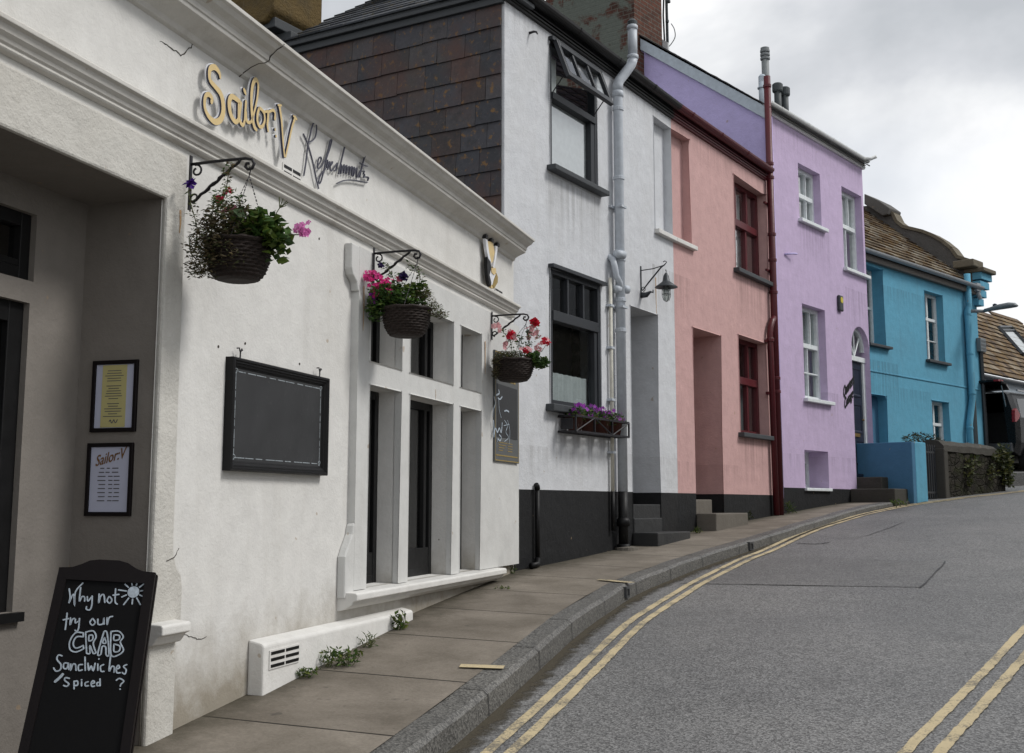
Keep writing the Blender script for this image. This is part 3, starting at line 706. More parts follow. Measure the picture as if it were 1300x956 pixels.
# pavement: slab strip from inside the walls to the kerb stone
KIN = offset(KERB, -.15)
b = MB(); acc = 0; prev = None
rows = []
for i, k in enumerate(KIN):
    s, w = sw(k.x, k.y); best = None
    for j in range(len(LINE) - 1):
        if SL[j] <= s <= SL[j + 1] + 1e-6:
            t = (s - SL[j]) / (SL[j + 1] - SL[j]); best = Vector((LINE[j][0] + (LINE[j + 1][0] - LINE[j][0]) * t, LINE[j][1] + (LINE[j + 1][1] - LINE[j][1]) * t)); break
    if best is None: best = Vector(LINE[0][:2])
    dv = (k - best); L = dv.length; dv = dv / max(L, 1e-6)
    ext = 1.0 if k.y < 6.6 else .3
    row = []
    for q in range(5):
        t = q / 4; p = best - dv * ext + (k - (best - dv * ext)) * t
        row.append((p.x, p.y, pave_z(p.x, p.y), s, -ext + (L + ext) * t))
    rows.append(row)
for i in range(len(rows) - 1):
    for q in range(4):
        A = [rows[i][q], rows[i][q + 1], rows[i + 1][q + 1], rows[i + 1][q]]
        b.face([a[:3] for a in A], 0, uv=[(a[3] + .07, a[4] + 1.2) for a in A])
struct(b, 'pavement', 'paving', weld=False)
# kerb stones along the pavement
b = MB()
KA = offset(KERB, -.153); KB_ = offset(KERB, -.022); KC = offset(KERB, .004); KD = offset(KERB, .012)
rnd = random.Random(5)
for i in range(len(KERB) - 1):
    ring = []
    for j in (i, i + 1):
        zt = pave_z(KERB[j].x, KERB[j].y); zr = road_z(KERB[j].x, KERB[j].y) - .05
        wob = mnoise.noise(Vector((KERB[j].x * 2, KERB[j].y * 2, 0))) * .008
        ring.append([(KA[j].x, KA[j].y, zt - .06), (KA[j].x, KA[j].y, zt + .003 + wob), (KB_[j].x, KB_[j].y, zt + wob), (KC[j].x, KC[j].y, zt - .022 + wob), (KD[j].x, KD[j].y, zr)])
    for q in range(4):
        b.add([ring[0][q], ring[0][q + 1], ring[1][q + 1], ring[1][q]], [(0, 1, 2, 3)])
struct(b, 'kerb', 'kerb', smooth=False)
# joints between the kerb stones
b = MB(); acc = 0
for i in range(len(KERB) - 1):
    acc += (KERB[i + 1] - KERB[i]).length
    if acc > .92:
        acc = 0; d = (KERB[i + 1] - KERB[i]).normalized() * .005
        for (a, c, za, zc) in ((KA[i], KB_[i], .008, .006), (KB_[i], KC[i], .006, -.016), (KC[i], KD[i], -.016, -.13)):
            z0 = pave_z(KERB[i].x, KERB[i].y); o = (KD[i] - KA[i]).normalized() * .003
            b.add([(a.x - d.x + o.x, a.y - d.y + o.y, z0 + za), (c.x - d.x + o.x, c.y - d.y + o.y, z0 + zc), (c.x + d.x + o.x, c.y + d.y + o.y, z0 + zc), (a.x + d.x + o.x, a.y + d.y + o.y, z0 + za)], [(0, 1, 2, 3)])
struct(b, 'kerb_joint', 'tar')

def strip(b, pts, w0, w1, zf, dz):
    jit = lambda: random.uniform(-.0035, .0035)
    A, C = [p + Vector((jit(), jit())) for p in offset(pts, w0)], [p + Vector((jit(), jit())) for p in offset(pts, w1)]
    for i in range(len(pts) - 1):
        b.add([(p.x, p.y, zf(p.x, p.y) + dz) for p in (A[i], C[i], C[i + 1], A[i + 1])], [(0, 1, 2, 3)])
b = MB(); A, C = offset(KERB, .012), offset(KERB, .17)  # grit along the kerb foot, its dark tone doubling as contact shade
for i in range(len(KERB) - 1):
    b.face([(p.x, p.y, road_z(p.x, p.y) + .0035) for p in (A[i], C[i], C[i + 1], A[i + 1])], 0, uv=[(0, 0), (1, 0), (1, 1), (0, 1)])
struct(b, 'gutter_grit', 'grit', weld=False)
YL = catmull([(-2.0, .5), (-1.2, 2.6), (-.35, 5.0), (.262, 6.88), (.475, 7.58), (.885, 8.99), (1.335, 10.15), (1.73, 11.1), (2.33, 12.36), (2.71, 13.05), (3.57, 14.8), (4.2, 16.0), (5.02, 17.25), (5.68, 18.1), (6.3, 18.75), (7.2, 19.45), (8.6, 20.75), (9.9, 22.2), (12, 24.6)], 14)
YR = [ground_hit(*p).xy for p in ((1055, 1045), (1140, 956), (1187, 909), (1230, 866), (1265, 830), (1299, 795), (1340, 752), (1390, 703))]
YR = [YR[0] + Vector((-1.4, -2.6))] + YR; YR += [p for p in offset(YL, 3.5) if p.y > 12.6][::6]
YR = catmull([tuple(p) for p in YR], 14)
b = MB()
strip(b, YL, 0, .056, road_z, .007); strip(b, YL, .108, .164, road_z, .007)
strip(b, YR, 0, .056, road_z, .007); strip(b, YR, .135, .191, road_z, .007)
# loading blips across the kerb top
for (xa, ya, xb, yb) in ((584, 847, 640, 849), (760, 737, 804, 741)):
    p, q = ground_hit(xa, ya, False), ground_hit(xb, yb, False)
    d = Vector((q.x - p.x, q.y - p.y)).normalized(); n = Vector((-d.y, d.x)) * .035
    for i in range(4):
        A = p.xy.lerp(q.xy, i / 4); C = p.xy.lerp(q.xy, (i + 1) / 4)
        b.add([(v.x, v.y, pave_z(v.x, v.y) + .0095) for v in (A - n, C - n, C + n, A + n)], [(0, 1, 2, 3)])
struct(b, 'yellow_lines', 'yellow')
# resurfaced patch and tar seams in the carriageway
b = MB()
PA = [ground_hit(*p) for p in ((862, 741), (1168, 746), (1200, 714), (990, 706))]
def grid4(b, P, dz, n=8):
    for i in range(n):
        for j in range(n):
            f = lambda u, v: (P[0] * (1 - u) + P[1] * u) * (1 - v) + (P[3] * (1 - u) + P[2] * u) * v
            b.add([(q.x, q.y, road_z(q.x, q.y) + dz) for q in (f(i / n, j / n), f((i + 1) / n, j / n), f((i + 1) / n, (j + 1) / n), f(i / n, (j + 1) / n))], [(0, 1, 2, 3)])
grid4(b, PA, .004)
struct(b, 'road_patch', 'asphalt_patch')
b = MB()
rs = random.Random(2)
for line, w in (([(1168, 747), (1182, 733), (1201, 713)], .016), ([(862, 742), (960, 743), (1060, 745)], .006), ([(1040, 681), (1090, 683), (1148, 663)], .010), ([(1010, 690), (1035, 691), (1052, 689)], .03)):
    pts = [ground_hit(*p).xy for p in line]; pts = catmull(pts, 5)
    pts = [p + Vector((rs.uniform(-.012, .012), rs.uniform(-.012, .012))) for p in pts]
    strip(b, pts, -w / 2, w / 2, road_z, .0075)
struct(b, 'road_seam', 'tar')

# ================================================================== SHOP
S = shop
GZ = -1.0
T = Thing('shop_building', 'low cream white shop with moulded cornice, recessed entrance and six deep window openings', 'shop', S, (-3.0, 0, GZ))
U_REC = S.u(213, 275, .03); DREC = S.side(109, 300, U_REC)[0]
b = MB()
surr = (-3.5, 0.0, -.51, 1.605)
lo = [(S.u(a, 600, .05), S.u(c, 600, .05)) for a, c in ((466.5, 507.5), (518.4, 573.8), (583.2, 610))]
YW = min(.13, max(.05, S.side(479.5, 600, lo[0][1])[0]))       # window plane behind the wall face
ZT, ZL1, ZL0, ZS = 1.385, .905, .757, -.505
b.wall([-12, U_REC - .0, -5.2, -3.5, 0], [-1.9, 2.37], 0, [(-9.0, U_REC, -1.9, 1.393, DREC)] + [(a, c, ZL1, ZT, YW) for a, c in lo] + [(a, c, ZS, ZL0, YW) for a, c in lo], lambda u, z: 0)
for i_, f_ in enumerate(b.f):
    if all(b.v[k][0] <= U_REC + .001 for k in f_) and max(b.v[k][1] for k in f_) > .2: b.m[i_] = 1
b.build('wall', ['shop_white', 'recess_shade'], T, bevel=.010)
# raised window surround with mullions and transom flush with it
b = MB(); e = .05
b.wall([-3.5, -.004], [-.50, 1.605], -e, [(a, c, ZL1, ZT, e - .002) for a, c in lo] + [(a, c, ZS, ZL0, e - .002) for a, c in lo], lambda u, z: 0)
b.add([(-3.5, -e, -.50), (-3.5, 0, -.50), (-3.5, 0, 1.605), (-3.5, -e, 1.605)], [(0, 1, 2, 3)])
b.add([(-3.5, -e, 1.605), (-.004, -e, 1.605), (-.004, 0, 1.605), (-3.5, 0, 1.605)], [(0, 1, 2, 3)])
b.add([(-.004, -e, -.50), (-.004, 0, -.50), (-.004, 0, 1.605), (-.004, -e, 1.605)], [(0, 1, 2, 3)])
# ears of the architrave: top and flared foot
b.prism([(-3.502, 1.606), (-3.62, 1.606), (-3.62, 1.45), (-3.60, 1.41), (-3.535, 1.37), (-3.52, 1.32), (-3.502, 1.32)], -e - .004, 0)
b.prism([(-3.502, -.10), (-3.52, -.12), (-3.535, -.17), (-3.60, -.25), (-3.635, -.30), (-3.635, -.545), (-3.502, -.545)], -e - .004, 0)
b.build('window_surround', 'surround_clean', T, bevel=.012)
b = MB(); b.prism([(-.142, -.505), (.136, -.497), (.136, -.57), (-.10, -.57), (-.10, -.60), (-.06, -.63), (.02, -.65), (.02, -.69), (-.142, -.69)][::1] if False else [(.14, -.500), (-.115, -.512), (-.128, -.520), (-.128, -.556), (-.105, -.562), (-.09, -.585), (-.04, -.612), (.0, -.62), (.14, -.62)], -3.62, -.62, 'x')
b.build('sill', 'sill_white', T, bevel=.006)
# dark shop windows behind the openings
for k, (a, c) in enumerate(lo):
    window(T, a, c, ZS, ZL0, YW, 'frame_dark', bars=[('v', c - .13, ZS + .03, ZL0 - .03, .05), ('h', ZS + .12, .16)], fw=.055, glass='glass_shop', name='shop_window', backing=None)
    window(T, a, c, ZL1, ZT, YW, 'frame_dark', bars=[('v', c - .13, ZL1 + .03, ZT - .03, .05)], fw=.05, glass='glass_shop', name='top_light')
# string course and cornice
b = MB()
b.prism([(0, 1.802), (-.078, 1.792), (-.088, 1.784), (-.088, 1.766), (-.070, 1.760), (-.062, 1.735), (-.045, 1.722), (-.040, 1.708), (-.030, 1.700), (-.034, 1.690), (-.026, 1.680), (0, 1.676)], -12, -.055, 'x')
b.build('string_course', 'shop_trim', T, smooth=False, bevel=.003)
b = MB()
b.prism([(.10, 2.385), (-.20, 2.400), (-.212, 2.396), (-.212, 2.376), (-.196, 2.370), (-.180, 2.350), (-.150, 2.335), (-.138, 2.322), (-.134, 2.298), (-.126, 2.296), (-.124, 2.276), (-.100, 2.268), (-.060, 2.252), (-.030, 2.236), (-.022, 2.212), (0, 2.205), (.10, 2.205)], -12, -.03, 'x')
b.build('cornice', 'shop_trim', T, bevel=.003)
# entrance surround: lintel band and pilaster with flared foot, small ledge
b = MB()
b.prism([(-12, 1.390), (U_REC - .004, 1.390), (U_REC - .004, -1.9), (-5.36, -1.9), (-5.36, -.545), (-5.33, -.545), (-5.33, -.36), (-5.345, -.31), (-5.385, -.27), (-5.41, -.21), (-5.415, -.12), (-5.425, 1.634), (-12, 1.634)], -.03, -.0005)
b.build('entrance_surround', 'shop_surround', T, bevel=.012)
b = MB(); b.prism([(.0, -.505), (-.10, -.512), (-.108, -.52), (-.108, -.555), (-.085, -.565), (-.06, -.60), (0, -.615)], -5.60, -5.375, 'x')
b.build('pilaster_ledge', 'sill_white', T, bevel=.006)
# entrance recess: side wall, back wall, ceiling, floor
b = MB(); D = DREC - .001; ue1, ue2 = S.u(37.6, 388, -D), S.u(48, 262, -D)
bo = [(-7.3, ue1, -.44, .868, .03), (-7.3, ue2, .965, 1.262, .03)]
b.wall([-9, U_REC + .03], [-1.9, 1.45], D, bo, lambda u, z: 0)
b.build('entrance_recess', 'recess_shade', T)
b = MB(); b.box(-9, U_REC, -.3, D, -1.6, -1.12); b.build('entrance_floor', 'concrete', T)
window(T, -7.3, ue1, -.44, .868, D + .03, 'frame_dark', bars=[('v', -6.35, -.4, .82, .05)], fw=.09, glass='glass_shop', name='entrance_window')
window(T, -7.3, ue2, .965, 1.262, D + .03, 'frame_dark', bars=[('h', 1.04, .03)], fw=.06, glass='glass_shop', name='transom_light')
b = MB(); b.box(-7.3, ue1 + .04, D - .03, D + .03, -.48, -.442); b.build('entrance_sill', 'frame_dark', T)
# low plinth ledge with a vent
b = MB(); b.prism([(0, -.672), (-.078, -.690), (-.090, -.702), (-.090, -1.5), (0, -1.5)], -4.665, -2.62, 'x')
b.build('plinth', 'sill_white', T, bevel=.01)
def vent(T, u0, u1, z0, z1, y, n=2, mat='shop_trim'):
    v = MB(); v.box(u0, u1, y - .006, y + .01, z0, z1); f = v.build('air_vent', mat, T)
    h = MB()
    for i in range(n):
        zc = z0 + (z1 - z0) * (i + .5) / n; t = (z1 - z0) / n * .24
        for a, c in ((u0 + .012, (u0 + u1) / 2 - .008), ((u0 + u1) / 2 + .008, u1 - .012)):
            h.box(a, c, y - .0085, y - .004, zc - t, zc + t)
    h.build('slot', 'black_paint', T, parent=f)
a, z_ = S.hit(360, 834, .09); vent(T, a - .16, a + .17, z_ - .045, z_ + .05, -.09, 3, 'sill_white')
a, z_ = S.hit(631, 735); vent(T, a - .15, a + .12, z_ - .035, z_ + .04, 0, 2, 'sill_white')
a, z_ = S.hit(370, 211); vent(T, a - .11, a + .11, 1.815, 1.885, 0, 2, 'shop_white')
a, z_ = S.hit(632, 365); vent(T, a - .10, a + .12, 1.812, 1.87, 0, 2, 'shop_white')
# rear of the shop: flat roof behind the parapet
b = MB(); b.box(-11.9, -.02, .16, 6.0, 2.25, 2.30); b.build('flat_roof', 'slate_sill', T)
b = MB(); b.face([(-12, 0, -1.9), (-12, 6, -1.9), (-12, 6, 2.3), (-12, 0, 2.3)]); b.face([(-12, 6, -1.9), (-.03, 6, -1.9), (-.03, 6, 2.3), (-12, 6, 2.3)])
b.face([(-.004, 0, -1.9), (-.004, .5, -1.9), (-.004, .5, 2.37), (-.004, 0, 2.37)]); b.face([(-.02, .5, -1.9), (-.02, 6, -1.9), (-.02, 6, 2.3), (-.02, .5, 2.3)])
b.build('rear_walls', 'shop_white', T)
b = MB(); b.box(-12, 0, 2.2, 2.25, -1.8, 2.2); b.build('inner_wall', 'interior_warm', T)
# cracks in the plaster, rust runs under the brackets
def shop_line(pts, y, w, b, P=None):
    q = [S.hit(px, py, -y) for px, py in pts]; rj = random.Random(len(pts)); qq = []
    for (a0, c0), (a1, c1) in zip(q, q[1:]):
        for k in range(3): qq.append((a0 + (a1 - a0) * k / 3 + rj.uniform(-.004, .004), c0 + (c1 - c0) * k / 3 + rj.uniform(-.004, .004)))
    qq.append(q[-1]); ww = [(w if not isinstance(w, list) else w[min(i // 3, len(w) - 1)]) * rj.uniform(.45, 1.1) for i in range(len(qq))]
    b.ribbon(qq, ww, y - .0015, y, sub=1)
b = MB()
c2 = lambda L: [(200 + x / 6.375, y / 6.375) for x, y in L]
shop_line(c2([(20, 335), (60, 350), (105, 385), (150, 415), (190, 450), (225, 425), (270, 380), (295, 340), (325, 298)]), -.001, [.003, .006, .006, .006, .007, .006, .007, .006, .009], b)
b.build('plaster_crack', 'crack', T); b = MB()
shop_line([(233, 806), (240, 808), (247, 809), (252, 812), (262, 808)], -.001, .003, b)
b.build('plaster_crack', 'crack', T); b = MB()
shop_line([(212, 711), (219, 709), (224, 703), (227, 696)], -.032, .004, b)
b.build('plaster_crack', 'crack', T)
for (px, py) in ((311, 436), (405, 303), (277, 440), (557, 685), (380, 462)):
    u, z = S.hit(px, py); b = MB(); b.lathe([(0, -.004), (.007, -.003), (.007, 0)], (u, 0, z), 8, axis='y'); b.build('wall_plug', 'crack', T)
b = MB(); rc = random.Random(4)     # the crack runs on up across the cornice
b.tube([(-4.93 + .012 * i * .6 + rc.uniform(-.018, .018), y_ - .0008, z_ - .0008) for i, (y_, z_) in enumerate(((-.002, 2.20), (-.025, 2.22), (-.034, 2.238), (-.062, 2.254), (-.102, 2.270), (-.126, 2.278), (-.136, 2.298), (-.140, 2.322), (-.152, 2.337), (-.182, 2.352), (-.198, 2.371), (-.214, 2.384)))], .0032, 4)
b.build('cornice_crack', 'crack', T)
b = MB()
for (x, y0, y1, w, yy) in ((229, 268, 296, .016, -.031), (462, 364, 420, .016, -.056), (616, 434, 475, .018, -.056), (553, 495, 508, .012, -.051)):
    u, z0 = S.hit(x, y0, -yy); z1 = S.z(x, y1, -yy)
    b = MB(); b.ribbon([(u, z0), (u + .004, (z0 + z1) / 2), (u, z1)], [w, w * .8, w * .3], yy - .001, yy); b.build('rust_stain', 'rust', T)

# --- sign lettering on the frieze
rA = lambda L: [(250 + x / 9.854, 75 + y / 9.854) for x, y in L]
rB = lambda L: [(320 + x / 7.97, 130 + y / 7.97) for x, y in L]
rC = lambda L: [(380 + x / 9.56, 145 + y / 9.56) for x, y in L]
MPP = lambda Y: Y / F
letters = [
 (rA([(290, 240), (278, 175), (225, 105), (168, 115), (152, 185), (165, 270), (230, 350), (292, 430), (322, 540), (325, 670), (290, 760), (222, 785), (150, 725), (102, 630), (92, 530), (110, 455), (150, 445), (185, 492), (178, 545)]),
  [24, 42, 56, 52, 46, 44, 50, 60, 64, 66, 62, 56, 46, 40, 40, 42, 46, 46, 38]),
 (rA([(540, 545), (490, 500), (430, 468), (402, 530), (405, 630), (432, 725), (480, 785), (515, 755), (520, 650), (522, 560)]), [40, 50, 52, 60, 58, 52, 48, 40, 40, 40]),
 (rA([(548, 550), (532, 650), (524, 730), (545, 800), (572, 825), (592, 770), (600, 660), (610, 530)]), [36, 40, 40, 40, 36, 30, 34, 36]),
 (rA([(606, 660), (610, 740), (632, 790), (668, 790)]), [36, 36, 34, 30]),
 (rA([(580, 375), (592, 405), (605, 440)]), [30, 42, 26]),
 (rA([(668, 790), (700, 700), (738, 540), (757, 400), (757, 300), (725, 258), (692, 320), (675, 450), (676, 600), (688, 740), (712, 850), (740, 885)]), [26, 26, 28, 30, 36, 48, 46, 44, 44, 44, 42, 34]),
 (rA([(772, 615), (752, 680), (748, 770), (772, 840), (808, 845), (838, 780), (835, 690), (800, 630), (772, 615)]), [32, 36, 36, 36, 36, 32, 30, 34, 32]),
 (rA([(800, 630), (840, 660), (880, 650)]), [26, 24, 26]),
 (rA([(882, 655), (880, 740), (872, 820), (882, 905)]), [36, 36, 34, 26]),
 (rA([(885, 665), (940, 640), (968, 680), (965, 750)]), [26, 30, 32, 38]),
 (rB([(224, 272), (226, 278)]), [22, 22]), (rB([(232, 340), (234, 346)]), [22, 22]),
]
Vs = [(rB([(266, 32), (288, 180), (302, 380), (318, 550)]), [34, 28, 24, 20]), (rB([(428, 150), (392, 260), (358, 420), (328, 552)]), [30, 24, 22, 20]), (rB([(408, 138), (440, 172)]), [20, 22]), (rB([(250, 28), (285, 32)]), [16, 18])]
T = Thing('sailor_sign', 'cream raised script lettering reading Sailor:V with dark edges on the shop frieze', 'sign', S, (-4.9, 0, 2.0))
b = MB(); w_ = MB(); k = 0
for grp, sc in ((letters, 9.854), (Vs, 7.97)):
    for pts, ws in grp:
        Y = 5.9 if sc > 9 else 6.1
        q = [S.hit(px, py, .045) for px, py in pts]; sc2 = 7.97 if (sc < 9 or len(pts) == 2 and pts[0][0] > 345) else 9.854
        wd = [max(.012, x / sc2 * 5.75 / F * 1.42) for x in ws]
        b.ribbon(q, wd, -.047 - .0004 * k, -.038 - .0002 * k, 0, 1)
        w_.ribbon(q, [x + .012 for x in wd], -.036 - .0003 * k, -.031, 0, 0); k += 1
b.build('letter', ['cream_letter', 'navy_edge'], T, weld=False)
w_.build('backing_letter', 'white_edge', T, weld=False)
ref = [([(180, 95), (150, 175), (132, 260), (115, 335), (100, 430), (82, 590), (58, 742)], 13), ([(180, 95), (205, 125), (212, 180), (200, 260), (178, 302), (145, 325), (112, 338)], 11),
       ([(50, 240), (75, 290), (100, 350), (130, 450), (170, 600), (200, 750), (235, 900)], 13),
       ([(222, 640), (225, 590), (240, 530), (262, 520), (268, 550), (250, 590), (226, 630), (232, 660), (262, 640), (312, 558)], 9),
       ([(312, 558), (350, 440), (370, 340), (385, 308), (394, 320), (370, 420), (330, 540), (300, 680), (265, 810), (242, 842), (240, 790), (270, 720), (318, 660)], 9),
       ([(345, 555), (338, 600), (330, 650), (352, 590), (372, 575), (355, 630), (345, 672)], 8), ([(372, 640), (402, 590), (398, 575), (378, 610), (376, 670), (395, 685), (440, 620)], 8),
       ([(440, 620), (462, 590), (452, 640), (440, 685), (425, 680)], 8), ([(550, 400), (525, 500), (500, 610), (475, 725)], 10), ([(482, 680), (502, 615), (512, 625), (500, 720), (530, 640), (545, 615), (535, 715)], 8),
       ([(535, 715), (560, 640), (575, 625), (565, 725), (592, 650), (608, 635), (600, 735)], 8), ([(600, 735), (625, 650), (640, 640), (632, 745), (655, 660), (668, 650), (652, 752)], 8),
       ([(652, 752), (690, 660), (700, 660), (690, 740), (702, 765), (740, 680)], 8), ([(795, 510), (770, 590), (745, 690), (728, 765)], 10), ([(732, 590), (775, 615), (822, 632)], 8),
       ([(765, 690), (785, 690), (778, 720), (790, 740), (775, 765), (800, 758), (835, 768), (828, 805)], 9), ([(822, 828), (760, 818), (690, 804), (600, 796), (530, 805), (455, 838)], 7)]
T = Thing('refreshments_sign', 'thin dark handwritten word Refreshments fixed along the shop frieze', 'sign', S, (-3.9, 0, 2.0))
b = MB(); w_ = MB()
for k, (pts, w) in enumerate(ref):
    q = [S.hit(px, py, .02) for px, py in rC(pts)]; b.ribbon(q, w / 9.56 * 6.4 / F * 1.35, -.022 - .0003 * k, -.016, 0, 0); w_.ribbon([(a_ + .004, c_ - .004) for a_, c_ in q], w / 9.56 * 6.4 / F * 1.5, -.0155 - .0002 * k, -.011, 0, 0)
b.build('letter', 'thin_letter', T, weld=False); w_.build('backing_letter', 'white_edge', T, weld=False)
# --- twisted cut-out panel sign under the cornice
T = Thing('cutout_sign', 'flat twisted cut-out sign in white, cream and black under the cornice end', 'sign', S, (-.5, 0, 2.0))
z6 = lambda L: [S.hit(600 + x / 11.95, 295 + y / 11.95, .04) for x, y in L]
b = MB(); b.prism(z6([(190, 375), (240, 450), (250, 540), (225, 650), (250, 760), (245, 825), (215, 770), (195, 640), (188, 500)]), -.06, -.03); b.build('black_panel', 'black_paint', T)
b = MB(); b.prism(z6([(170, 95), (200, 120), (225, 300), (260, 470), (250, 540), (215, 400), (190, 280)]), -.055, -.03); b.build('white_panel', 'white_edge', T); b = MB()
b.prism(z6([(325, 205), (355, 215), (345, 330), (320, 470), (300, 560), (285, 520), (305, 420), (318, 300)]), -.055, -.03); b.build('white_panel', 'white_edge', T); b = MB()
b.prism(z6([(250, 560), (300, 600), (330, 640), (300, 720), (280, 800), (250, 790), (228, 660)]), -.052, -.03); b.build('white_panel', 'white_edge', T)
b = MB(); b.prism(z6([(205, 130), (290, 150), (318, 300), (295, 440), (268, 470), (230, 330)]), -.050, -.032); b.build('cream_panel', 'cream_letter', T); b = MB(); b.prism(z6([(255, 545), (320, 540), (328, 610), (300, 650), (262, 610)]), -.058, -.032); b.build('cream_panel', 'cream_letter', T); b = MB()
b.prism(z6([(252, 800), (285, 790), (300, 850), (270, 850)]), -.05, -.032); b.build('cream_panel', 'cream_letter', T)
b = MB(); b.prism(z6([(335, 620), (358, 680), (355, 760), (300, 855), (282, 800), (312, 700)]), -.056, -.032); b.build('gold_panel', 'gold', T)
b = MB()
for (x, y) in ((170, 68), (255, 125), (345, 190)):
    u, z = S.hit(600 + x / 11.95, 295 + y / 11.95, .03); b = MB(); b.box(u - .03, u + .03, -.06, -.0, z - .014, z + .014); b.build('fixing_block', 'black_iron', T)

# --- big empty blackboard
BU0, BU1, BZ0, BZ1 = S.u(283, 560, 0), S.u(418, 540, .05), S.z(418, 604, .05), S.z(297, 452, .05)
T = Thing('blackboard', 'wide blank blackboard in a moulded black frame hung on the shop wall', 'blackboard', S, (-4.49, 0, .15))
b = MB()
def frame_profile(b, u0, u1, z0, z1, w, prof):
    """mitred frame; prof = [(inset, y)]"""
    rings = []
    for (i, y) in prof: rings.append([(u0 + i, y, z0 + i), (u1 - i, y, z0 + i), (u1 - i, y, z1 - i), (u0 + i, y, z1 - i)])
    for r0, r1 in zip(rings, rings[1:]):
        for j in range(4): b.add([r0[j], r0[(j + 1) % 4], r1[(j + 1) % 4], r1[j]], [(0, 1, 2, 3)])
frame_profile(b, BU0, BU1, BZ0, BZ1, .05, [(0, 0), (0, -.044), (.005, -.050), (.014, -.050), (.019, -.042), (.026, -.042), (.029, -.036), (.040, -.033), (.043, -.026), (.050, -.024), (.050, -.010)])
b.build('frame', 'black_paint', T)
b = MB(); b.box(BU0 + .04, BU1 - .04, -.022, -.004, BZ0 + .04, BZ1 - .04); b.build('board', 'chalk_board', T)
b = MB(); i_ = .066
for (a, c) in (((BU0 + i_, BZ0 + i_), (BU1 - i_, BZ0 + i_)), ((BU1 - i_, BZ0 + i_), (BU1 - i_, BZ1 - i_)), ((BU1 - i_, BZ1 - i_), (BU0 + i_, BZ1 - i_)), ((BU0 + i_, BZ1 - i_), (BU0 + i_, BZ0 + i_))):
    for k in range(9):
        t0, t1 = k / 9 + .012, (k + 1) / 9 - .015 * ((k * 7) % 3)
        p = [(a[0] + (c[0] - a[0]) * t, a[1] + (c[1] - a[1]) * t) for t in (t0, t1)]; b.ribbon(p, .0050, -.0232, -.022)
for (cu, cz) in ((BU0 + i_, BZ0 + i_), (BU1 - i_, BZ0 + i_), (BU0 + i_, BZ1 - i_), (BU1 - i_, BZ1 - i_)):
    b.ribbon([(cu + .018 * cos(t) * (1 - t / 9), cz + .018 * sin(t) * (1 - t / 9)) for t in [k * .7 for k in range(11)]], .0042, -.0234, -.022)
b.build('chalk_border', 'chalk_dim', T)
b = MB()
for px in (303, 404):
    u, z = S.hit(px, 446 if px == 303 else 470, .02); b = MB()
    b.tube([(u, -.005, BZ1 - .01), (u, -.03, BZ1 + .005), (u, -.03, BZ1 + .03), (u + .014, -.03, BZ1 + .05), (u + .02, -.03, BZ1 + .042)], .004, 6)
    b.tube([(u, -.03, BZ1 + .03), (u - .012, -.03, BZ1 + .052), (u - .02, -.02, BZ1 + .05)], .004, 6); b.build('hook', 'black_iron', T)

# --- tall painted menu board beside the last window
T = Thing('menu_board', 'tall grey menu panel with gold border and white chalk drawing beside the shop windows', 'menu board', S, (-.4, 0, .37))
mu0, mu1, mz0, mz1 = -.765, -.06, .368, 1.30
b = MB(); b.box(mu0, mu1, -.068, -.052, mz0, mz1); b.build('panel', 'grey_board', T, bevel=.002)
b = MB(); b.box(mu0 + .05, mu1 - .06, -.071, -.0675, .575, 1.02); b.build('chalk_area', 'chalk_board', T)
b = MB(); frame_profile(b, mu0 + .006, mu1 - .006, mz0 + .006, mz1 - .006, 0, [(0, -.0695), (.008, -.0695)])
b.box(mu0 + .03, mu1 - .05, -.0705, -.067, .415, .425)
for k, w in enumerate((.11, .09, .13, .06)): b.box(mu0 + .08 + k * .15, mu0 + .08 + k * .15 + w, -.0705, -.067, 1.06, 1.075)
for k in range(4): b.box(mu0 + .1, mu0 + .22 + .04 * k, -.0698, -.067, .46 + .022 * k, .466 + .022 * k); b.box(mu0 + .36, mu0 + .5, -.0698, -.067, .46 + .022 * k, .466 + .022 * k)
b.ribbon([(mu0 + .16 + .03 * sin(t * 2.3), 1.16 + .03 * t * .3 + .035 * cos(t * 3)) for t in [k * .35 for k in range(12)]], .012, -.0705, -.067)
b.ribbon([(mu0 + .30 + .03 * sin(t * 2.9), 1.15 + .03 * cos(t * 2.1)) for t in [k * .4 for k in range(10)]], .012, -.0708, -.067)
b.build('gold_lettering', 'gold', T)
b = MB(); z4 = lambda L: [S.hit(600 + x / 5.975, 440 + y / 5.975, .07) for x, y in L]
for L, w in (([(195, 330), (200, 355), (175, 370)], .014), ([(190, 390), (205, 400), (222, 380)], .012), ([(160, 380), (170, 430), (155, 480), (150, 530)], .011), ([(155, 560), (160, 620), (158, 685), (170, 620), (185, 650), (200, 620), (215, 650), (222, 580)], .014),
             ([(240, 490), (255, 485), (272, 495)], .013), ([(200, 670), (215, 690), (205, 715), (190, 700), (188, 720)], .012), ([(195, 390), (200, 480), (215, 540)], .006), ([(240, 560), (262, 600), (250, 650), (270, 690), (240, 720)], .006), ([(262, 560), (280, 640), (275, 740)], .006), ([(235, 600), (275, 590)], .005)):
    b.ribbon(z4(L), w, -.0735, -.0715)
b.build('chalk_drawing', 'chalk', T)

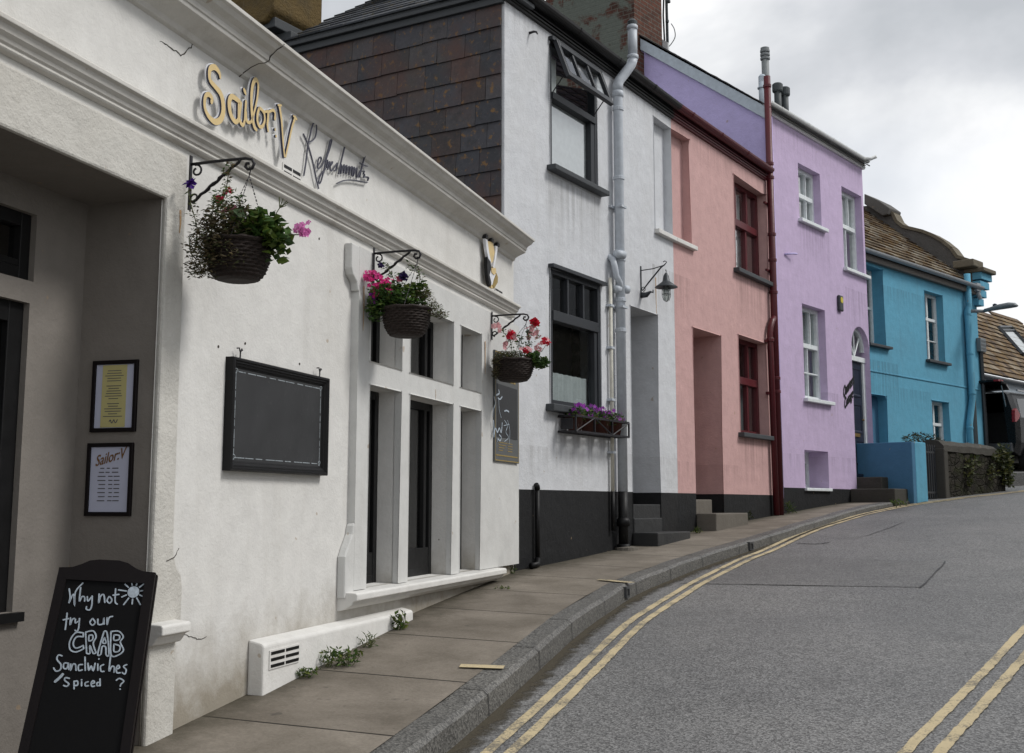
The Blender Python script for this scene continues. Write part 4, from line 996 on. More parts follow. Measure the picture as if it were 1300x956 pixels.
# --- two framed notices on the side wall of the entrance
def notice(name, lab, p, paper, inner):
    (xl, yt, xr, yb) = p
    # side plane x = U_REC ; its own frame: x runs outwards from the corner to the street
    Fr = Fac(S.pt(U_REC, 0).xy, S.a + pi / 2)
    u0, z0, z1 = -S.side(xl, (yt + yb) / 2, U_REC)[0], S.side(xl, yb, U_REC)[1], S.side(xl, yt, U_REC)[1]
    u1 = -S.side(xr, (yt + yb) / 2, U_REC)[0]
    T = Thing(name, lab, 'framed notice', Fr, ((u0 + u1) / 2, 0, z0))
    b = MB(); frame_profile(b, u0, u1, z0, z1, 0, [(0, 0), (0, -.014), (.002, -.016), (.016, -.016), (.018, -.012), (.018, -.004)]); b.build('frame', 'board_wood', T)
    b = MB(); b.box(u0 + .017, u1 - .017, -.006, -.003, z0 + .017, z1 - .017); b.build('mount', paper, T)
    inner(T, u0 + .017, u1 - .017, z0 + .017, z1 - .017); return T
rn = random.Random(11)
def inner_top(T, a, c, z0, z1):
    w = c - a
    b = MB(); b.box(a + w * .17, a + w * .80, -.008, -.006, z0 + .004, z1 - .004); b.build('paper', 'paper_yellow', T)
    b = MB()
    for k in range(19):
        if k in (5, 12): continue
        z = z1 - .03 - k * (z1 - z0 - .06) / 20; l = rn.uniform(.22, .5) * w
        b.box(a + w * .48 - l / 2, a + w * .48 + l / 2, -.009, -.0075, z - .0016, z + .0016)
    b.ribbon([(a + w * (.4 + .03 * k), z0 + .03 + .008 * sin(k * 2)) for k in range(8)], .004, -.009, -.0075)
    b.build('small_print', 'ink', T)
def inner_low(T, a, c, z0, z1):
    w, h = c - a, z1 - z0
    b = MB(); sx, sz = w / 350., h / 640.   # redraw the house logo: 'Sailor:V'
    vs, fs = text_mesh('Sailor:V', .062, .25, .0)
    for k, (dx, dz) in enumerate(((-.0011, 0), (.0011, .0006), (0, -.001))): b.add([(a + w * .5 + v[0] * .80 + dx, -.0078 - .0002 * k, z1 - h * .235 + v[1] * 1.1 + v[0] * .2 + dz) for v in vs], fs); b.build('logo', 'ink_gold', T)
    b = MB()
    for k in range(9):
        z = z1 - h * .33 - k * h * .062
        for (x0, x1) in (((.24, .36), (.42, .5), (.56, .72)) if k < 2 else ((.22, .40), (.48, .58), (.62, .76))):
            b.box(a + w * (x0 + rn.uniform(-.02, .02)), a + w * x1, -.0075, -.0055, z - .0022, z + .0022)
    b.build('small_print', 'ink', T)
notice('framed_notice', 'black framed notice with yellow sheet, the upper one in the shop entrance', (118, 459, 175, 549), 'paper_white', inner_top)
notice('framed_notice', 'black framed white notice headed Sailor:V, below the yellow one in the entrance', (111, 563, 169, 655), 'paper_white', inner_low)

# --- A-board with chalk writing
AP = Vector((-1.80633572, 4.8, -0.24623976)); AA = Vector((0.99621556, 0.06632575, -0.05617347)); AU = Vector((0.03387527, 0.29889817, 0.95368357)); AN = AA.cross(AU)
def ab(px, py):
    r = ray(60 + px / 5.975, 710 + py / 5.975); q = r * (AP.dot(AN) / r.dot(AN)) - AP; return q.dot(AA), q.dot(AU)
AH = (pave_z(-1.7, 4.6) - AP.z) / AU.z      # negative: length down to the ground
T = Thing('a_board', 'dark wooden A-board chalked Why not try our CRAB Sandwiches standing by the shop entrance', 'A-board', WORLD, (AP + AA * .19 + AU * AH))
PW = lambda x, y, z: tuple(AP + AA * x + AU * z + AN * (-y))
class MBP(MB): pass
def plate(b, poly, y0, y1):
    n = len(poly); s0 = [PW(p[0], y0, p[1]) for p in poly]; s1 = [PW(p[0], y1, p[1]) for p in poly]
    b.add(s0 + s1, [tuple(range(n)), tuple(range(2 * n - 1, n - 1, -1))] + [(i, n + i, n + (i + 1) % n, (i + 1) % n) for i in range(n)])
W = .378
fl = lambda z: .022 * (-z)     # the board flares a little to its foot
top = [(0, 0), (.05, .004), (.085, .018), (.115, .034), (.15, .040), (.23, .040), (.265, .032), (.30, .012), (.33, .002), (W, 0)]
b = MB()
plate(b, [(-fl(AH), AH), (.036 - fl(AH), AH), (.036, -.045), (0, 0)], -.010, .014)
plate(b, [(W + fl(AH), AH), (W, 0), (W - .036, -.045), (W - .036 + fl(AH), AH)], -.010, .014)
plate(b, [(.0, 0)] + top[1:-1] + [(W, 0), (W - .036, -.046), (.036, -.046)], -.0105, .014)
plate(b, [(.036 - fl(AH + .07), AH + .07), (W - .036 + fl(AH + .07), AH + .07), (W - .036 + fl(AH + .14), AH + .14), (.036 - fl(AH + .14), AH + .14)], -.0102, .014)
b.build('frame', 'board_wood', T)
b = MB(); plate(b, [(.034 - fl(AH + .13), AH + .13), (W - .034 + fl(AH + .13), AH + .13), (W - .034, -.04), (.034, -.04)], -.002, .006); b.build('board', 'dark_board', T)
# back leaf leaning the other way
BU_ = Vector((.13, -.10, .98)).normalized(); Lb = AH * AU.z / BU_.z
b = MB(); q0 = AP - AN * .03
for (x0, x1) in ((0, .036), (W - .036, W)):
    b.add([tuple(q0 + AA * x + BU_ * z - AN * y) for y in (.0, .022) for (x, z) in ((x0, 0), (x1, 0), (x1, Lb), (x0, Lb))], [(0, 1, 2, 3), (7, 6, 5, 4), (0, 4, 5, 1), (1, 5, 6, 2), (2, 6, 7, 3), (3, 7, 4, 0)])
b.add([tuple(q0 + AA * x + BU_ * z - AN * y) for y in (.004, .018) for (x, z) in ((.03, 0), (W - .03, 0), (W - .03, Lb + .1), (.03, Lb + .1))], [(0, 1, 2, 3), (7, 6, 5, 4), (0, 4, 5, 1), (1, 5, 6, 2), (2, 6, 7, 3), (3, 7, 4, 0)])
b.build('back_leaf', 'board_wood', T)
writing = [
 [(168, 225), (175, 290), (165, 335), (200, 265), (208, 355), (215, 250), (272, 182)], [(255, 215), (245, 320), (265, 285), (285, 290), (285, 320)], [(305, 285), (310, 320), (335, 290)], [(342, 280), (340, 345), (325, 385), (298, 380), (300, 360)],
 [(395, 265), (392, 335), (405, 285), (430, 270), (438, 330)], [(470, 285), (455, 315), (475, 335), (492, 310), (475, 285)], [(520, 225), (516, 320), (532, 342)], [(500, 275), (545, 268)],
 [(152, 410), (145, 480), (138, 535)], [(122, 462), (165, 452)], [(178, 445), (175, 500), (190, 460), (208, 450)], [(215, 455), (215, 485), (240, 470)], [(246, 450), (240, 520), (228, 548), (212, 540)],
 [(345, 450), (325, 480), (345, 502), (365, 480), (345, 450)], [(385, 455), (388, 495), (425, 490), (430, 445), (432, 495)], [(455, 445), (455, 498), (470, 445), (498, 435)],
 [(275, 560), (215, 560), (172, 625), (175, 685), (220, 705), (278, 680)], [(275, 590), (225, 590), (200, 630), (205, 665), (230, 675), (275, 655)], [(275, 560), (275, 590)], [(278, 680), (275, 655)],
 [(292, 555), (300, 715)], [(292, 555), (350, 545), (372, 590), (350, 640), (372, 710)], [(318, 580), (345, 578), (345, 610), (318, 620), (318, 580)], [(300, 715), (325, 715), (325, 655), (350, 715), (372, 710)],
 [(432, 550), (385, 715), (408, 722), (418, 665), (445, 668), (448, 725), (470, 722), (455, 560), (432, 550)], [(435, 595), (422, 635), (448, 635), (435, 595)],
 [(485, 550), (485, 725), (540, 728), (580, 690), (555, 630), (578, 590), (545, 548), (485, 550)], [(508, 575), (508, 615), (545, 610), (548, 580), (508, 575)], [(508, 645), (508, 700), (545, 698), (552, 660), (508, 645)],
 [(115, 735), (88, 728), (75, 760), (105, 800), (100, 840), (68, 850), (50, 825)], [(160, 790), (130, 790), (125, 825), (150, 830), (162, 790), (165, 838)], [(180, 795), (178, 845), (195, 800), (215, 800), (220, 845)], [(270, 800), (240, 805), (240, 845), (268, 840)], [(288, 742), (290, 845)],
 [(310, 790), (318, 845), (335, 810), (350, 848), (365, 790)], [(385, 795), (385, 845)], [(392, 755), (394, 760)], [(430, 800), (405, 815), (410, 850), (432, 852)], [(482, 735), (470, 850), (490, 815), (510, 820), (508, 860)], [(525, 835), (550, 825), (540, 805), (525, 830), (530, 862), (555, 862)], [(605, 800), (580, 815), (600, 840), (590, 872), (570, 860)],
 [(120, 872), (95, 900), (60, 930)], [(170, 905), (140, 900), (135, 920), (165, 945), (150, 965), (125, 958)], [(205, 925), (205, 985)], [(205, 930), (230, 925), (232, 955), (206, 960)], [(262, 930), (262, 962)], [(261, 914), (263, 918)], [(312, 930), (290, 940), (292, 962), (315, 960)], [(335, 945), (360, 938), (350, 922), (335, 940), (340, 965), (362, 963)], [(402, 908), (402, 962)], [(402, 935), (380, 938), (380, 960), (402, 958)], [(525, 920), (550, 905), (582, 925), (560, 950), (555, 965)], [(553, 985), (555, 988)],
]
b = MB()
for k, L in enumerate(writing):
    b.ribbon([ab(*p) for p in L], .0052 if k not in (41,) else .010, .0042 + .00025 * (k % 5), -.001 + .002, P=lambda x, y, z: PW(x, -y + .006 - .006, z), sub=4)
b.build('chalk_writing', 'chalk', T, weld=False)
b = MB(); c0 = ab(655, 250)
b.ribbon([(c0[0] + .017 * cos(t), c0[1] + .017 * sin(t)) for t in [k * .5 for k in range(14)]], .012, .0045, .001, P=lambda x, y, z: PW(x, -y, z), sub=2)
b.ribbon([(c0[0] - .012, c0[1]), (c0[0] + .012, c0[1])], .024, .0048, .001, P=lambda x, y, z: PW(x, -y, z), sub=2)
for k in range(11):
    t = k * 2 * pi / 11 + .2; r0, r1 = .028, .048 + .012 * (k % 2)
    b.ribbon([(c0[0] + r0 * cos(t), c0[1] + r0 * sin(t)), (c0[0] + r1 * cos(t), c0[1] + r1 * sin(t))], .005, .0045, .001, P=lambda x, y, z: PW(x, -y, z))
b.build('chalk_sun', 'chalk', T, weld=False)

# ================================================================== BRACKETS AND HANGING BASKETS
def scroll(c, r0, turns, start, dirn=1, n=14):
    return [(c[0] + r0 * (1 - .6 * k / n) * cos(start + dirn * turns * 2 * pi * k / n), c[1] + r0 * (1 - .6 * k / n) * sin(start + dirn * turns * 2 * pi * k / n)) for k in range(n + 1)]
def bracket(u, zt, zb, arm, yw, label, group, name='basket_bracket', rr=.0075, cat='bracket', F_=None):
    """wrought iron bracket standing out from the wall; returns the hook point (local)"""
    T = Thing(name, label, cat, F_ or S, (u, yw, (zt + zb) / 2), group)
    b = MB(); b.box(u - .011, u + .011, yw - .007, yw, zb, zt); b.build('wall_bar', 'black_iron', T, bevel=.002)
    za = zt - (zt - zb) * .16
    Y = lambda d, z: (u, yw - d, z)
    b = MB()
    b.tube([Y(.006, za), Y(arm * .5, za + .004), Y(arm - .02, za + .004), Y(arm + .012, za - .004), Y(arm + .024, za - .024), Y(arm + .014, za - .046), Y(arm - .008, za - .050), Y(arm - .022, za - .036), Y(arm - .016, za - .02), Y(arm - .002, za - .022)], rr, 6)
    b.build('arm', 'black_iron', T, smooth=True)
    b = MB()
    P0, P1 = Vector(Y(.02, zb + (zt - zb) * .14)), Vector(Y(arm - .045, za))
    tw = [P0.lerp(P1, k / 16) + Vector((.004 * sin(k * 1.9), .004 * cos(k * 1.9), 0)) for k in range(17)]
    b.tube(tw, [rr * (1.25 if 4 < k < 12 and k % 2 else .95) for k in range(17)], 6)
    b.build('brace', 'black_iron', T, smooth=True)
    zc = za - .034; b = MB()
    b.tube([Y(.006 + .03 + p[0], zc + p[1]) for p in scroll((0, 0), .03, 1.0, pi * .6, -1)], rr * .7, 5)
    b.build('scroll', 'black_iron', T, smooth=True); b = MB()
    zc = zb + (zt - zb) * .22
    b.tube([Y(.03 + p[0], zc + p[1]) for p in scroll((0, 0), .026, .9, pi * 1.5, -1)], rr * .7, 5)
    b.build('scroll', 'black_iron', T, smooth=True)
    return S.pt(u, yw - arm, za - .05) if F_ is None else F_.pt(u, yw - arm, za - .05)

def basket(label, hook, cpx, zrim, r, h, seed, fill, group='hanging flower baskets on the shop front'):
    """cpx: centre of the basket; fill(T, R, C, rnd) adds plants"""
    C = at(cpx, 400, hook.y); C.z = zrim; rnd = random.Random(seed)
    T = Thing('hanging_basket', label, 'hanging basket', WORLD, (C.x, C.y, zrim - h), group)
    b = MB(); n = 40; rows = 22; prof = []
    for i in range(rows + 1):
        t = i / rows; rr = r * (.50 + .50 * math.sqrt(max(0, 1 - (1 - t) ** 2.1))); prof.append((rr + .0035 * (1 if i % 2 else -1), zrim - h + h * t))
    prof.insert(0, (.001, zrim - h + .002))
    b.lathe(prof, (C.x, C.y, 0), n, wob=lambda i, j: 1 + .018 * (1 if (i // 2 + j) % 2 else -1) + .012 * sin(j * .9 + i))
    b.tube([(C.x + r * 1.02 * cos(t), C.y + r * 1.02 * sin(t), zrim + .003 * sin(t * 9)) for t in [k * 2 * pi / 30 for k in range(31)]], .010, 6)
    b.build('wicker_bowl', 'wicker', T)
    b = MB(); b.lathe([(r * .93, zrim - .02), (r * .5, zrim + .012), (0.001, zrim + .02)], (C.x, C.y, 0), 20); b.build('soil', 'soil', T, smooth=True)
    b = MB()
    for k in range(3):
        a = 2 * pi * k / 3 + .5; e = Vector((C.x + r * .96 * cos(a), C.y + r * .96 * sin(a), zrim)); h0 = Vector((hook.x, hook.y, hook.z - .03))
        L = (e - h0).length; m = int(L / .016)
        for q in range(m):
            p0, p1 = h0.lerp(e, q / m), h0.lerp(e, (q + .72) / m)
            b.tube([p0, p1], .0032 if q % 2 else .0020, 4)
    b.tube([(hook.x, hook.y, hook.z + .012), (hook.x + .006, hook.y, hook.z), (hook.x, hook.y, hook.z - .03)], .003, 5)
    b.build('chain', 'black_iron', T)
    fill(T, C, r, rnd)
    return T
def stem_line(b, pts, rr=.003): b.tube(pts, rr, 5)
def flowers(T, name, specs, rnd, tint, r=.014, n=8, spread=.03, Y=None, petals=5):
    for (px, py, dY) in specs:
        c = at(px, py, Y + dY); b = MB()
        for _ in range(n):
            q = c + Vector((rnd.gauss(0, spread * .5), rnd.gauss(0, spread * .5), rnd.gauss(0, spread * .42)))
            blossom(b, q, r * rnd.uniform(.8, 1.25), rnd, tint, petals)
        b.build(name, 'petal', T, weld=False)
def trail(b, bs, pts, Y, rnd, n, size, tints, jit=.012, narrow=.45):
    w = [at(x, y, Y) for x, y in pts]; w = catmull(w, 5); bs.tube(w, .0024, 4)
    for _ in range(n):
        p = rnd.choice(w) + Vector((rnd.gauss(0, jit), rnd.gauss(0, jit), rnd.gauss(0, jit)))
        t = rnd.choice(tints); leaf(b, p, size, rnd, t, .4, narrow)

ZB = lambda y, Y: at(650, y, Y).z
# basket one
hk = bracket(-5.405, 1.640, 1.375, .315, -.031, 'black scrolled iron bracket holding the basket nearest the entrance, purple petunia beside it', 'basket brackets on the shop front')
Y1 = hk.y
def fill1(T, C, r, rnd):
    b, bs = MB(), MB(); B1 = BROWN; G = GREEN
    for (x, y, rx, rz, n, sz, tn) in ((292, 285, .13, .11, 850, .030, B1), (272, 305, .11, .11, 850, .028, B1), (257, 325, .08, .08, 340, .024, B1), (284, 322, .10, .08, 520, .026, B1), (268, 343, .06, .04, 220, .020, B1), (250, 343, .05, .03, 160, .018, B1), (283, 258, .05, .07, 200, .024, G), (300, 330, .07, .06, 260, .022, B1)):
        clump(b, at(x, y, Y1 - .07), (rx, .13, rz), n, sz, rnd, tn, .34)
    for (x, y, rx, rz, n, sz) in ((325, 283, .09, .06, 170, .06), (340, 300, .085, .06, 170, .055), (315, 300, .08, .07, 150, .05), (354, 308, .04, .05, 70, .045), (352, 324, .02, .04, 20, .05)):
        clump(b, at(x, y, Y1 - .03), (rx, .10, rz), n, sz, rnd, GREEN + LIME[:1], .75)
    trail(b, bs, [(285, 285), (280, 262), (287, 240), (291, 212)], Y1, rnd, 120, .024, GREEN + BROWN[:2])
    trail(b, bs, [(300, 290), (305, 268), (303, 248)], Y1, rnd, 60, .026, GREEN)
    trail(b, bs, [(272, 315), (268, 285), (272, 258)], Y1, rnd, 70, .024, GREEN + BROWN)
    trail(b, bs, [(247, 318), (250, 290), (243, 262), (239, 243)], Y1 - .02, rnd, 90, .020, GREEN + BROWN)
    trail(b, bs, [(250, 330), (242, 320), (240, 300)], Y1 - .02, rnd, 40, .018, BROWN)
    trail(b, bs, [(275, 340), (258, 345), (243, 348)], Y1 - .04, rnd, 70, .018, BROWN, .016)
    bs.tube([at(345, 295, Y1), at(362, 298, Y1 - .02), at(380, 298, Y1 - .02)], .0028, 5)
    bs.tube([at(345, 280, Y1), at(355, 264, Y1)], .0022, 5)
    for k in range(9): bs.tube([at(355, 264, Y1), at(354 + rnd.uniform(-2, 12), 250 + rnd.uniform(0, 12), Y1)], .002, 4)
    b.build('foliage', 'leaf', T, weld=False); bs.build('stem', 'stem', T)
    flowers(T, 'flower', [(386, 290, -.02), (389, 294, -.03)], rnd, (.68, .22, .50), .016, 14, .034, Y1)
    flowers(T, 'flower', [(242, 233, -.05)], rnd, (.07, .02, .24), .034, 3, .010, Y1)
    flowers(T, 'flower', [(291, 245, 0), (278, 252, 0), (281, 254, -.01)], rnd, (.50, .02, .07), .014, 5, .018, Y1)
    flowers(T, 'flower', [(285, 266, 0), (296, 264, 0), (293, 267, 0)], rnd, (.55, .20, .28), .013, 4, .018, Y1)
basket('wicker hanging basket with browning foliage and one pink geranium reaching out sideways', hk, 300, ZB(309, Y1), .150, .178, 21, fill1)
# basket two
hk = bracket(-3.30, 1.640, 1.395, .300, -.056, 'black scrolled iron bracket above the top lights, pink flowers before its foot', 'basket brackets on the shop front')
Y2 = hk.y
def fill2(T, C, r, rnd):
    b, bs = MB(), MB()
    for (x, y, rx, rz, n, sz) in ((487, 375, .09, .09, 330, .040), (481, 388, .08, .08, 260, .036), (500, 378, .10, .08, 300, .038), (475, 397, .05, .06, 160, .03), (518, 384, .10, .05, 300, .036)):
        clump(b, at(x, y, Y2 - .03), (rx, .10, rz), n, sz, rnd, GREEN, .6)
    clump(b, at(518, 372, Y2), (.07, .08, .06), 110, .036, rnd, LIME + GREEN[:1], .6)
    clump(b, at(530, 368, Y2), (.05, .06, .06), 60, .045, rnd, GREEN, .8)
    for (x, y, rx, rz, n) in ((538, 383, .08, .08, 620), (551, 394, .06, .05, 380), (561, 400, .045, .025, 160), (540, 372, .035, .05, 160)):
        clump(b, at(x, y, Y2 - .02), (rx, .08, rz), n, .020, rnd, BROWN + LIME[:1], .28)
    trail(b, bs, [(503, 370), (500, 355), (494, 343), (491, 335)], Y2, rnd, 90, .026, GREEN + BROWN[:1])
    trail(b, bs, [(510, 372), (505, 358), (508, 350)], Y2, rnd, 60, .026, GREEN)
    trail(b, bs, [(528, 372), (533, 355), (529, 342), (518, 336)], Y2, rnd, 90, .024, GREEN + BROWN[:2])
    for (x0, y0, x1, y1) in ((482, 380, 470, 352), (488, 375, 488, 362)): bs.tube([at(x0, y0, Y2), at(x1, y1, Y2 - .03)], .0028, 5)
    b.build('foliage', 'leaf', T, weld=False); bs.build('stem', 'stem', T)
    flowers(T, 'flower', [(470, 350, -.06), (466, 351, -.06), (474, 348, -.06)], rnd, (.72, .07, .30), .016, 10, .035, Y2)
    flowers(T, 'flower', [(479, 368, -.06), (487, 362, -.06), (494, 367, -.07), (483, 372, -.07), (490, 358, -.05), (475, 362, -.06)], rnd, (.78, .04, .27), .017, 9, .04, Y2)
    flowers(T, 'flower', [(473, 377, -.06), (476, 381, -.06)], rnd, (.26, .02, .34), .03, 3, .02, Y2)
    flowers(T, 'flower', [(513, 351, -.02)], rnd, (.02, .012, .06), .032, 4, .012, Y2)
    flowers(T, 'flower', [(483, 336, -.04)], rnd, (.02, .012, .06), .026, 2, .008, Y2)
    flowers(T, 'flower', [(506, 353, -.02)], rnd, (.65, .16, .26), .018, 5, .018, Y2)
basket('wicker hanging basket with magenta geraniums at its left and straw coloured growth at its right', hk, 516, ZB(393, Y2), .152, .176, 22, fill2)
# basket three
hk = bracket(-.825, 1.615, 1.375, .300, -.056, 'black scrolled iron bracket at the far corner of the shop', 'basket brackets on the shop front')
Y3 = hk.y
def fill3(T, C, r, rnd):
    b, bs = MB(), MB()
    for (x, y, rx, rz, n, tn) in ((640, 456, .10, .07, 800, BROWN), (633, 464, .06, .08, 500, BROWN), (650, 453, .15, .05, 600, BROWN + GREEN[:1]), (630, 474, .03, .05, 140, BROWN)):
        clump(b, at(x, y, Y3 - .05), (rx, .12, rz), n, .024, rnd, tn, .3)
    for (x, y, rx, rz, n) in ((677, 456, .07, .06, 240), (686, 462, .06, .045, 180), (693, 459, .03, .02, 60)):
        clump(b, at(x, y, Y3 - .03), (rx, .07, rz), n, .040, rnd, GREEN, .65)
    trail(b, bs, [(671, 452), (672, 435), (671, 420)], Y3, rnd, 90, .034, GREEN)
    trail(b, bs, [(660, 455), (660, 440), (659, 428)], Y3, rnd, 60, .034, GREEN)
    trail(b, bs, [(649, 455), (649, 440), (648, 430)], Y3, rnd, 30, .03, GREEN)
    trail(b, bs, [(649, 432), (641, 424), (637, 419)], Y3, rnd, 20, .03, GREEN)
    trail(b, bs, [(672, 424), (678, 412), (682, 420), (683, 428)], Y3, rnd, 20, .03, GREEN)
    bs.tube([at(676, 452, Y3), at(688, 446, Y3), at(693, 438, Y3)], .002, 4)
    b.build('foliage', 'leaf', T, weld=False); bs.build('stem', 'stem', T)
    flowers(T, 'flower', [(679, 408, -.02), (676, 407, 0), (681, 411, 0), (649, 425, 0), (649, 428, 0), (693, 435, -.02), (667, 448, -.06)], rnd, (.58, .015, .04), .024, 5, .03, Y3)
    flowers(T, 'flower', [(671, 415, 0), (677, 421, 0), (653, 426, 0), (645, 425, 0), (643, 438, 0), (690, 434, 0), (668, 445, -.05), (681, 445, 0), (634, 416, 0), (675, 425, 0)], rnd, (.74, .40, .42), .024, 5, .04, Y3)
basket('wicker hanging basket with red and pale pink fuchsias, nearest the white cottage', hk, 652, ZB(458, Y3), .168, .176, 23, fill3)

# ================================================================== WHITE COTTAGE
Wt = white; DZ = .147
T = Thing('white_cottage', 'white rendered cottage with black painted base, black gutter and slate hung side wall', 'house', Wt, (1.9, 0, -.5))
du0, du1, dz0, dz1 = 2.70, 3.455, .0, 2.187
up = Wt.rect(699, 53, 757, 211); uw0, uw1, uz0, uz1 = .87, 1.93, 3.30, 4.61
lw0, lw1, lz0, lz1 = .86, 1.96, .955, 2.295
br0, br1, brz0, brz1 = 3.30, WU, 2.86, 4.56
_y = Wt.rect(830, 148, 861, 290); br0 = _y[0]; brz0 = _y[2]; brz1 = _y[3]
b = MB()
b.wall([0, WU], [-1.3, DZ, 4.72], 0, [(uw0, uw1, uz0, uz1, .03), (lw0, lw1, lz0, lz1, .03), (du0, du1, -1.3, dz1, .62), (br0, WU, brz0, brz1, .10)], lambda u, z: 1 if z < DZ else 0)
b.face([(br0, .10, brz0), (WU, .10, brz0), (WU, .10, brz1), (br0, .10, brz1)], 0)
b.build('wall', ['cottage_white', 'dado'], T, bevel=.014)
shell(T, 0, WU, 6.0, -1.3, 4.70, 'cottage_white', roof=False)
b = MB(); b.box(0.02, WU - .02, 2.4, 2.44, -1.3, 4.6); b.box(.02, WU - .02, .05, 2.4, 2.72, 2.76); b.build('inner_wall', 'interior_warm', T)
# slate hung side wall
b = MB()
yy0 = .03; tints = [(.046, .045, .053), (.055, .050, .054), (.038, .039, .047), (.062, .046, .044), (.050, .043, .045)]
slate_field(b, lambda a, h, o: (-.004 - o, yy0 + a, 1.2 + h), 5.2, 3.50, .30, .232, tints, tilt=.016, rnd=random.Random(9))
b.build('slate_cladding', 'slates', T, weld=False)
# roof: low hipped slates, lead flashing over the slate wall
b = MB(); e0, hz, tp = -.10, 4.80, tan(math.radians(26))
HIPL = Wt.side(362, 12, 0)[0] + .1
def hip(b, rows=14, sh=.22):
    rr = random.Random(4)
    # side slope facing down the street (x rises)
    slate_field(b, lambda a, h, o: (e0 + h * cos(math.radians(34)) - o * .4, -.1 + a, hz + h * sin(math.radians(34)) + o), HIPL, 2.6, .28, sh, [(.05, .055, .065), (.06, .065, .075), (.045, .05, .058)], rnd=rr, tilt=.012)
hip(b)
ra = 26; 
slate_field(b, lambda a, h, o: (.9 + a, -.02 + h * cos(math.radians(24)), 4.83 + h * sin(math.radians(24)) + o), WU - .9, 3.2, .28, .22, [(.05, .055, .065), (.06, .065, .075)], rnd=random.Random(6))
b.build('roof', 'roof_slate', T, weld=False)
b = MB(); b.box(-.085, .4, -.10, 6.0, 4.735, 4.775); b.box(-.075, .4, -.09, 6.0, 4.776, 4.84); b.box(-.045, .0, .0, 6.0, 4.66, 4.733); b.build('lead_flashing', 'slate_sill', T, bevel=.006)
# stubby lichen covered chimney on the far end of the side wall
ya, yb_ = Wt.side(367, 12, -.1)[0], Wt.side(322, 22, -.1)[0]
b = MB(); rc = random.Random(12)
def stone(b, x0, x1, y0, y1, z0, z1, ch):
    ring = [(x0, y0 + ch, z0), (x0, y1 - ch, z0), (x0, y1, z0 + ch), (x0, y1, z1), (x0, y0, z1), (x0, y0, z0 + ch)]
    b.add(ring + [(x1, p[1], p[2]) for p in ring], [(0, 1, 2, 3, 4, 5), (11, 10, 9, 8, 7, 6)] + [(i, 6 + i, 6 + (i + 1) % 6, (i + 1) % 6) for i in range(6)])
stone(b, -.28, .5, ya + .05, yb_, 4.97, 6.2, .12); stone(b, -.16, .5, yb_ + .03, yb_ + .6, 5.10, 6.0, .10)
ch = b.build('chimney_stack', 'lichen_stone', T, bevel=.03)
b2 = MB(); b2.box(-.06, .3, ya, yb_ + .7, 4.76, 4.92); b2.box(-.22, .4, ya + .08, yb_ + .5, 4.92, 5.03); b2.build('flashing', 'slate_sill', T, parent=ch, bevel=.01)
# gutter and fascia
def gutter(T, u0, u1, z, mat, yo=-.02, r=.06, fascia=.11, name='gutter'):
    b = MB(); b.box(u0, u1, -.035, .02, z - fascia, z + .03); b.box(u0, u1, -.05, -.034, z - fascia + .02, z - fascia + .035); b.box(u0, u1, -.055, -.034, z - fascia + .055, z - fascia + .07)
    b.build('fascia', mat, T)
    b = MB(); n = 8; pr = [(-.04 - r + r * cos(pi + pi * k / n), z + .045 + r * sin(pi + pi * k / n) * 1.05) for k in range(n + 1)]
    pr2 = [(-.04 - r + (r - .006) * cos(2 * pi - pi * k / n), z + .045 + (r - .006) * sin(2 * pi - pi * k / n)) for k in range(n + 1)]
    b.prism(pr + pr2, u0, u1, 'x')
    g = b.build(name, mat, T)
    b = MB(); u = u0 + .35
    while u < u1 - .1:
        b.prism([(p[0] * 1.0, p[1] - .004) for p in [(-.04 - r + (r + .006) * cos(pi + pi * k / n), z + .05 + (r + .006) * sin(pi + pi * k / n)) for k in range(n + 1)]], u, u + .03, 'x'); u += .95
    b.build('gutter_bracket', mat, T, parent=g)
gutter(T, -.03, WU - .002, 4.80, 'gutter_black')
# windows
yf = .012
w = window(T, uw0, uw1, uz0, uz1, .0, 'frame_grey', bars=[('h', 4.055, .07, .02), ('v', uw1 - .09, uz0, 4.03, .09)], fw=.05, fd=.09, sill=(uw0 - .06, uw1 + .09, .055, uz0 + .012, -.10, .05, 'slate_sill'), backing=None, gtop=4.05, glass='glass_sky',
           curtain=[(uw0 + .04, uw0 + .42, 4.10, uz1 - .05, 'curtain', .10)])
b = MB(); b.box(uw0 + .06, uw1 - .13, .07, .075, uz0 + .04, 4.03); b.build('pane_backing', 'pane_backing', T, parent=w)  # added white sheet, standing in for bright sky mirrored in this pane
b = MB(); b.box(uw0 - .02, uw1 + .04, -.05, .03, uz1 - .005, uz1 + .03); b.build('drip_rail', 'frame_grey', T, parent=w)
# open awning sash, hinged at its head
sa, sb, hz_, sl, an = uw0 + .02, uw1 - .03, uz1 - .01, .43, math.radians(20)
def sash(b, u0, u1, t0, t1, th=.045):
    q = lambda u, t, d: (u, -.03 - t * sin(an) - d * cos(an), hz_ - t * cos(an) + d * sin(an))
    vs = [q(u0, t0, 0), q(u1, t0, 0), q(u1, t1, 0), q(u0, t1, 0), q(u0, t0, th), q(u1, t0, th), q(u1, t1, th), q(u0, t1, th)]
    b.add(vs, [(0, 1, 2, 3), (4, 7, 6, 5), (0, 4, 5, 1), (1, 5, 6, 2), (2, 6, 7, 3), (3, 7, 4, 0)]); return q
b = MB()
sash(b, sa, sa + .055, 0, sl); sash(b, sb - .055, sb, 0, sl); sash(b, sa + .055, sb - .055, 0.001, .06); sash(b, sa + .055, sb - .055, sl - .065, sl - .001)
for k in (1, 2):
    uc = sa + (sb - sa) * k / 3; sash(b, uc - .018, uc + .018, .06, sl - .065, .035)
so = b.build('open_sash', 'frame_grey', T, parent=w, bevel=.004)
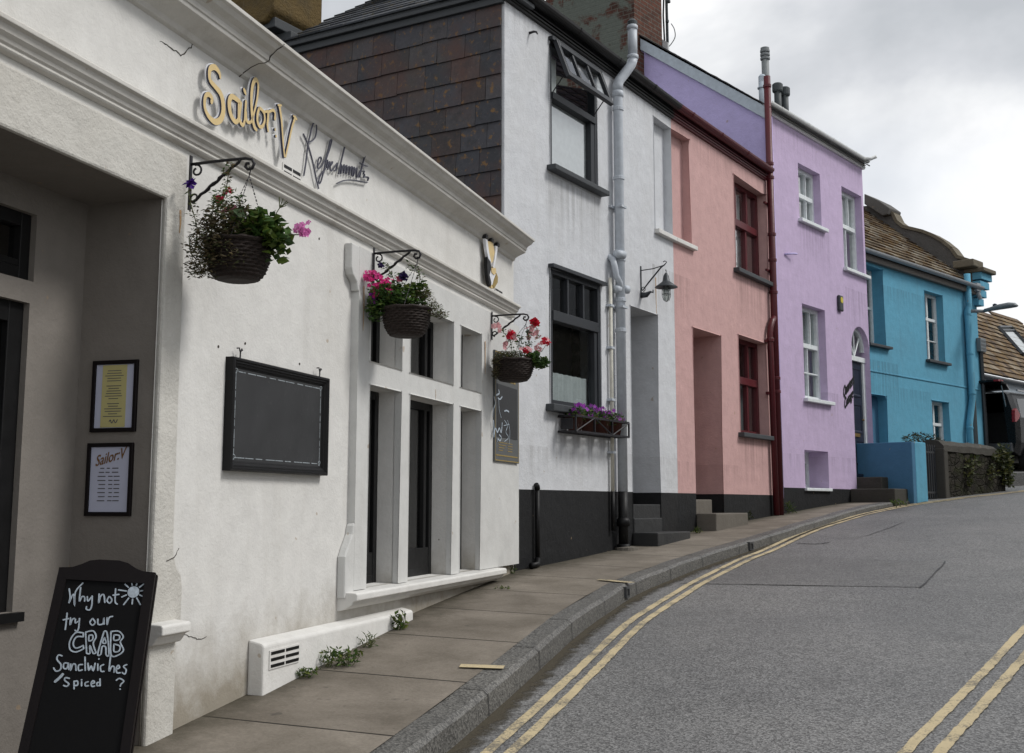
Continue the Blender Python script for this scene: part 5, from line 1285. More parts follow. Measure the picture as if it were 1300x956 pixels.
b = MB(); q = sash(MB(), 0, 1, 0, 1)
b.face([q(sa + .03, .04, .018), q(sb - .03, .04, .018), q(sb - .03, sl - .04, .018), q(sa + .03, sl - .04, .018)]); b.build('pane', 'glass', T, parent=w)
b = MB()
for uu in (sa + .06, sb - .06): b.tube([(uu, .0, 4.10), q(uu, sl * .8, 0)], .006, 6)
b.build('stay', 'black_iron', T, parent=w)
lm = (lz0 + (lz1 - lz0) * .655)
window(T, lw0, lw1, lz0, lz1, .0, 'frame_grey', bars=[('h', lm, .10, .015), ('v', lw0 + (lw1 - lw0) * .36, lm + .05, lz1 - .04, .035), ('v', lw0 + (lw1 - lw0) * .67, lm + .05, lz1 - .04, .035), ('v', lw1 - .10, lz0 + .03, lm - .04, .06)],
       fw=.055, fd=.09, sill=(lw0 - .09, lw1 + .10, .07, lz0 + .005, -.09, .05, 'slate_sill'), curtain=[(lw0 + .05, lw1 - .12, lz0 + .05, lz0 + .34, 'curtain', .05)])
b = MB(); b.box(lw0 - .03, lw1 + .06, -.06, .03, lz1 - .005, lz1 + .03); b.build('drip_rail', 'frame_grey', T)
# doorway: door leaf at the back of the recess, steps
b = MB(); yd = .62
b.box(du0 - .02, du0 + .06, yd, yd + .1, -.02, 2.2); b.box(du1 - .06, du1 + .02, yd, yd + .1, -.02, 2.2); b.box(du0, du1, yd, yd + .1, 2.13, 2.2)
b.build('door_frame', 'black_paint', T)
b = MB(); b.box(du0 + .06, du1 - .06, yd + .03, yd + .075, -.02, 2.13)
for (a, c, d, f) in ((.12, .34, .15, .9), (.41, .63, .15, .9), (.12, .34, 1.05, 1.95), (.41, .63, 1.05, 1.95)): b.box(du0 + a, du0 + c, yd + .02, yd + .03, d, f)
dr = b.build('door', 'frame_dark', T, bevel=.004)
b = MB(); b.lathe([(0, -.05), (.022, -.045), (.025, -.03), (.012, -.02), (.012, 0)], (du0 + .65, yd + .03, 1.0), 12, axis='y'); b.build('door_knob', 'brass', T, parent=dr)
b = MB(); b.box(du0 + .002, du1 - .002, .0, yd, -1.0, .015); b.build('threshold', 'black_step', T, bevel=.01)
b = MB(); b.box(du0 + .002, du1 - .002, -.02, .33, -1.0, -.135) ; b.build('upper_step', 'black_step', T, bevel=.012)
b = MB(); b.box(du0 - .02, du1 + .14, -.30, -.004, -1.0, -.285); b.build('lower_step', 'black_step', T, bevel=.012)
b = MB(); b.box(du0 - .0, du0 + .07, .30, .36, .04, .16); b.build('boot_block', 'pink_door', T, bevel=.004)
# blind window sill shared with the neighbour is carried by this wall
b = MB(); s0 = Wt.u(831, 292); b.box(s0, WU - .001, -.06, .02, brz0 - .05, brz0 + .003); b.build('sill', 'sill_white', T, bevel=.006)
b = MB(); u, z = Wt.hit(672, 42); b.tube([(u, 0, z), (u, -.05, z + .004), (u, -.08, z - .006), (u, -.09, z - .03)], [.014, .012, .010, .006], 8); b.build('iron_hook', 'black_iron', T, smooth=True)
b = MB(); u, z = Wt.hit(831, 330); b.ribbon([(u + .02, 2.62), (u + .02, 2.42), (u + .03, 2.20)], [.02, .02, .008], -.002, -.0005); b.build('rust_stain', 'rust', T)

# big soil pipe
def collar(b, p, r, h=.05, n=14): b.lathe([(r, -h / 2), (r + .010, -h / 2 + .006), (r + .010, h / 2 - .006), (r, h / 2)], p, n)
pu, py, pr_ = 2.29, -.080, .052
zg = pave_z(*Wt.pt(pu, -.1).xy)
T = Thing('soil_pipe', 'thick pale blue-grey soil pipe with elbows running up past the black gutter', 'drainpipe', Wt, (pu, py, zg))
b = MB(); b.tube([(pu, py, DZ + .0), (pu, py, 4.45), (pu, py, 4.52)], pr_, 16); b.build('pipe', 'pipe_grey', T, smooth=True)
b = MB(); b.tube([(pu, py, 4.50), (pu, py, 4.57), (pu + .02, py - .01, 4.63), (pu + .09, py - .075, 4.76), (pu + .13, py - .11, 4.84), (pu + .145, py - .12, 4.90)], pr_ + .004, 16)
collar(b, (pu, py, 4.47), pr_ + .002, .07); b.build('offset_bend', 'pipe_grey', T, smooth=True)
b = MB(); b.tube([(pu + .145, py - .12, 4.87), (pu + .145, py - .12, 5.30)], pr_, 16); collar(b, (pu + .145, py - .12, 5.26), pr_, .05); collar(b, (pu + .145, py - .12, 4.92), pr_ + .002, .05); b.build('vent_pipe', 'pipe_grey', T, smooth=True)
b = MB(); b.lathe([(pr_ + .001, 5.29), (pr_ + .004, 5.33), (.03, 5.36), (.001, 5.365)], (pu + .145, py - .12, 0), 14); b.build('cage_cap', 'flue_dark', T)
b = MB()
for z in (4.30, 3.52, 2.62, 2.18, 1.85): b = MB(); collar(b, (pu, py, z), pr_, .045); b.build('collar', 'pipe_grey', T)
for z in (3.20, 2.10): b = MB(); b.box(pu - .10, pu + .10, -.03, .0, z - .012, z + .012); b.box(pu - pr_ - .012, pu + pr_ + .012, py - pr_ - .008, py, z - .012, z + .012); b.box(pu - .02, pu + .02, py, -.02, z - .010, z + .010); b.build('clip', 'pipe_grey', T)
b = MB()
b.tube([(pu, py, 2.28), (pu - .06, py - .02, 2.36), (pu - .115, py - .01, 2.42), (pu - .13, py + .0, 2.52), (pu - .13, py + .02, 2.60), (pu - .10, 0, 2.64)], .034, 10)
b.tube([(pu - .13, py - .01, 2.66), (pu - .02, py - .06, 2.66)], .045, 10); b.tube([(pu + .02, py - .02, 2.30), (pu + .09, py - .05, 2.30)], .045, 10)
b.tube([(pu - .11, py + .02, 2.28), (pu - .03, py, 2.30)], .045, 10)
b.build('branch_elbow', 'pipe_grey', T, smooth=True)
b = MB(); b.tube([(pu, py, zg + .02), (pu, py, DZ + .002)], pr_ - .001, 16); b.lathe([(pr_ + .018, 0), (pr_ + .020, .06), (pr_, .09)], (pu, py, zg + .24), 14); b.lathe([(pr_ + .02, 0), (pr_ + .02, .05), (pr_, .06)], (pu, py, zg + .0), 14); b.build('black_base', 'black_paint', T, smooth=True)
b = MB(); b.lathe([(.13, -.02), (.12, .022), (.07, .035), (.001, .036)], (pu + .02, py - .03, zg), 12); b.build('mortar_collar', 'concrete', T)
# slim waste pipe beside it
pu2 = 2.14
T = Thing('waste_pipe', 'slim cream waste pipe with rusty edges running up beside the thick soil pipe', 'drainpipe', Wt, (pu2, -.03, zg))
b = MB(); b.tube([(pu2, -.035, DZ), (pu2, -.035, 2.40)], .020, 10); b.build('pipe', 'pipe_cream', T, smooth=True)
b = MB(); b.tube([(pu2, -.035, zg + .2), (pu2, -.035, DZ)], .0215, 10); b.build('black_base', 'black_paint', T, smooth=True)
b = MB()
for z in (2.10, 1.1, .55, 1.65): b = MB(); b.box(pu2 - .045, pu2 + .035, -.062, -.0, z - .012, z + .012); b.build('clip', 'pipe_grey', T)
# stub of black pipe on the base
u, z = Wt.hit(678, 620); zg2 = pave_z(*Wt.pt(u, -.1).xy)
T = Thing('black_stub_pipe', 'short black pipe standing against the black base of the white cottage near the shop corner', 'drainpipe', Wt, (u, -.06, zg2))
b = MB(); b.tube([(u, -.035, zg2 + .03), (u, -.035, DZ + .02)], .022, 12); b.build('pipe', 'black_paint', T, smooth=True)
b = MB(); b.tube([(u, -.035, DZ), (u - .006, -.035, DZ + .03), (u - .025, -.035, DZ + .042)], .027, 12); b.build('cap', 'black_paint', T, smooth=True)
b = MB(); b.tube([(u, -.035, zg2 + .08), (u - .03, -.05, zg2 + .03), (u - .16, -.06, zg2 + .025)], .028, 10); b.build('foot_bend', 'black_paint', T, smooth=True)

# wall lantern over the door
u, zt = Wt.hit(813, 338); zb = Wt.z(815, 381)
T = Thing('wall_lantern', 'grey fisherman style lantern hanging from a scrolled iron bracket beside the white doorway', 'lamp', Wt, (u, 0, 2.4))
arm = .30
b = MB(); b.box(u - .010, u + .010, -.010, 0, zb + .02, zt); b.build('wall_bar', 'lamp_metal', T)
hx = u + .012; Yp = lambda d, z: (u, -d, z)
b = MB(); b.tube([Yp(.005, zt - .05), Yp(.15, zt - .045), Yp(arm - .02, zt - .02), Yp(arm + .005, zt - .005), Yp(arm + .02, zt + .015), Yp(arm + .0, zt + .03), Yp(arm - .02, zt + .02)], .006, 6)
b.tube([Yp(.02, zb + .1), Yp(.10, zb + .19), Yp(arm - .05, zt - .04), Yp(arm, zt - .012)], [.006, .009, .009, .006], 6); b.tube([Yp(.03 + p[0], zb + .12 + p[1]) for p in scroll((0, 0), .03, 1.0, -pi / 2, 1)], .005, 5)
b.build('bracket', 'lamp_metal', T, smooth=True)
b = MB(); b.tube([Yp(.01, zb + .05), Yp(.07, zb + .05), Yp(.12, zb + .08), Yp(.15, zb + .07), Yp(.15, zb + .10)], [.035, .03, .012, .01, .008], 10); b.build('junction_box', 'lamp_metal', T, smooth=True)
lx, ly, lz = u, -arm - .01, Wt.z(843, 364, arm)
b = MB(); b.lathe([(.012, .16), (.030, .13), (.040, .07), (.055, .055), (.125, .005), (.128, -.004), (.118, 0), (.05, .03)], (lx, ly, lz), 24); b.build('shade', 'lamp_metal', T, smooth=True)
b = MB(); b.lathe([(.040, .02), (.042, -.10), (.030, -.145), (.001, -.155)], (lx, ly, lz), 18); b.build('glass_jar', 'glass_lamp', T, smooth=True)
b = MB(); b.lathe([(.02, .01), (.026, -.05), (.018, -.09), (.001, -.1)], (lx, ly, lz), 12); b.build('bulb', 'plastic_white', T, smooth=True)
b = MB()
for k in range(6):
    a = k * pi / 3; b.tube([(lx + .047 * cos(a), ly + .047 * sin(a), lz + .01), (lx + .048 * cos(a), ly + .048 * sin(a), lz - .10), (lx + .030 * cos(a), ly + .03 * sin(a), lz - .15), (lx, ly, lz - .165)], .0028, 4)
for zz in (-.03, -.08): b.tube([(lx + .048 * cos(t), ly + .048 * sin(t), lz + zz) for t in [k * pi / 8 for k in range(17)]], .0025, 4)
b.tube([(lx, ly, lz + .155), (lx + .01, ly, lz + .18), (lx, ly, lz + .20), (lx - .008, ly, lz + .185)], .004, 5)
b.build('wire_cage', 'lamp_metal', T)

# window box rack and pots
rx0, rx1, rzb, rzt = 1.0, 2.20, Wt.z(705, 546, .1), Wt.z(705, 526, .1)
T = Thing('window_rack', 'black iron rack with diagonal bars fixed under the cottage window, holding flower pots', 'window box', Wt, ((rx0 + rx1) / 2, -.12, rzb))
b = MB()
for yv in (-.20, -.012):
    for z in (rzb, rzt): b.box(rx0, rx1, yv - .008, yv + .008, z - .010, z + .010)
for xv in (rx0, rx0 + (rx1 - rx0) / 3, rx0 + (rx1 - rx0) * 2 / 3, rx1):
    b.box(xv - .008, xv + .008, -.208, -.192, rzb, rzt); b.box(xv - .008, xv + .008, -.20, -.01, rzb - .008, rzb + .008)
for xv in (rx0, rx1): b.box(xv - .008, xv + .008, -.20, -.01, rzt - .008, rzt + .008)
for i in range(3):
    a, c = rx0 + (rx1 - rx0) * i / 3, rx0 + (rx1 - rx0) * (i + 1) / 3
    b.tube([(a, -.203, rzb if i % 2 == 0 else rzt), (c, -.203, rzt if i % 2 == 0 else rzb)], .007, 5)
for k in range(5): b.box(rx0, rx1, -.18 + .04 * k, -.172 + .04 * k, rzb - .005, rzb + .005)
b.build('bars', 'black_iron', T)
b = MB(); b.box(rx0 - .004, rx0 + .004, -.17, -.04, rzb + .02, rzt - .02); b.build('end_plate', 'black_iron', T)
cols = ((.30, .04, .38), (.38, .10, .48), (.30, .04, .38), (.42, .14, .50))
labs = ('terracotta pot of purple flowers at the shop end of the window rack', 'second terracotta pot from the shop end of the rack, mauve flowers above it', 'third terracotta pot from the shop end of the window rack, purple flowers', 'terracotta pot of mauve flowers at the end of the rack beside the soil pipe')
for k in range(4):
    rnd = random.Random(40 + k); ux = rx0 + .16 + k * .295; c = (ux, -.105, rzb)
    T = Thing('flower_pot', labs[k], 'potted plant', Wt, c, 'potted plants in the window rack')
    b = MB(); b.lathe([(.062, .006), (.085, .14), (.092, .14), (.094, .165), (.082, .165), (.078, .14)], c, 16); b.build('pot', 'terracotta', T, smooth=True)
    b = MB(); clump(b, (ux, -.11, rzb + .19), (.14, .09, .06), 240, .032, rnd, GREEN, .55); clump(b, (ux + .02, -.16, rzb + .14), (.12, .05, .05), 70, .03, rnd, GREEN, .5); b.build('foliage', 'leaf', T, weld=False)
    b = MB()
    for q in range(24): blossom(b, (ux + rnd.uniform(-.13, .13), -.12 + rnd.uniform(-.08, .06), rzb + .21 + rnd.uniform(-.05, .07)), .022, rnd, cols[k])
    b.build('flower', 'petal', T, weld=False)

# ================================================================== PINK COTTAGE
Pk = pink
T = Thing('pink_cottage', 'salmon pink cottage with dark red window frames, dark red gutter and black base', 'house', Pk, (1.7, 0, -.2))
pd0, pd1, pdz = Pk.u(881, 530), Pk.u(917, 530), Pk.z(881, 416)
pw = Pk.rect(932, 222, 973, 340); pwl = Pk.rect(938, 425, 974, 549)
nb1 = Pk.u(876, 250); nz0, nz1 = Pk.z(862, 303), Pk.z(862, 163)
nz0, nz1 = brz0, brz1
b = MB()
b.wall([0.0, PU], [-1.0, DZ, 4.72], 0, [(0.0, nb1, nz0, nz1, .10), (pd0, pd1, -1.0, pdz, .60), (pw[0], pw[1], pw[2], pw[3], .13), (pwl[0], pwl[1], pwl[2], pwl[3], .13)], lambda u, z: 1 if z < DZ else 0)
b.face([(0, .10, nz0), (nb1, .10, nz0), (nb1, .10, nz1), (0, .10, nz1)], 0)
b.build('wall', ['pink', 'dado'], T, bevel=.014)
shell(T, 0.02, PU, 6.0, -1.0, 4.70, 'pink', roof=False, left=False)
b = MB(); b.box(.04, PU - .02, 2.4, 2.44, -1, 4.6); b.box(.04, PU - .02, .2, 2.4, 2.66, 2.70); b.build('inner_wall', 'interior_warm', T)
b = MB(); slate_field(b, lambda a, h, o: (a, -.02 + h * cos(math.radians(20)), 4.84 + h * sin(math.radians(20)) + o), PU - .02, 3.2, .28, .22, [(.05, .055, .065), (.06, .065, .075)], rnd=random.Random(16)); b.build('roof', 'roof_slate', T, weld=False)
gutter(T, .002, PU - .10, 4.80, 'red_pipe')
b = MB(); b.box(0.001, nb1 + .08, -.06, .02, nz0 - .05, nz0 + .003); b.build('blind_sill', 'sill_white', T, bevel=.006)
def red_window(r, sillw):
    u0, u1, z0, z1 = r; m = z0 + (z1 - z0) * .56
    window(T, u0, u1, z0, z1, .13, 'frame_red', bars=[('h', m, .10, .02)] + [('v', u0 + (u1 - u0) * k / 3, m + .04, z1 - .05, .045) for k in (1, 2)] + [('v', u0 + (u1 - u0) * .62, z0 + .04, m - .04, .05)], fw=.06, fd=.08,
           sill=(u0 - .07, u1 + .09, .06, z0 + .002, -.085, .14, 'slate_sill'), glass='glass_sky' if r is pw else 'glass', curtain=[(u0 + .05, u0 + (u1 - u0) * .66, z0 + .06, z1 - .08, 'pane_backing', .06)] if r is pw else [(u0 + .05, u1 - .06, z0 + .06, m - .03, 'curtain_dark', .12)])  # upper window: white sheet added as the sky reflection in its panes
red_window(pw, 0); red_window(pwl, 0)
b = MB(); yd = .60
b.box(pd0 - .02, pd0 + .06, yd, yd + .1, -.05, pdz + .02); b.box(pd1 - .06, pd1 + .02, yd, yd + .1, -.05, pdz + .02); b.box(pd0 + .06, pd1 - .06, yd, yd + .1, pdz - .06, pdz + .02); b.build('door_frame', 'frame_red', T)
b = MB(); b.box(pd0 + .06, pd1 - .06, yd + .03, yd + .07, -.05, pdz - .06)
for (d, f) in ((.1, .9), (1.05, 1.9)): b.box(pd0 + .14, (pd0 + pd1) / 2 - .03, yd + .02, yd + .03, d, f); b.box((pd0 + pd1) / 2 + .03, pd1 - .14, yd + .02, yd + .03, d, f)
b.build('door', 'pink_door', T, bevel=.004)
b = MB(); b.box(pd0 + .002, pd1 - .002, .30, yd, -.8, .06); b.build('upper_step', 'dark_concrete', T, bevel=.01)
b = MB(); b.box(pd0 + .002, pd0 + (pd1 - pd0) * .56, .0, .30, -.8, .075); b.build('side_step', 'concrete', T, bevel=.012)
b = MB(); b.box(pd0 - .0, pd1 + .14, -.26, -.003, -.8, Pk.z(884, 652, .26)); b.build('lower_step', 'concrete', T, bevel=.015)
# dark red pipes at the party line
u0p = PU - .055
zg3 = pave_z(*Pk.pt(u0p, -.1).xy)
T = Thing('red_soil_pipe', 'tall dark red pipe rising from the pavement past the pink eaves beside the lilac house', 'drainpipe', Pk, (u0p, -.07, zg3))
zt = Pk.z(978, 101, .07)
b = MB(); b.tube([(u0p, -.07, zg3), (u0p, -.07, zt)], .050, 14); b.build('pipe', 'red_pipe', T, smooth=True)
b = MB()
for yy in (118, 213, 230, 300, 332, 372, 480, 497): b = MB(); collar(b, (u0p, -.07, Pk.z(984, yy, .07)), .050, .05); b.build('collar', 'red_pipe', T)
for yy in (262, 345, 440): z = Pk.z(984, yy, .07); b = MB(); b.box(u0p - .13, u0p + .07, -.03, .0, z - .014, z + .014); b.build('clip', 'red_pipe', T)
uB = Pk.u(973, 460); zJ = Pk.z(984, 412, .07)
T = Thing('red_branch_pipe', 'slanting dark red pipe joining the tall red one above the pink ground floor window', 'drainpipe', Pk, (uB, -.06, zg3))
b = MB(); b.tube([(u0p - .01, -.07, zJ + .10), (u0p - .10, -.07, zJ + .03), (uB + .02, -.07, zJ - .06), (uB - .005, -.065, zJ - .16), (uB + .0, -.065, zJ - .4), (u0p - .14, -.065, zg3 + .0)], .043, 12); b.build('pipe', 'red_pipe', T, smooth=True)
b = MB()
for yy in (432, 498): z = Pk.z(975, yy, .07); b = MB(); b.box(uB - .07, uB + .03, -.045, 0, z - .02, z + .02); b.build('clip', 'red_pipe', T)
b = MB()
b.lathe([(.05, -.03), (.056, -.02), (.056, .02), (.05, .03)], (uB, -.065, zJ - .25), 12); b.build('collar', 'red_pipe', T)

# ================================================================== LILAC HOUSE
V = purple
T = Thing('lilac_house', 'tall lilac house with white sash windows, arched navy door and violet side gable', 'house', V, (1.9, 0, .0))
ZE = 5.80
w1 = V.rect(1014, 207, 1041, 277); w2 = V.rect(1070, 237, 1095, 339); w3 = V.rect(1020, 385.5, 1049, 505); w4 = V.rect(1022, 571, 1052, 622)
w1 = (w1[0], V.u(1042, 255), V.z(1014, 277), w1[3]); 
dd0, dd1 = V.u(1084, 520), V.u(1107, 520); dzs, dzt = V.z(1084, 455), V.z(1095, 416); dzb = V.z(1086, 601)
pdado = V.z(1000, 619); YD = max(.08, V.side(1100.5, 520, dd1)[0])
b = MB(); arch_c = (dd0 + dd1) / 2; ar = (dd1 - dd0) / 2; spring = dzt - ar
b.wall([0, VU], [-.6, pdado, ZE], 0, [(w1[0], w1[1], w1[2], w1[3], .12), (w2[0], w2[1], w2[2], w2[3], .12), (w3[0], w3[1], w3[2], w3[3], .12), (w4[0], w4[1], pdado + .002, w4[3], .32), (dd0, dd1, -.6, dzt, .0001)], lambda u, z: 1 if (z < pdado and u < dd0 - .3) else 0)
n = 12; arc = [(arch_c - ar * cos(pi * k / n), spring + ar * sin(pi * k / n)) for k in range(n + 1)]
for k in range(n):
    (a, za), (c, zc) = arc[k], arc[k + 1]
    b.add([(a, 0, za), (c, 0, zc), (c, 0, dzt), (a, 0, dzt)], [(0, 1, 2, 3)])
    b.add([(a, 0, za), (a, YD + .02, za), (c, YD + .02, zc), (c, 0, zc)], [(0, 1, 2, 3)])
b.add([(dd0, 0, -.6), (dd0, YD + .02, -.6), (dd0, YD + .02, spring), (dd0, 0, spring)], [(0, 1, 2, 3)]); b.add([(dd1, 0, -.6), (dd1, YD + .02, -.6), (dd1, YD + .02, spring), (dd1, 0, spring)], [(0, 1, 2, 3)])
b.build('wall', ['purple', 'dado'], T, bevel=.014)
# gable towards the pink roof
gy, gz = V.side(818, 45, 0.0); sl_ = (gz - (ZE + .12)) / gy
b = MB(); zr = lambda y: ZE + .02 + sl_ * y
b.prism([(.0, 3.6), (.0, zr(0) - .02), (3.2, zr(3.2)), (6.4, zr(0)), (6.4, 3.6)], -.004, .2, 'x'); b.build('side_gable', 'violet', T)
b = MB(); b.face([(VU - .004, 0, -.6), (VU - .004, 6.4, -.6), (VU - .004, 6.4, ZE), (VU - .004, 3.2, zr(3.2)), (VU - .004, 0, ZE)])
b.face([(0, 6.4, -.6), (VU, 6.4, -.6), (VU, 6.4, ZE), (0, 6.4, ZE)]); b.face([(0.004, .02, -.6), (0.004, 6.4, -.6), (0.004, 6.4, 3.6), (.004, .02, 3.6)]); b.build('rear_walls', 'purple', T)
b = MB(); b.box(.05, VU - .05, 1.8, 1.84, -.5, 5.7); b.box(.05, VU - .05, .3, 1.8, 3.5, 3.54); b.build('inner_wall', 'interior_warm', T)
b = MB(); b.prism([(-.10, zr(-.10) + .035), (-.10, zr(-.10) - .16), (gy + .05, zr(gy) - .16 + .02), (gy + .05, zr(gy) + .05)], -.05, -.006, 'x'); b.build('bargeboard', 'barge', T, bevel=.004)
cosr = 1 / math.hypot(1, sl_)
b = MB()
slate_field(b, lambda a, h, o: (-.07 + a, -.12 + h * cosr - o * sl_ * cosr, zr(-.12) + .055 + h * cosr * sl_ + o * cosr), VU + .12, 3.3 / cosr + .1, .28, .22, [(.05, .05, .055), (.06, .058, .06), (.045, .045, .05)], rnd=random.Random(26))
b.face([(-.03, 3.2, zr(3.2) + .05), (VU, 3.2, zr(3.2) + .05), (VU, 6.6, zr(-.2)), (-.03, 6.6, zr(-.2))]); b.build('roof', 'roof_slate', T, weld=False)
gutter(T, -.02, VU + .06, ZE + .05, 'gutter_white', r=.048, fascia=.10)
# rafter brackets, end outlet
b = MB(); b.tube([(VU - .15, -.10, ZE + .08), (VU + .0, -.16, ZE + .10), (VU + .02, -.26, ZE + .13)], .03, 8); b.build('gutter_outlet', 'gutter_white', T, smooth=True)
def sashwin(r, yv=.12, vb=2, rows=1, low=2, cur=None, mid=.5, glass='glass'):
    u0, u1, z0, z1 = r; m = z0 + (z1 - z0) * mid
    bars = [('h', m, .07, .015)] + [('v', u0 + (u1 - u0) * k / (vb + 1), m + .03, z1 - .05, .022) for k in range(1, vb + 1)]
    bars += [('v', u0 + (u1 - u0) * k / (low + 1), z0 + .05, m - .03, .022) for k in range(1, low + 1)]
    if rows > 1: bars += [('h', z0 + (m - z0) * .5, .022)]
    window(T, u0, u1, z0, z1, yv, 'frame_white', bars=bars, fw=.065, fd=.09, sill=(u0 - .05, u1 + .12, .055, z0 + .002, -.07, yv + .02, 'frame_white'), curtain=cur, glass=glass)
sashwin(w1, glass='glass_sky', cur=[(w1[0] + .06, w1[1] - .10, w1[2] + (w1[3] - w1[2]) * .42, w1[3] - .1, 'pane_backing', .06)])  # white sheets in both upper sashes are added as sky reflection
sashwin(w2, glass='glass_sky', low=1, mid=.56, cur=[(w2[0] + .05, w2[1] - .10, w2[2] + (w2[3] - w2[2]) * .55, w2[3] - .1, 'pane_backing', .06)])
sashwin(w3, vb=2, low=1, rows=2, mid=.58, cur=[(w3[0] + .05, w3[1] - .06, w3[2] + .06, w3[3] - .08, 'curtain_dark', .08)])
window(T, w4[0], w4[1], pdado + .01, w4[3] - .12, .32, 'frame_white', bars=[], fw=.06, fd=.05, name='basement_window', sill=(w4[0] - .03, w4[1] + .04, .045, pdado + .004, -.04, .34, 'frame_white'), over=.14)
# door with fanlight
yd = YD
b = MB(); b.box(dd0, dd0 + .06, yd, yd + .1, dzb - .1, dzs); b.box(dd1 - .10, dd1, yd, yd + .1, dzb - .1, dzs); b.box(dd0, dd1, yd - .015, yd + .1, dzs - .01, dzs + .07)
for k in range(n):
    (a, za), (c, zc) = arc[k], arc[k + 1]; f = .84
    g = lambda p: (arch_c + (p[0] - arch_c) * f, spring + (p[1] - spring) * f)
    (ga, gza), (gc, gzc) = g(arc[k]), g(arc[k + 1])
    b.add([(a, yd, za), (c, yd, zc), (gc, yd, gzc), (ga, yd, gza), (a, yd + .06, za), (c, yd + .06, zc), (gc, yd + .06, gzc), (ga, yd + .06, gza)], [(0, 3, 2, 1), (3, 7, 6, 2)])
for k in (3, 6, 9):
    t = pi * k / 12; b.tube([(arch_c, yd + .03, dzs + .07), (arch_c - ar * .86 * cos(t), yd + .03, spring + ar * .86 * sin(t))], .014, 5)
b.build('door_frame', 'frame_white', T)
b = MB(); b.face([(arch_c + (p[0] - arch_c) * .9, yd + .04, spring + (p[1] - spring) * .9) for p in arc] + [(dd1 - .05, yd + .04, dzs + .03), (dd0 + .05, yd + .04, dzs + .03)]); b.build('fanlight', 'glass', T)
b = MB(); b.box(dd0 + .06, dd1 - .10, yd + .03, yd + .07, dzb - .1, dzs - .01); hgt = dzs - dzb
for (d, f) in ((.08, .30), (.36, .62), (.68, .94)):
    frame_profile(b, dd0 + .13, dd1 - .17, dzb + hgt * d, dzb + hgt * f, 0, [(0, yd + .03), (.0, yd + .018), (.025, yd + .018), (.04, yd + .029)])
dr = b.build('door', 'navy_door', T)
b = MB(); b.box(dd0 + .25, dd1 - .30, yd + .012, yd + .03, dzb + hgt * .325, dzb + hgt * .355); b.lathe([(0, -.05), (.02, -.04), (.012, -.02), (.012, 0)], (dd1 - .17, yd + .03, dzb + hgt * .48), 10, axis='y'); b.build('letterbox', 'brass', T, parent=dr)
b = MB(); b.box(dd0, dd1 - .03, .02, YD + .02, dzb - .12, dzb); b.build('threshold', 'navy_door', T, bevel=.005)
zs1 = V.z(1092, 600); zs2 = V.z(1086, 616, .35)
b = MB(); b.box(dd0 + .02, VU + .1, -.40, .20, -.5, dzb - .06); b.build('upper_step', 'dark_concrete', T, bevel=.015)
b = MB(); b.box(V.u(1083, 625, .0) - .12, VU + .12, -.72, -.0, -.5, dzb - .06 - .19); b.build('lower_step', 'dark_concrete', T, bevel=.018)
# alarm box and cable bracket
b = MB(); u, z = V.hit(1065, 383); b.box(u - .08, u + .08, -.05, 0, z - .16, z + .10); a = b.build('alarm_box', 'lamp_metal', T, bevel=.02)
b = MB(); b.lathe([(.0, -.006), (.05, -.004), (.05, 0)], (u, -.05, z + .02), 14, axis='y'); b.build('alarm_badge', 'alarm_yellow', T, parent=a)
b = MB(); u, z = V.hit(998, 322); b.tube([(u - .06, -.01, z - .02), (u + .1, -.06, z + .01), (u + .2, -.08, z + .02)], .016, 6); b.build('cable_bracket', 'violet', T, smooth=True)
u = V.u(992, 400)
b = MB(); b.tube([(.10, -.04, .1), (.10, -.04, ZE - .1)], .028, 8); b.build('painted_pipe', 'violet', T, smooth=True)
# house name in black script beside the door
b = MB(); u0, z0 = V.hit(1077, 492); u1, z1 = V.hit(1077, 508)
for (t, uu, zz, sz) in (('Quarters', u0, z0, .25), ('Cottage', u1, z1, .23)):
    vs, fs = text_mesh(t, sz, .25, 0)
    for k, (dx, dz) in enumerate(((-.009, 0), (0, .008), (.009, 0), (0, -.008))): b.add([(uu + v[0] * .50 + dx, -.006 - .0006 * k, zz - .05 + v[1] + v[0] * .30 + dz) for v in vs], fs)
b.build('house_name', 'black_paint', T)
# brick chimney on the party wall
b = MB()
def uvbox(b, x0, x1, y0, y1, z0, z1, mi=(0, 0, 0, 0), off=0):
    b.face([(x0, y0, z0), (x1, y0, z0), (x1, y0, z1), (x0, y0, z1)], mi[0], uv=[(x0, z0), (x1, z0), (x1, z1), (x0, z1)])
    b.face([(x1, y0, z0), (x1, y1, z0), (x1, y1, z1), (x1, y0, z1)], mi[1], uv=[(y0, z0), (y1, z0), (y1, z1), (y0, z1)])
    b.face([(x1, y1, z0), (x0, y1, z0), (x0, y1, z1), (x1, y1, z1)], mi[2], uv=[(x1, z0), (x0, z0), (x0, z1), (x1, z1)])
    b.face([(x0, y1, z0), (x0, y0, z0), (x0, y0, z1), (x0, y1, z1)], mi[3], uv=[(y1, z0), (y0, z0), (y0, z1), (y1, z1)])
    b.face([(x0, y0, z1), (x1, y0, z1), (x1, y1, z1), (x0, y1, z1)], mi[0], uv=[(x0, y0), (x1, y0), (x1, y1), (x0, y1)])
    b.face([(x0, y0, z0), (x0, y1, z0), (x1, y1, z0), (x1, y0, z0)], mi[0], uv=[(x0, y0), (x0, y1), (x1, y1), (x1, y0)])
cy0 = gy + .06; cx0 = -.20
uvbox(b, cx0, cx0 + .86, cy0, cy0 + 1.75, 5.0, 9.3, (0, 0, 0, 1)); uvbox(b, cx0 - .05, cx0 + .9, cy0 - .05, cy0 + 1.8, 4.6, V.side(812, 62, cx0)[1], (0, 0, 0, 1))
uvbox(b, cx0 - .06, cx0 + .92, cy0 - .06, cy0 + 1.81, 9.3, 9.5, (0, 0, 0, 0))
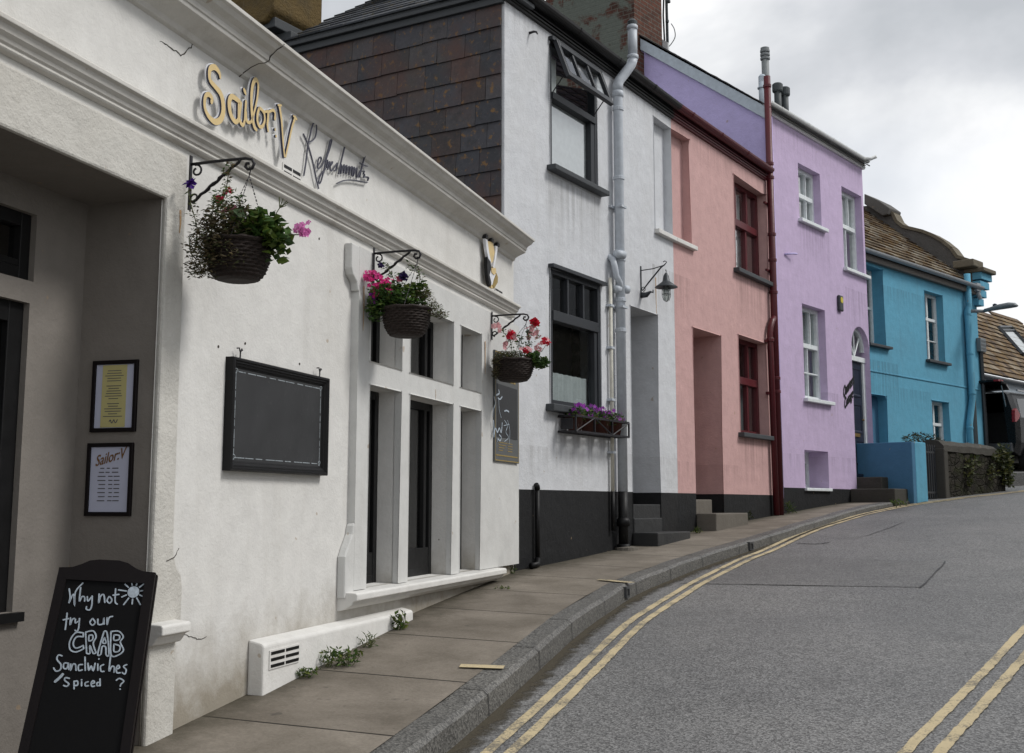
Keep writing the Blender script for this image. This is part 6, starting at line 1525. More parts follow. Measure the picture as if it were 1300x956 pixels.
ch = b.build('chimney', ['brick', 'brick_green'], T)
b = MB(); zb_ = zr(cy0) - .05
b.prism([(cy0 - .10, zr(cy0 - .1) + .08), (cy0 + .9, zr(cy0 + .9) + .08), (cy0 + .9, zr(cy0 + .9) + .22), (cy0 - .10, zr(cy0 - .1) + .22)], cx0 + .87, cx0 + .90, 'x'); b.build('lead_flashing', 'plastic_white', T, parent=ch)
b = MB()
for k in range(3): b.lathe([(.11, 9.5), (.13, 9.55), (.10, 9.9), (.12, 9.95)], (cx0 + .4, cy0 + .4 + .5 * k, 0), 14)
b.build('chimney_pot', 'terracotta', T, parent=ch, smooth=True)
# aerial pole with looped cable
q = at(848, 60, V.pt(.9, cy0 + .2).y)
T = Thing('aerial_pole', 'thin dark aerial pole with a looped cable beside the brick chimney', 'aerial', WORLD, (q.x, q.y, 7.0))
b = MB(); b.tube([(q.x, q.y, 6.4), (q.x - .02, q.y, 10.2)], .024, 8); b.build('pole', 'flue_dark', T, smooth=True)
b = MB(); L = [(852, 30), (856, 37), (857, 47), (852, 56), (848, 60)]; b.tube(catmull([at(x, y, q.y - .03) for x, y in L], 5), .008, 5)
b.tube([at(843, -20, q.y + .02), at(842, 20, q.y + .02), at(844, 60, q.y + .02)], .016, 6)
for (x, y) in ((849, 2), (847, 27)): c = at(x, y, q.y - .03); b.lathe([(.03, -.02), (.03, .02)], tuple(c), 8)
b.build('cable', 'flue_dark', T)
# flues standing on the eaves corner
def flue(label, px, ytop, ybot, Y, r, mat, kind):
    p = at(px, ybot, Y); zt = at(px, ytop, Y).z
    T = Thing('roof_flue', label, 'flue', WORLD, (p.x, p.y, p.z), 'flues on the lilac roof corner')
    h = zt - p.z; b = MB(); b.tube([(p.x, p.y, p.z - .3), (p.x, p.y, zt - (.06 if kind else .1))], r, 14); b.build('pipe', mat, T, smooth=True)
    b = MB()
    if kind == 1: b.lathe([(r * 1.35, zt - .14), (r * 1.5, zt - .12), (r * 1.5, zt - .02), (r * 1.1, zt), (.001, zt + .005)], (p.x, p.y, 0), 16)
    elif kind == 2:
        for k in range(3): b.lathe([(r + .003, zt - .2 + .06 * k), (r + .018, zt - .19 + .06 * k), (r + .018, zt - .16 + .06 * k), (r + .003, zt - .15 + .06 * k)], (p.x, p.y, 0), 16)
        b.lathe([(r + .01, zt - .05), (r + .01, zt), (.001, zt + .01)], (p.x, p.y, 0), 16)
    else:
        b.lathe([(r + .002, zt - h * .55), (r + .02, zt - h * .53), (r + .02, zt - h * .49), (r + .002, zt - h * .47)], (p.x, p.y, 0), 16); b.lathe([(r, zt - .12), (r, zt - .03), (r * .6, zt), (.001, zt)], (p.x, p.y, 0), 16)
    b.build('cap', 'flue_dark' if kind == 1 else mat, T, smooth=False)
flue('tallest grey metal flue with a ringed top, on the corner of the lilac roof', 973, 61, 128, 17.7, .058, 'flue_grey', 2)
flue('short pale flue in front of the tallest one, left of the red pipe', 968.5, 95, 128, 17.4, .058, 'barge', 0)
flue('dark capped flue right beside the top of the red pipe', 988, 106, 140, 17.6, .055, 'flue_dark', 1)
flue('dark capped flue farthest right, above the white lilac gutter', 997, 111, 142, 17.7, .055, 'flue_dark', 1)

# ================================================================== BLUE HOUSE
B_ = blue
T = Thing('blue_house', 'teal blue house behind a garden wall, with brown slates and a curved stone parapet', 'house', B_, (2, 0, .2))
UE = B_.u(1246, 500)
U0 = -.8
bz = B_.z(1219, 369.7) + .10
bw1 = B_.rect(1175, 369, 1198, 456); bw2 = B_.rect(1184, 508, 1206, 575)
uo = B_.u(1123, 400); zo0, zo1 = B_.z(1123, 440), B_.z(1123, 343)
uar = B_.u(1127, 540); zar = B_.z(1120, 494)
DW = max(.14, B_.side(1108, 390, uo)[0])
b = MB()
b.wall([U0, UE], [-.5, bz], 0, [(bw1[0], bw1[1], bw1[2], bw1[3], .14), (bw2[0], bw2[1], bw2[2], bw2[3], .14), (uo - .75, uo, zo0, zo1, DW), (uar - .85, uar, -.5, zar - .12, .18)], lambda u, z: 0)
b.build('wall', 'blue', T, bevel=.01)
b = MB(); b.box(uar - .86, uar + .01, .18, .24, -.5, zar - .1); b.build('door', 'darker_blue', T)
b = MB(); b.prism([(uar - .10, zar - .12), (uar - .03, zar - .14), (uar, zar - .2), (uar, zar - .12)], -.001, .18); b.build('door_arch', 'blue', T)
shell(T, U0, UE, 5.5, -.5, bz, 'blue', roof=False)
b = MB(); b.box(U0 + .05, UE - .05, 1.6, 1.64, -.5, bz - .1); b.build('inner_wall', 'interior', T)
zc = (B_.z(1116, 473) + B_.z(1227, 491)) / 2
b = MB(); b.box(U0, UE - .06, -.016, .0, zc - .018, zc + .012); b.build('string_course', 'blue', T, bevel=.006)
def casement(r):
    u0, u1, z0, z1 = r; m = z0 + (z1 - z0) * .62
    window(T, u0, u1, z0, z1, .14, 'frame_white', bars=[('h', m, .06, .01), ('v', (u0 + u1) / 2, z0 + .04, z1 - .04, .06), ('h', z0 + (m - z0) * .5, .02)], fw=.06, fd=.07, sill=(u0 - .07, u1 + .10, .055, z0 + .002, -.09, .15, 'slate_sill'), curtain=[(u0 + .05, u1 - .05, z0 + .05, z1 - .05, 'curtain_dark', .2)])
casement(bw1); casement((bw2[0], bw2[1], B_.z(1184, 585), bw2[3]))
window(T, uo - .75, uo, zo0, zo1, DW, 'frame_white', bars=[('h', (zo0 + zo1) / 2, .05)], sill=(uo - .8, uo + .12, .05, zo0 + .002, -.09, .15, 'slate_sill'))
b = MB(); b.box(U0, UE - .12, -.09, .0, bz - .10, bz + .02); b.build('eaves_board', 'wood_soffit', T, bevel=.004)
b = MB(); n = 8; r = .065; zgt = bz + .07
pr = [(-.10 - r + r * cos(pi + pi * k / n), zgt + r * sin(pi + pi * k / n)) for k in range(n + 1)]; pr2 = [(-.10 - r + (r - .006) * cos(2 * pi - pi * k / n), zgt + (r - .006) * sin(2 * pi - pi * k / n)) for k in range(n + 1)]
b.prism(pr + pr2, U0, UE - .06, 'x'); b.build('gutter', 'gutter_grey', T)
ra = math.radians(40)
b = MB(); slate_field(b, lambda a, h, o: (U0 + a, -.12 + h * cos(ra) - o * sin(ra), zgt - .02 + h * sin(ra) + o * cos(ra)), UE - U0 - .05, 3.7, .30, .20, [(.12, .09, .065), (.19, .155, .115), (.09, .065, .05), (.30, .27, .22), (.14, .095, .06), (.36, .33, .28)], thick=.03, tilt=.04, rnd=random.Random(33))
b.face([(U0, 2.7, zgt + 2.3), (UE, 2.7, zgt + 2.3), (UE, 5.6, zgt - .1), (U0, 5.6, zgt - .1)]); b.build('roof', 'brown_slates', T, weld=False)
# curved end parapet: profile across the roof in (y, z)
sp = lambda pts: [B_.side(x, y, UE) for x, y in pts]
outer = sp([(1252, 350), (1240, 349), (1240, 340), (1222, 337), (1218, 329), (1210, 318), (1199, 309), (1187, 302), (1175, 297), (1163, 294), (1150, 291), (1141, 284), (1136, 274), (1128, 270), (1112, 262)])
outer = [(max(-.30, p[0]), p[1]) for p in outer]
ly, lz_ = outer[-1]
b = MB(); outer = outer[3:]; outer[0] = (.0, outer[0][1])
prof = [(.0, bz - .25)] + outer + [(ly + 1.2, lz_ + .1), (5.4, bz + .2), (5.4, bz - .25)]
b.prism(prof, UE - .16, UE + .14, 'x'); b.build('end_parapet', 'stone_grey', T, bevel=.01)
b = MB()
for (p, q) in zip(outer[:-1], outer[1:]):
    d = Vector((q[0] - p[0], q[1] - p[1])); nn = Vector((-d.y, d.x)).normalized()
    if nn.y < 0: nn = -nn
    b.prism([p, q, (q[0] + nn.x * .07, q[1] + nn.y * .07), (p[0] + nn.x * .07, p[1] + nn.y * .07)], UE - .20, UE + .18, 'x')
b.build('coping', 'coping', T)
b = MB(); tp = sp([(1105, 249), (1124, 258), (1137, 267), (1135, 275), (1128, 277), (1105, 262)]); b.prism(tp, UE - .32, UE + .3, 'x'); b.prism([(p[0] + .5, p[1] - .28) for p in tp], UE - .22, UE + .2, 'x'); b.build('scroll_stone', 'stone_grey', T, bevel=.02)
# stepped corbels under the parapet foot
b = MB(); zk = B_.z(1236, 345)
for k in range(4): b.box(UE - .15, UE + .44 - .10 * k, -.20 + .03 * k, .10, zk - .19 * (k + 1), zk - .19 * k - .035)
b.build('corbel', 'blue', T, bevel=.008)
b = MB(); b.box(UE - .20, UE + .50, -.28, .16, zk - .035, zk + .06); b.box(UE - .45, UE + .10, -.16, .3, zk + .06, zk + .22); b.build('kneeler_stone', 'coping', T, bevel=.02)
b = MB(); b.box(UE - .33, UE - .14, -.17, 0, zk - .48, zk - .30); b.tube([(UE - .2, -.10, zk - .40), (UE - .16, -.12, zk - .55), (UE - .10, -.12, zk - .62)], .05, 8); b.build('gutter_hopper', 'gutter_grey', T, bevel=.006)
b = MB(); u, z = B_.hit(1243, 438); b.box(u - .16, u + .14, -.10, 0, z - .16, z + .14); a = b.build('meter_box', 'street_lamp', T, bevel=.012)
b = MB()
for i in range(3):
    for j in range(4): b.box(u - .13 + j * .065, u - .085 + j * .065, -.103, -.098, z - .12 + i * .08, z - .07 + i * .08)
b.build('louvre', 'car_grey', T, parent=a)
b = MB(); b.tube([(u - .02, -.04, z - .15), (u + .03, -.04, .3)], .045, 8); b.build('cable_duct', 'lamp_metal', T, parent=a)
# blue pipe
uq = B_.u(1231, 430, .08)
T = Thing('blue_downpipe', 'teal downpipe with an angled foot at the corner of the blue house, pale cable alongside', 'drainpipe', B_, (uq, -.08, .3))
zt = B_.z(1232, 349, .1); zk2 = B_.z(1228, 392, .1); z3 = B_.z(1231, 506, .1); z4 = B_.z(1222, 535, .1)
b = MB(); b.tube([(uq + .02, -.09, zt), (uq + .02, -.09, zk2 + .08), (uq - .07, -.09, zk2 - .05), (uq - .06, -.09, z3), (uq - .26, -.09, z4), (uq - .28, -.09, z4 - .1), (uq - .28, -.09, .2)], .068, 12); b.build('pipe', 'blue', T, smooth=True)
b = MB()
for z in (zk2 - .12, (zk2 + z3) / 2, z3 + .12, z4 - .12): b = MB(); collar(b, (uq - (.06 if z > z3 else .28), -.09, z), .068, .05); b.build('collar', 'blue', T)
b = MB(); b.tube([(uq + .06, -.05, zk2 + .05), (uq + .06, -.05, .3)], .018, 6); b.build('cable', 'plastic_white', T)

# ================================================================== GARDEN WALLS AND GATE
GW = Fac((6.055, 19.70), math.radians(43.36))
gq = GW
# street line of the garden runs .80 m in front of the lilac facade
FR = .80
Wl = lambda px, py=600: GW.u(px, py, FR)
uA, uB_, uC, uD = Wl(1163), Wl(1177), Wl(1196), Wl(1274)
ztop = GW.z(1165, 561, FR); zg = road_z(*GW.pt(uB_, -FR).xy)
T = Thing('blue_garden_wall', 'low blue painted garden wall and pier between the lilac steps and the iron gate', 'wall', GW, (uA, -FR / 2, zg))
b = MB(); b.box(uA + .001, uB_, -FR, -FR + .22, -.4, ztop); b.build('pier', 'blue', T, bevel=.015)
b = MB(); b.box(uA - .12, uA, -FR, .55, -.4, ztop - .003); b.build('side_wall', 'darker_blue', T, bevel=.012)
T = Thing('iron_gate', 'narrow grey iron gate of upright bars between blue pier and stone wall', 'gate', GW, ((uB_ + uC) / 2, -FR + .1, zg))
ytg = -FR + .10; zt = GW.z(1186, 566, FR)
b = MB()
for k in range(7):
    u = uB_ + .03 + (uC - uB_ - .06) * k / 6; b.box(u - .009, u + .009, ytg - .009, ytg + .009, zg + .05, zt + (.0 if k in (0, 6) else -.0)); b.lathe([(.012, 0), (.0, .04)], (u, ytg, zt), 5)
b.build('bar', 'iron_grey', T)
b = MB()
for z in (zg + .14, zt - .10): b.box(uB_ + .015, uC - .015, ytg - .006, ytg + .006, z - .016, z + .016)
b.build('rail', 'iron_grey', T)
b = MB(); b.box(uB_ + .005, uB_ + .02, ytg - .02, ytg + .02, zg + .2, zg + .3); b.box(uB_ + .005, uB_ + .02, ytg - .02, ytg + .02, zt - .25, zt - .15); b.build('hinge', 'iron_grey', T)
zsw = GW.z(1215, 563, FR)
T = Thing('stone_wall', 'low dark rubble garden wall with rounded coping and ivy at its far end', 'wall', GW, ((uC + uD) / 2, -FR / 2, zg))
b = MB(); ns = 18; ring = []
prof = [(-FR, -.4), (-FR - .02, zsw - .18), (-FR + .02, zsw - .04), (-FR + .12, zsw + .01), (-FR + .26, zsw + .01), (-FR + .36, zsw - .05), (-FR + .38, zsw - .2), (-FR + .38, -.4)]
rr = random.Random(8)
for k in range(ns + 1):
    u = uC + .03 + (uD - uC - .03) * k / ns; drop = .0 if k < ns - 3 else .035 * (k - ns + 3) ** 2 * .5
    ring.append([(u + (rr.uniform(-.02, .02) if 0 < k < ns else 0), p[0] + rr.uniform(-.025, .025), p[1] - (drop if p[1] > 0 else 0) + rr.uniform(-.015, .015)) for p in prof])
for k in range(ns):
    for j in range(len(prof) - 1): b.add([ring[k][j], ring[k + 1][j], ring[k + 1][j + 1], ring[k][j + 1]], [(0, 1, 2, 3)])
b.face(ring[0][::-1]); b.face(ring[-1]); b.build('masonry', 'rubble', T)
b = MB(); cp = [(-FR - .05, zsw - .16), (-FR - .04, zsw - .05), (-FR + .04, zsw + .02), (-FR + .16, zsw + .045), (-FR + .30, zsw + .02), (-FR + .42, zsw - .06), (-FR + .42, zsw - .16)]
ring = []
for k in range(ns + 1):
    u = uC + .02 + (uD - uC - .04) * k / ns; drop = 0 if k < ns - 3 else .03 * (k - ns + 3) ** 2 * .5
    ring.append([(u, p[0] + rr.uniform(-.01, .01), p[1] - drop + rr.uniform(-.012, .012)) for p in cp])
for k in range(ns):
    for j in range(len(cp) - 1): b.add([ring[k][j], ring[k + 1][j], ring[k + 1][j + 1], ring[k][j + 1]], [(0, 1, 2, 3)])
b.face(ring[0][::-1]); b.face(ring[-1]); b.build('coping', 'dark_concrete', T, smooth=False)
b = MB(); b.box(uC + .0, uC + .16, -FR - .05, -FR + .36, -.4, zsw - .10); b.build('gate_post', 'dark_concrete', T, bevel=.02)
b = MB(); b2 = MB()
for (px, py, rx, rz, n) in ((1274, 585, .30, .32, 320), (1277, 605, .22, .22, 220), (1232, 590, .16, .2, 70), (1228, 605, .12, .2, 50), (1258, 600, .2, .15, 70), (1262, 580, .15, .1, 50)):
    c = GW.hit(px, py, FR + .05); clump(b, (c[0], -FR - .07, c[1]), (rx, .09, rz), n, .075, rr, [(.045, .06, .02), (.07, .08, .025), (.035, .045, .018), (.10, .10, .03)], .7)
b.build('ivy', 'leaf', T, weld=False)
T = Thing('garden_shrub', 'straggly grey-green bush topping the garden wall in front of the blue house', 'shrub', GW, (Wl(1222), -.2, zsw - .3))
b = MB(); clump(b, (Wl(1222), -.15, zsw + .07), (.75, .2, .14), 520, .07, rr, [(.05, .055, .03), (.07, .065, .03), (.04, .05, .025)], .3); b.build('foliage', 'leaf', T, weld=False)
b = MB()
for k in range(9): b.tube([(Wl(1222) + rr.uniform(-.5, .5), -.15, zsw - .5), (Wl(1222) + rr.uniform(-.6, .6), -.15, zsw + .1)], .008, 5)
b.build('stem', 'stem', T)

# ================================================================== GARAGE, CAR, STREET LAMP
gA, gB = at(1245, 478, 26.5), at(1300, 490.5, 27.6)
GAng = math.radians(43.0)
Ga = Fac((gA.x, gA.y), GAng)
ze = gA.z
T = Thing('car_port', 'open fronted garage with brown slate roof, skylight and grey gutter beyond the blue house', 'garage', Ga, (2, 2, .8))
ra = math.radians(48)
def on_roof(px, py):
    n_ = Vector((0, -sin(ra), cos(ra))); o_ = Vector((0, -.15, ze + .05)); Mi = Ga.M.inverted(); r0 = Mi @ Vector((0, 0, 0)); rd = (Mi.to_3x3() @ ray(px, py))
    return r0 + rd * ((o_ - r0).dot(n_) / rd.dot(n_)), n_
rp = [on_roof(*p)[0] for p in ((1236, 393), (1262, 395), (1281, 399), (1303, 415), (1330, 436))]
rpa = [(p.x + 2.5, (p.y + .15) / cos(ra)) for p in rp]
rtop = lambda a: interp(a, [p[0] for p in rpa], [p[1] for p in rpa])
b = MB(); slate_field(b, lambda a, h, o: (-2.5 + a, -.15 + h * cos(ra) - o * sin(ra), ze + .05 + h * sin(ra) + o * cos(ra)), 11.0, 9.0, .32, .20, [(.11, .08, .055), (.17, .125, .085), (.08, .058, .045), (.25, .21, .16), (.13, .085, .05)], thick=.03, tilt=.035, rnd=random.Random(50), top=rtop); b.build('roof', 'brown_slates', T, weld=False)
b = MB(); b.box(-2.5, 8.5, -.02, .08, ze - .30, ze + .0); b.build('fascia', 'barge', T)
b = MB(); b.prism(pr + pr2, -2.5, 8.5, 'x'); 
for i, v in enumerate(b.v): b.v[i] = (v[0], v[1] + .06, v[2] - zgt + ze + .03)
b.build('gutter', 'gutter_grey', T)
b = MB(); b.box(-2.5, 8.5, 5.5, 5.7, -.5, ze); b.box(-2.5, -2.3, 0, 5.6, -.5, ze); b.box(8.3, 8.5, 0, 5.6, -.5, ze); b.box(-2.5, 8.5, .0, 5.6, ze - .02, ze + .01); b.build('wall', 'far_stone', T)
b = MB(); k4 = [on_roof(*p) for p in ((1266, 418), (1282, 418), (1312, 452), (1296, 452))]
vs = [p + n_ * .07 for p, n_ in k4]; c = sum(vs, Vector()) / 4; b.face(vs)
sk = b.build('skylight', 'glass', T)
b = MB()
for i in range(4): b.tube([vs[i], vs[(i + 1) % 4]], .05, 4)
b.tube([vs[0].lerp(vs[3], .12), vs[1].lerp(vs[2], .12)], .04, 4); b.build('skylight_frame', 'lamp_metal', T, parent=sk)
b = MB(); b.face([p + n_ * .045 for p, n_ in k4]); b.build('skylight_blind', 'pane_backing', T, parent=sk)

# estate car seen from its rear corner, tailgate up
CZ = .74
Ca = Fac((at(1291, 560, 25.4).x, 25.4), math.radians(44))     # x runs forward along the car, y to its left
T = Thing('parked_car', 'black estate car with its tailgate open parked in the garage mouth', 'car', Ca, (2.2, .9, CZ))
HW = .88; KZ = 1.16
KZ = 1.16
yc = HW
CS = [(0.0, .36, .99, 1.46, .71, .86), (.25, .28, 1.0, 1.495, .72, .88), (1.0, .26, 1.0, 1.505, .73, .88), (1.9, .26, .98, 1.47, .72, .88), (2.55, .26, .97, 1.22, .71, .88), (2.98, .26, .95, .97, .76, .87), (3.9, .26, .85, .88, .72, .84), (4.28, .30, .72, .75, .62, .76), (4.38, .36, .52, .56, .58, .70)]
CS = [(x, a * KZ, b_ * KZ, c * KZ, wt, wb) for x, a, b_, c, wt, wb in CS]
def cs_at(x): return [interp(x, [q[0] for q in CS], [q[i] for q in CS]) for i in range(1, 6)]
def half(x, z):
    a, bl, tp_, wt, wb = cs_at(x); return wb if z <= bl else wb + (wt - wb) * min(1, (z - bl) / max(.01, tp_ - bl))
b = MB(); rings = []
for x, a, bl, tp_, wt, wb in CS:
    L = [(wb * .93, a), (wb, a + (bl - a) * .35), (wb, bl), (wt, tp_ - .03), (wt - .10, tp_)]
    rings.append([(x, yc - w_, CZ + z) for w_, z in L] + [(x, yc + w_, CZ + z) for w_, z in L[::-1]])
for r0, r1 in zip(rings, rings[1:]):
    for j in range(len(r0)): k = (j + 1) % len(r0); b.add([r0[j], r1[j], r1[k], r0[k]], [(0, 1, 2, 3)])
b.face(rings[-1])
b.face([(0, yc - .80, CZ + .36 * KZ), (0, yc + .80, CZ + .36 * KZ), (0, yc + .86, CZ + .62), (0, yc - .86, CZ + .62)])
for sg in (-1, 1): b.face([(0, yc + sg * .70, CZ + .62), (0, yc + sg * .86, CZ + .62), (0, yc + sg * .86, CZ + .99 * KZ), (0, yc + sg * .71, CZ + 1.43 * KZ), (0, yc + sg * .62, CZ + 1.40 * KZ)])
b.build('body', 'car_black', T, bevel=.012)
b = MB(); b.box(.02, 1.3, yc - .70, yc + .70, CZ + .60, CZ + .62); b.box(1.28, 1.3, yc - .66, yc + .66, CZ + .62, CZ + 1.36)
b.box(.05, 1.28, yc - .74, yc - .70, CZ + .6, CZ + 1.2); b.box(.05, 1.28, yc + .70, yc + .74, CZ + .6, CZ + 1.2); b.build('boot_lining', 'car_grey', T)
for sgn in (-1, 1):
    b = MB(); yw = lambda x, z: yc + sgn * (half(x, z) + .004)
    b.face([(x, yw(x, z), CZ + z) for x, z in ((.30, 1.0 * KZ), (.42, 1.36 * KZ), (1.15, 1.40 * KZ), (1.15, 1.0 * KZ))]); b.face([(x, yw(x, z), CZ + z) for x, z in ((1.22, 1.0 * KZ), (1.22, 1.40 * KZ), (1.86, 1.39 * KZ), (2.5, 1.05 * KZ))]); b.build('side_window', 'glass_shop', T)
    b = MB(); b.prism([(-.03, .90), (-.005, 1.12), (.10, 1.16), (.28, 1.06), (.24, .98), (.05, .90)], yw(.1, 1.0) - .06 * (sgn > 0) - .006, yw(.1, 1.0) + .06 * (sgn < 0) + .006, 'y')
    for i, v in enumerate(b.v): b.v[i] = (v[0], v[1], v[2] * KZ + CZ)
    b.build('tail_light', 'car_red', T, bevel=.008)
    b = MB(); b.box(-.045, .0, yc + sgn * .45, yc + sgn * .72, CZ + .56, CZ + .60); b.build('reflector', 'car_red', T)
    for x in (.78, 3.5):
        b = MB(); yy = yc + sgn * .80; b.lathe([(.20, -.10), (.30, -.10), (.315, -.07), (.315, .07), (.30, .10), (.20, .10)], (x, yy, CZ + .315), 24, axis='y'); wv = b.build('wheel', 'tyre', T, smooth=False)
        b = MB(); b.lathe([(.0, -.085), (.05, -.09), (.06, -.07), (.19, -.085), (.205, -.10), (.205, .10), (.19, .085), (.06, .07), (.0, .09)], (x, yy, CZ + .315), 20, axis='y'); b.build('rim', 'chrome', T, parent=wv)
b = MB(); b.box(-.09, .06, yc - .80, yc + .80, CZ + .40, CZ + .60); b.build('bumper', 'car_grey', T, bevel=.03)
b = MB(); b.box(-.094, -.088, yc - .26, yc + .26, CZ + .44, CZ + .55); b.build('number_plate', 'plastic_white', T)
b = MB()
a_ = math.radians(12)
for (i0, i1, w0, w1, th) in ((0, .95, .70, .76, .05),):
    q = lambda t, d: (.22 - t * cos(a_) - d * sin(a_), CZ + 1.47 * KZ + t * sin(a_) * 1.0 + .10 - d * cos(a_))
    vs = []
    for t, w in ((0, w0), (.35, .78), (.6, .76), (.68, .68)):
        for d in (0, th): x, z = q(t, d); vs += [(x, yc - w, z), (x, yc + w, z)]
    for i in range(3): o = i * 4; b.add([vs[o], vs[o + 1], vs[o + 5], vs[o + 4], vs[o + 2], vs[o + 3], vs[o + 7], vs[o + 6]], [(0, 1, 2, 3), (4, 7, 6, 5), (0, 3, 7, 4), (1, 5, 6, 2), (2, 6, 7, 3), (0, 4, 5, 1)])
tg = b.build('tailgate', 'car_black', T, bevel=.01)
b = MB()
for sgn in (-1, 1): x, z = q(.56, -.01); b.box(x - .16, x + .1, yc + sgn * .70 - .05, yc + sgn * .70 + .05, z - .03, z + .01)
b.build('tailgate_light', 'car_red', T, parent=tg)
b = MB(); x, z = q(.02, .02); x2, z2 = q(.45, .055); b.face([(x, yc - .6, z - .04), (x, yc + .6, z - .04), (x2, yc + .66, z2 - .01), (x2, yc - .66, z2 - .01)]); b.build('rear_glass', 'glass_shop', T, parent=tg)
b = MB()
for sgn in (-1, 1): b.tube([(.10, yc + sgn * .68, CZ + 1.2), q(.42, .06)[:1] + (yc + sgn * .70,) + q(.42, .06)[1:]], .013, 6)
b.build('gas_strut', 'chrome', T, parent=tg)
b = MB(); b.face([(2.02, yc - .60, CZ + 1.475 * KZ), (2.02, yc + .60, CZ + 1.475 * KZ), (2.92, yc + .72, CZ + 1.055 * KZ), (2.92, yc - .72, CZ + 1.055 * KZ)]); b.build('windscreen', 'glass_shop', T)
for sgn in (-1, 1):
    b = MB(); b.box(4.20, 4.34, yc + sgn * .62 - .14, yc + sgn * .62 + .14, CZ + .62, CZ + .76); b.build('headlight', 'car_white', T, bevel=.02)
b = MB(); b.box(.35, 1.9, yc - half(1, 1.4) - .005, yc - half(1, 1.4) + .03, CZ + 1.50 * KZ, CZ + 1.53 * KZ); b.box(.35, 1.9, yc + half(1, 1.4) - .03, yc + half(1, 1.4) + .005, CZ + 1.50 * KZ, CZ + 1.53 * KZ); b.build('roof_rail', 'chrome', T)
# raised parking bed
b = MB(); bx = Fac((at(1270, 608, 23.4).x, 23.4), math.radians(70)); 
c4 = [bx.pt(u, v) for u, v in ((-2.0, -.2), (9, -.2), (9, 6), (-2, 6))]
b.prism([(p.x, p.y) for p in c4], -.4, .66, 'z'); struct(b, 'parking_bed', 'asphalt_patch', bevel=.02)

# street lamp reaching out behind the blue house
lp = at(1229, 395, 25.0); la, lb = at(1250, 395, 24.9), at(1292, 390, 24.4)
T = Thing('street_lamp', 'grey street lamp head reaching out past the corner of the blue house', 'street lamp', WORLD, (lp.x, lp.y, .6))
b = MB(); b.tube([(lp.x, lp.y, .3), (lp.x, lp.y, lp.z - .1), (lp.x + .06, lp.y, lp.z), tuple(la)], [.07, .05, .04, .035], 10); b.build('pole', 'street_lamp', T, smooth=True)
b = MB(); d = (lb - la); L = d.length; dn = d.normalized(); sd = Vector((0, 1, 0)).cross(dn).normalized(); wd_ = dn.cross(sd)
rings = []
for t, w, h, o in ((0, .05, .05, 0), (.18, .075, .055, .015), (.45, .115, .075, .035), (.75, .135, .080, .045), (.93, .11, .06, .04), (1, .04, .02, .03)):
    c = la + dn * L * t; rings.append([c + wd_ * w * cos(k * pi / 6) + Vector((0, 0, 1)) * (h * sin(k * pi / 6) * (1 if sin(k * pi / 6) > 0 else .55) + o) for k in range(12)])
vs = [p for r_ in rings for p in r_]; b.add(vs, [(i * 12 + j, i * 12 + (j + 1) % 12, (i + 1) * 12 + (j + 1) % 12, (i + 1) * 12 + j) for i in range(5) for j in range(12)] + [tuple(range(11, -1, -1)), tuple(60 + j for j in range(12))]); b.build('head', 'street_lamp', T, smooth=True)
b = MB(); c = la.lerp(lb, .32) + Vector((0, 0, .09)); b.lathe([(.045, -.04), (.045, .03), (.001, .05)], tuple(c), 10); b.build('photocell', 'navy_door', T)

# ================================================================== STREET ACROSS (seen in the window panes)
OP = Fac((5.7, 4.6), math.radians(31))
OPX = Fac(OP.pt(0, 0).xy, math.radians(31 + 180))
T = Thing('stone_house', 'plain stone house across the street, mirrored in the cottage windows', 'house', OPX, (-5, 0, -.8))
b = MB(); ops = [(-9.0, -8.0, .3, 1.7, .12), (-6.2, -5.2, .3, 1.7, .12), (-3.6, -2.7, -1.2, 1.3, .12), (-1.7, -.8, .3, 1.7, .12)]
b.wall([-14, 0], [-1.8, 2.6], 0, ops, lambda u, z: 0); b.face([(-14, 0, -1.8), (-14, 5, -1.8), (-14, 5, 2.6), (-14, 2.5, 4.3), (-14, 0, 2.6)]); b.face([(0, 0, -1.8), (0, 5, -1.8), (0, 5, 2.6), (0, 2.5, 4.3), (0, 0, 2.6)]); b.face([(-14, 5, -1.8), (0, 5, -1.8), (0, 5, 2.6), (-14, 5, 2.6)])
b.build('wall', 'far_stone', T)
b = MB(); b.face([(-14.1, -.2, 2.52), (.1, -.2, 2.52), (.1, 2.5, 4.36), (-14.1, 2.5, 4.36)]); b.face([(-14.1, 5.2, 2.52), (.1, 5.2, 2.52), (.1, 2.5, 4.36), (-14.1, 2.5, 4.36)]); b.build('roof', 'slate_sill', T)
for o in ops:
    if o[2] > 0: window(T, o[0], o[1], o[2], o[3], .12, 'frame_white', bars=[('h', (o[2] + o[3]) / 2, .06), ('v', (o[0] + o[1]) / 2, o[2], o[3], .03)])
b = MB(); b.box(ops[2][0], ops[2][1], .12, .17, -1.8, 1.3); b.build('door', 'pink_door', T)
b = MB(); b.box(-7.6, -6.8, 2.1, 2.9, 3.6, 5.4); b.build('chimney', 'brick_green', T)
T = Thing('stone_house', 'taller stone house with white bargeboards across the street, mirrored in the ground floor panes', 'house', OPX, (-22, 0, .2))
b = MB(); ops = [(-27.5, -26.5, 1.2, 2.7, .12), (-24.2, -23.2, 1.2, 2.7, .12), (-20.5, -19.5, 1.2, 2.7, .12), (-17.2, -16.2, 1.2, 2.7, .12)]
b.wall([-30, -14.3], [-1.2, 4.7], 0, ops, lambda u, z: 0); b.face([(-30, 0, -1.2), (-30, 5, -1.2), (-30, 5, 4.7), (-30, 2.5, 6.9), (-30, 0, 4.7)]); b.face([(-14.3, 0, -1.2), (-14.3, 5, -1.2), (-14.3, 5, 4.7), (-14.3, 2.5, 6.9), (-14.3, 0, 4.7)]); b.face([(-30, 5, -1.2), (-14.3, 5, -1.2), (-14.3, 5, 4.7), (-30, 5, 4.7)])
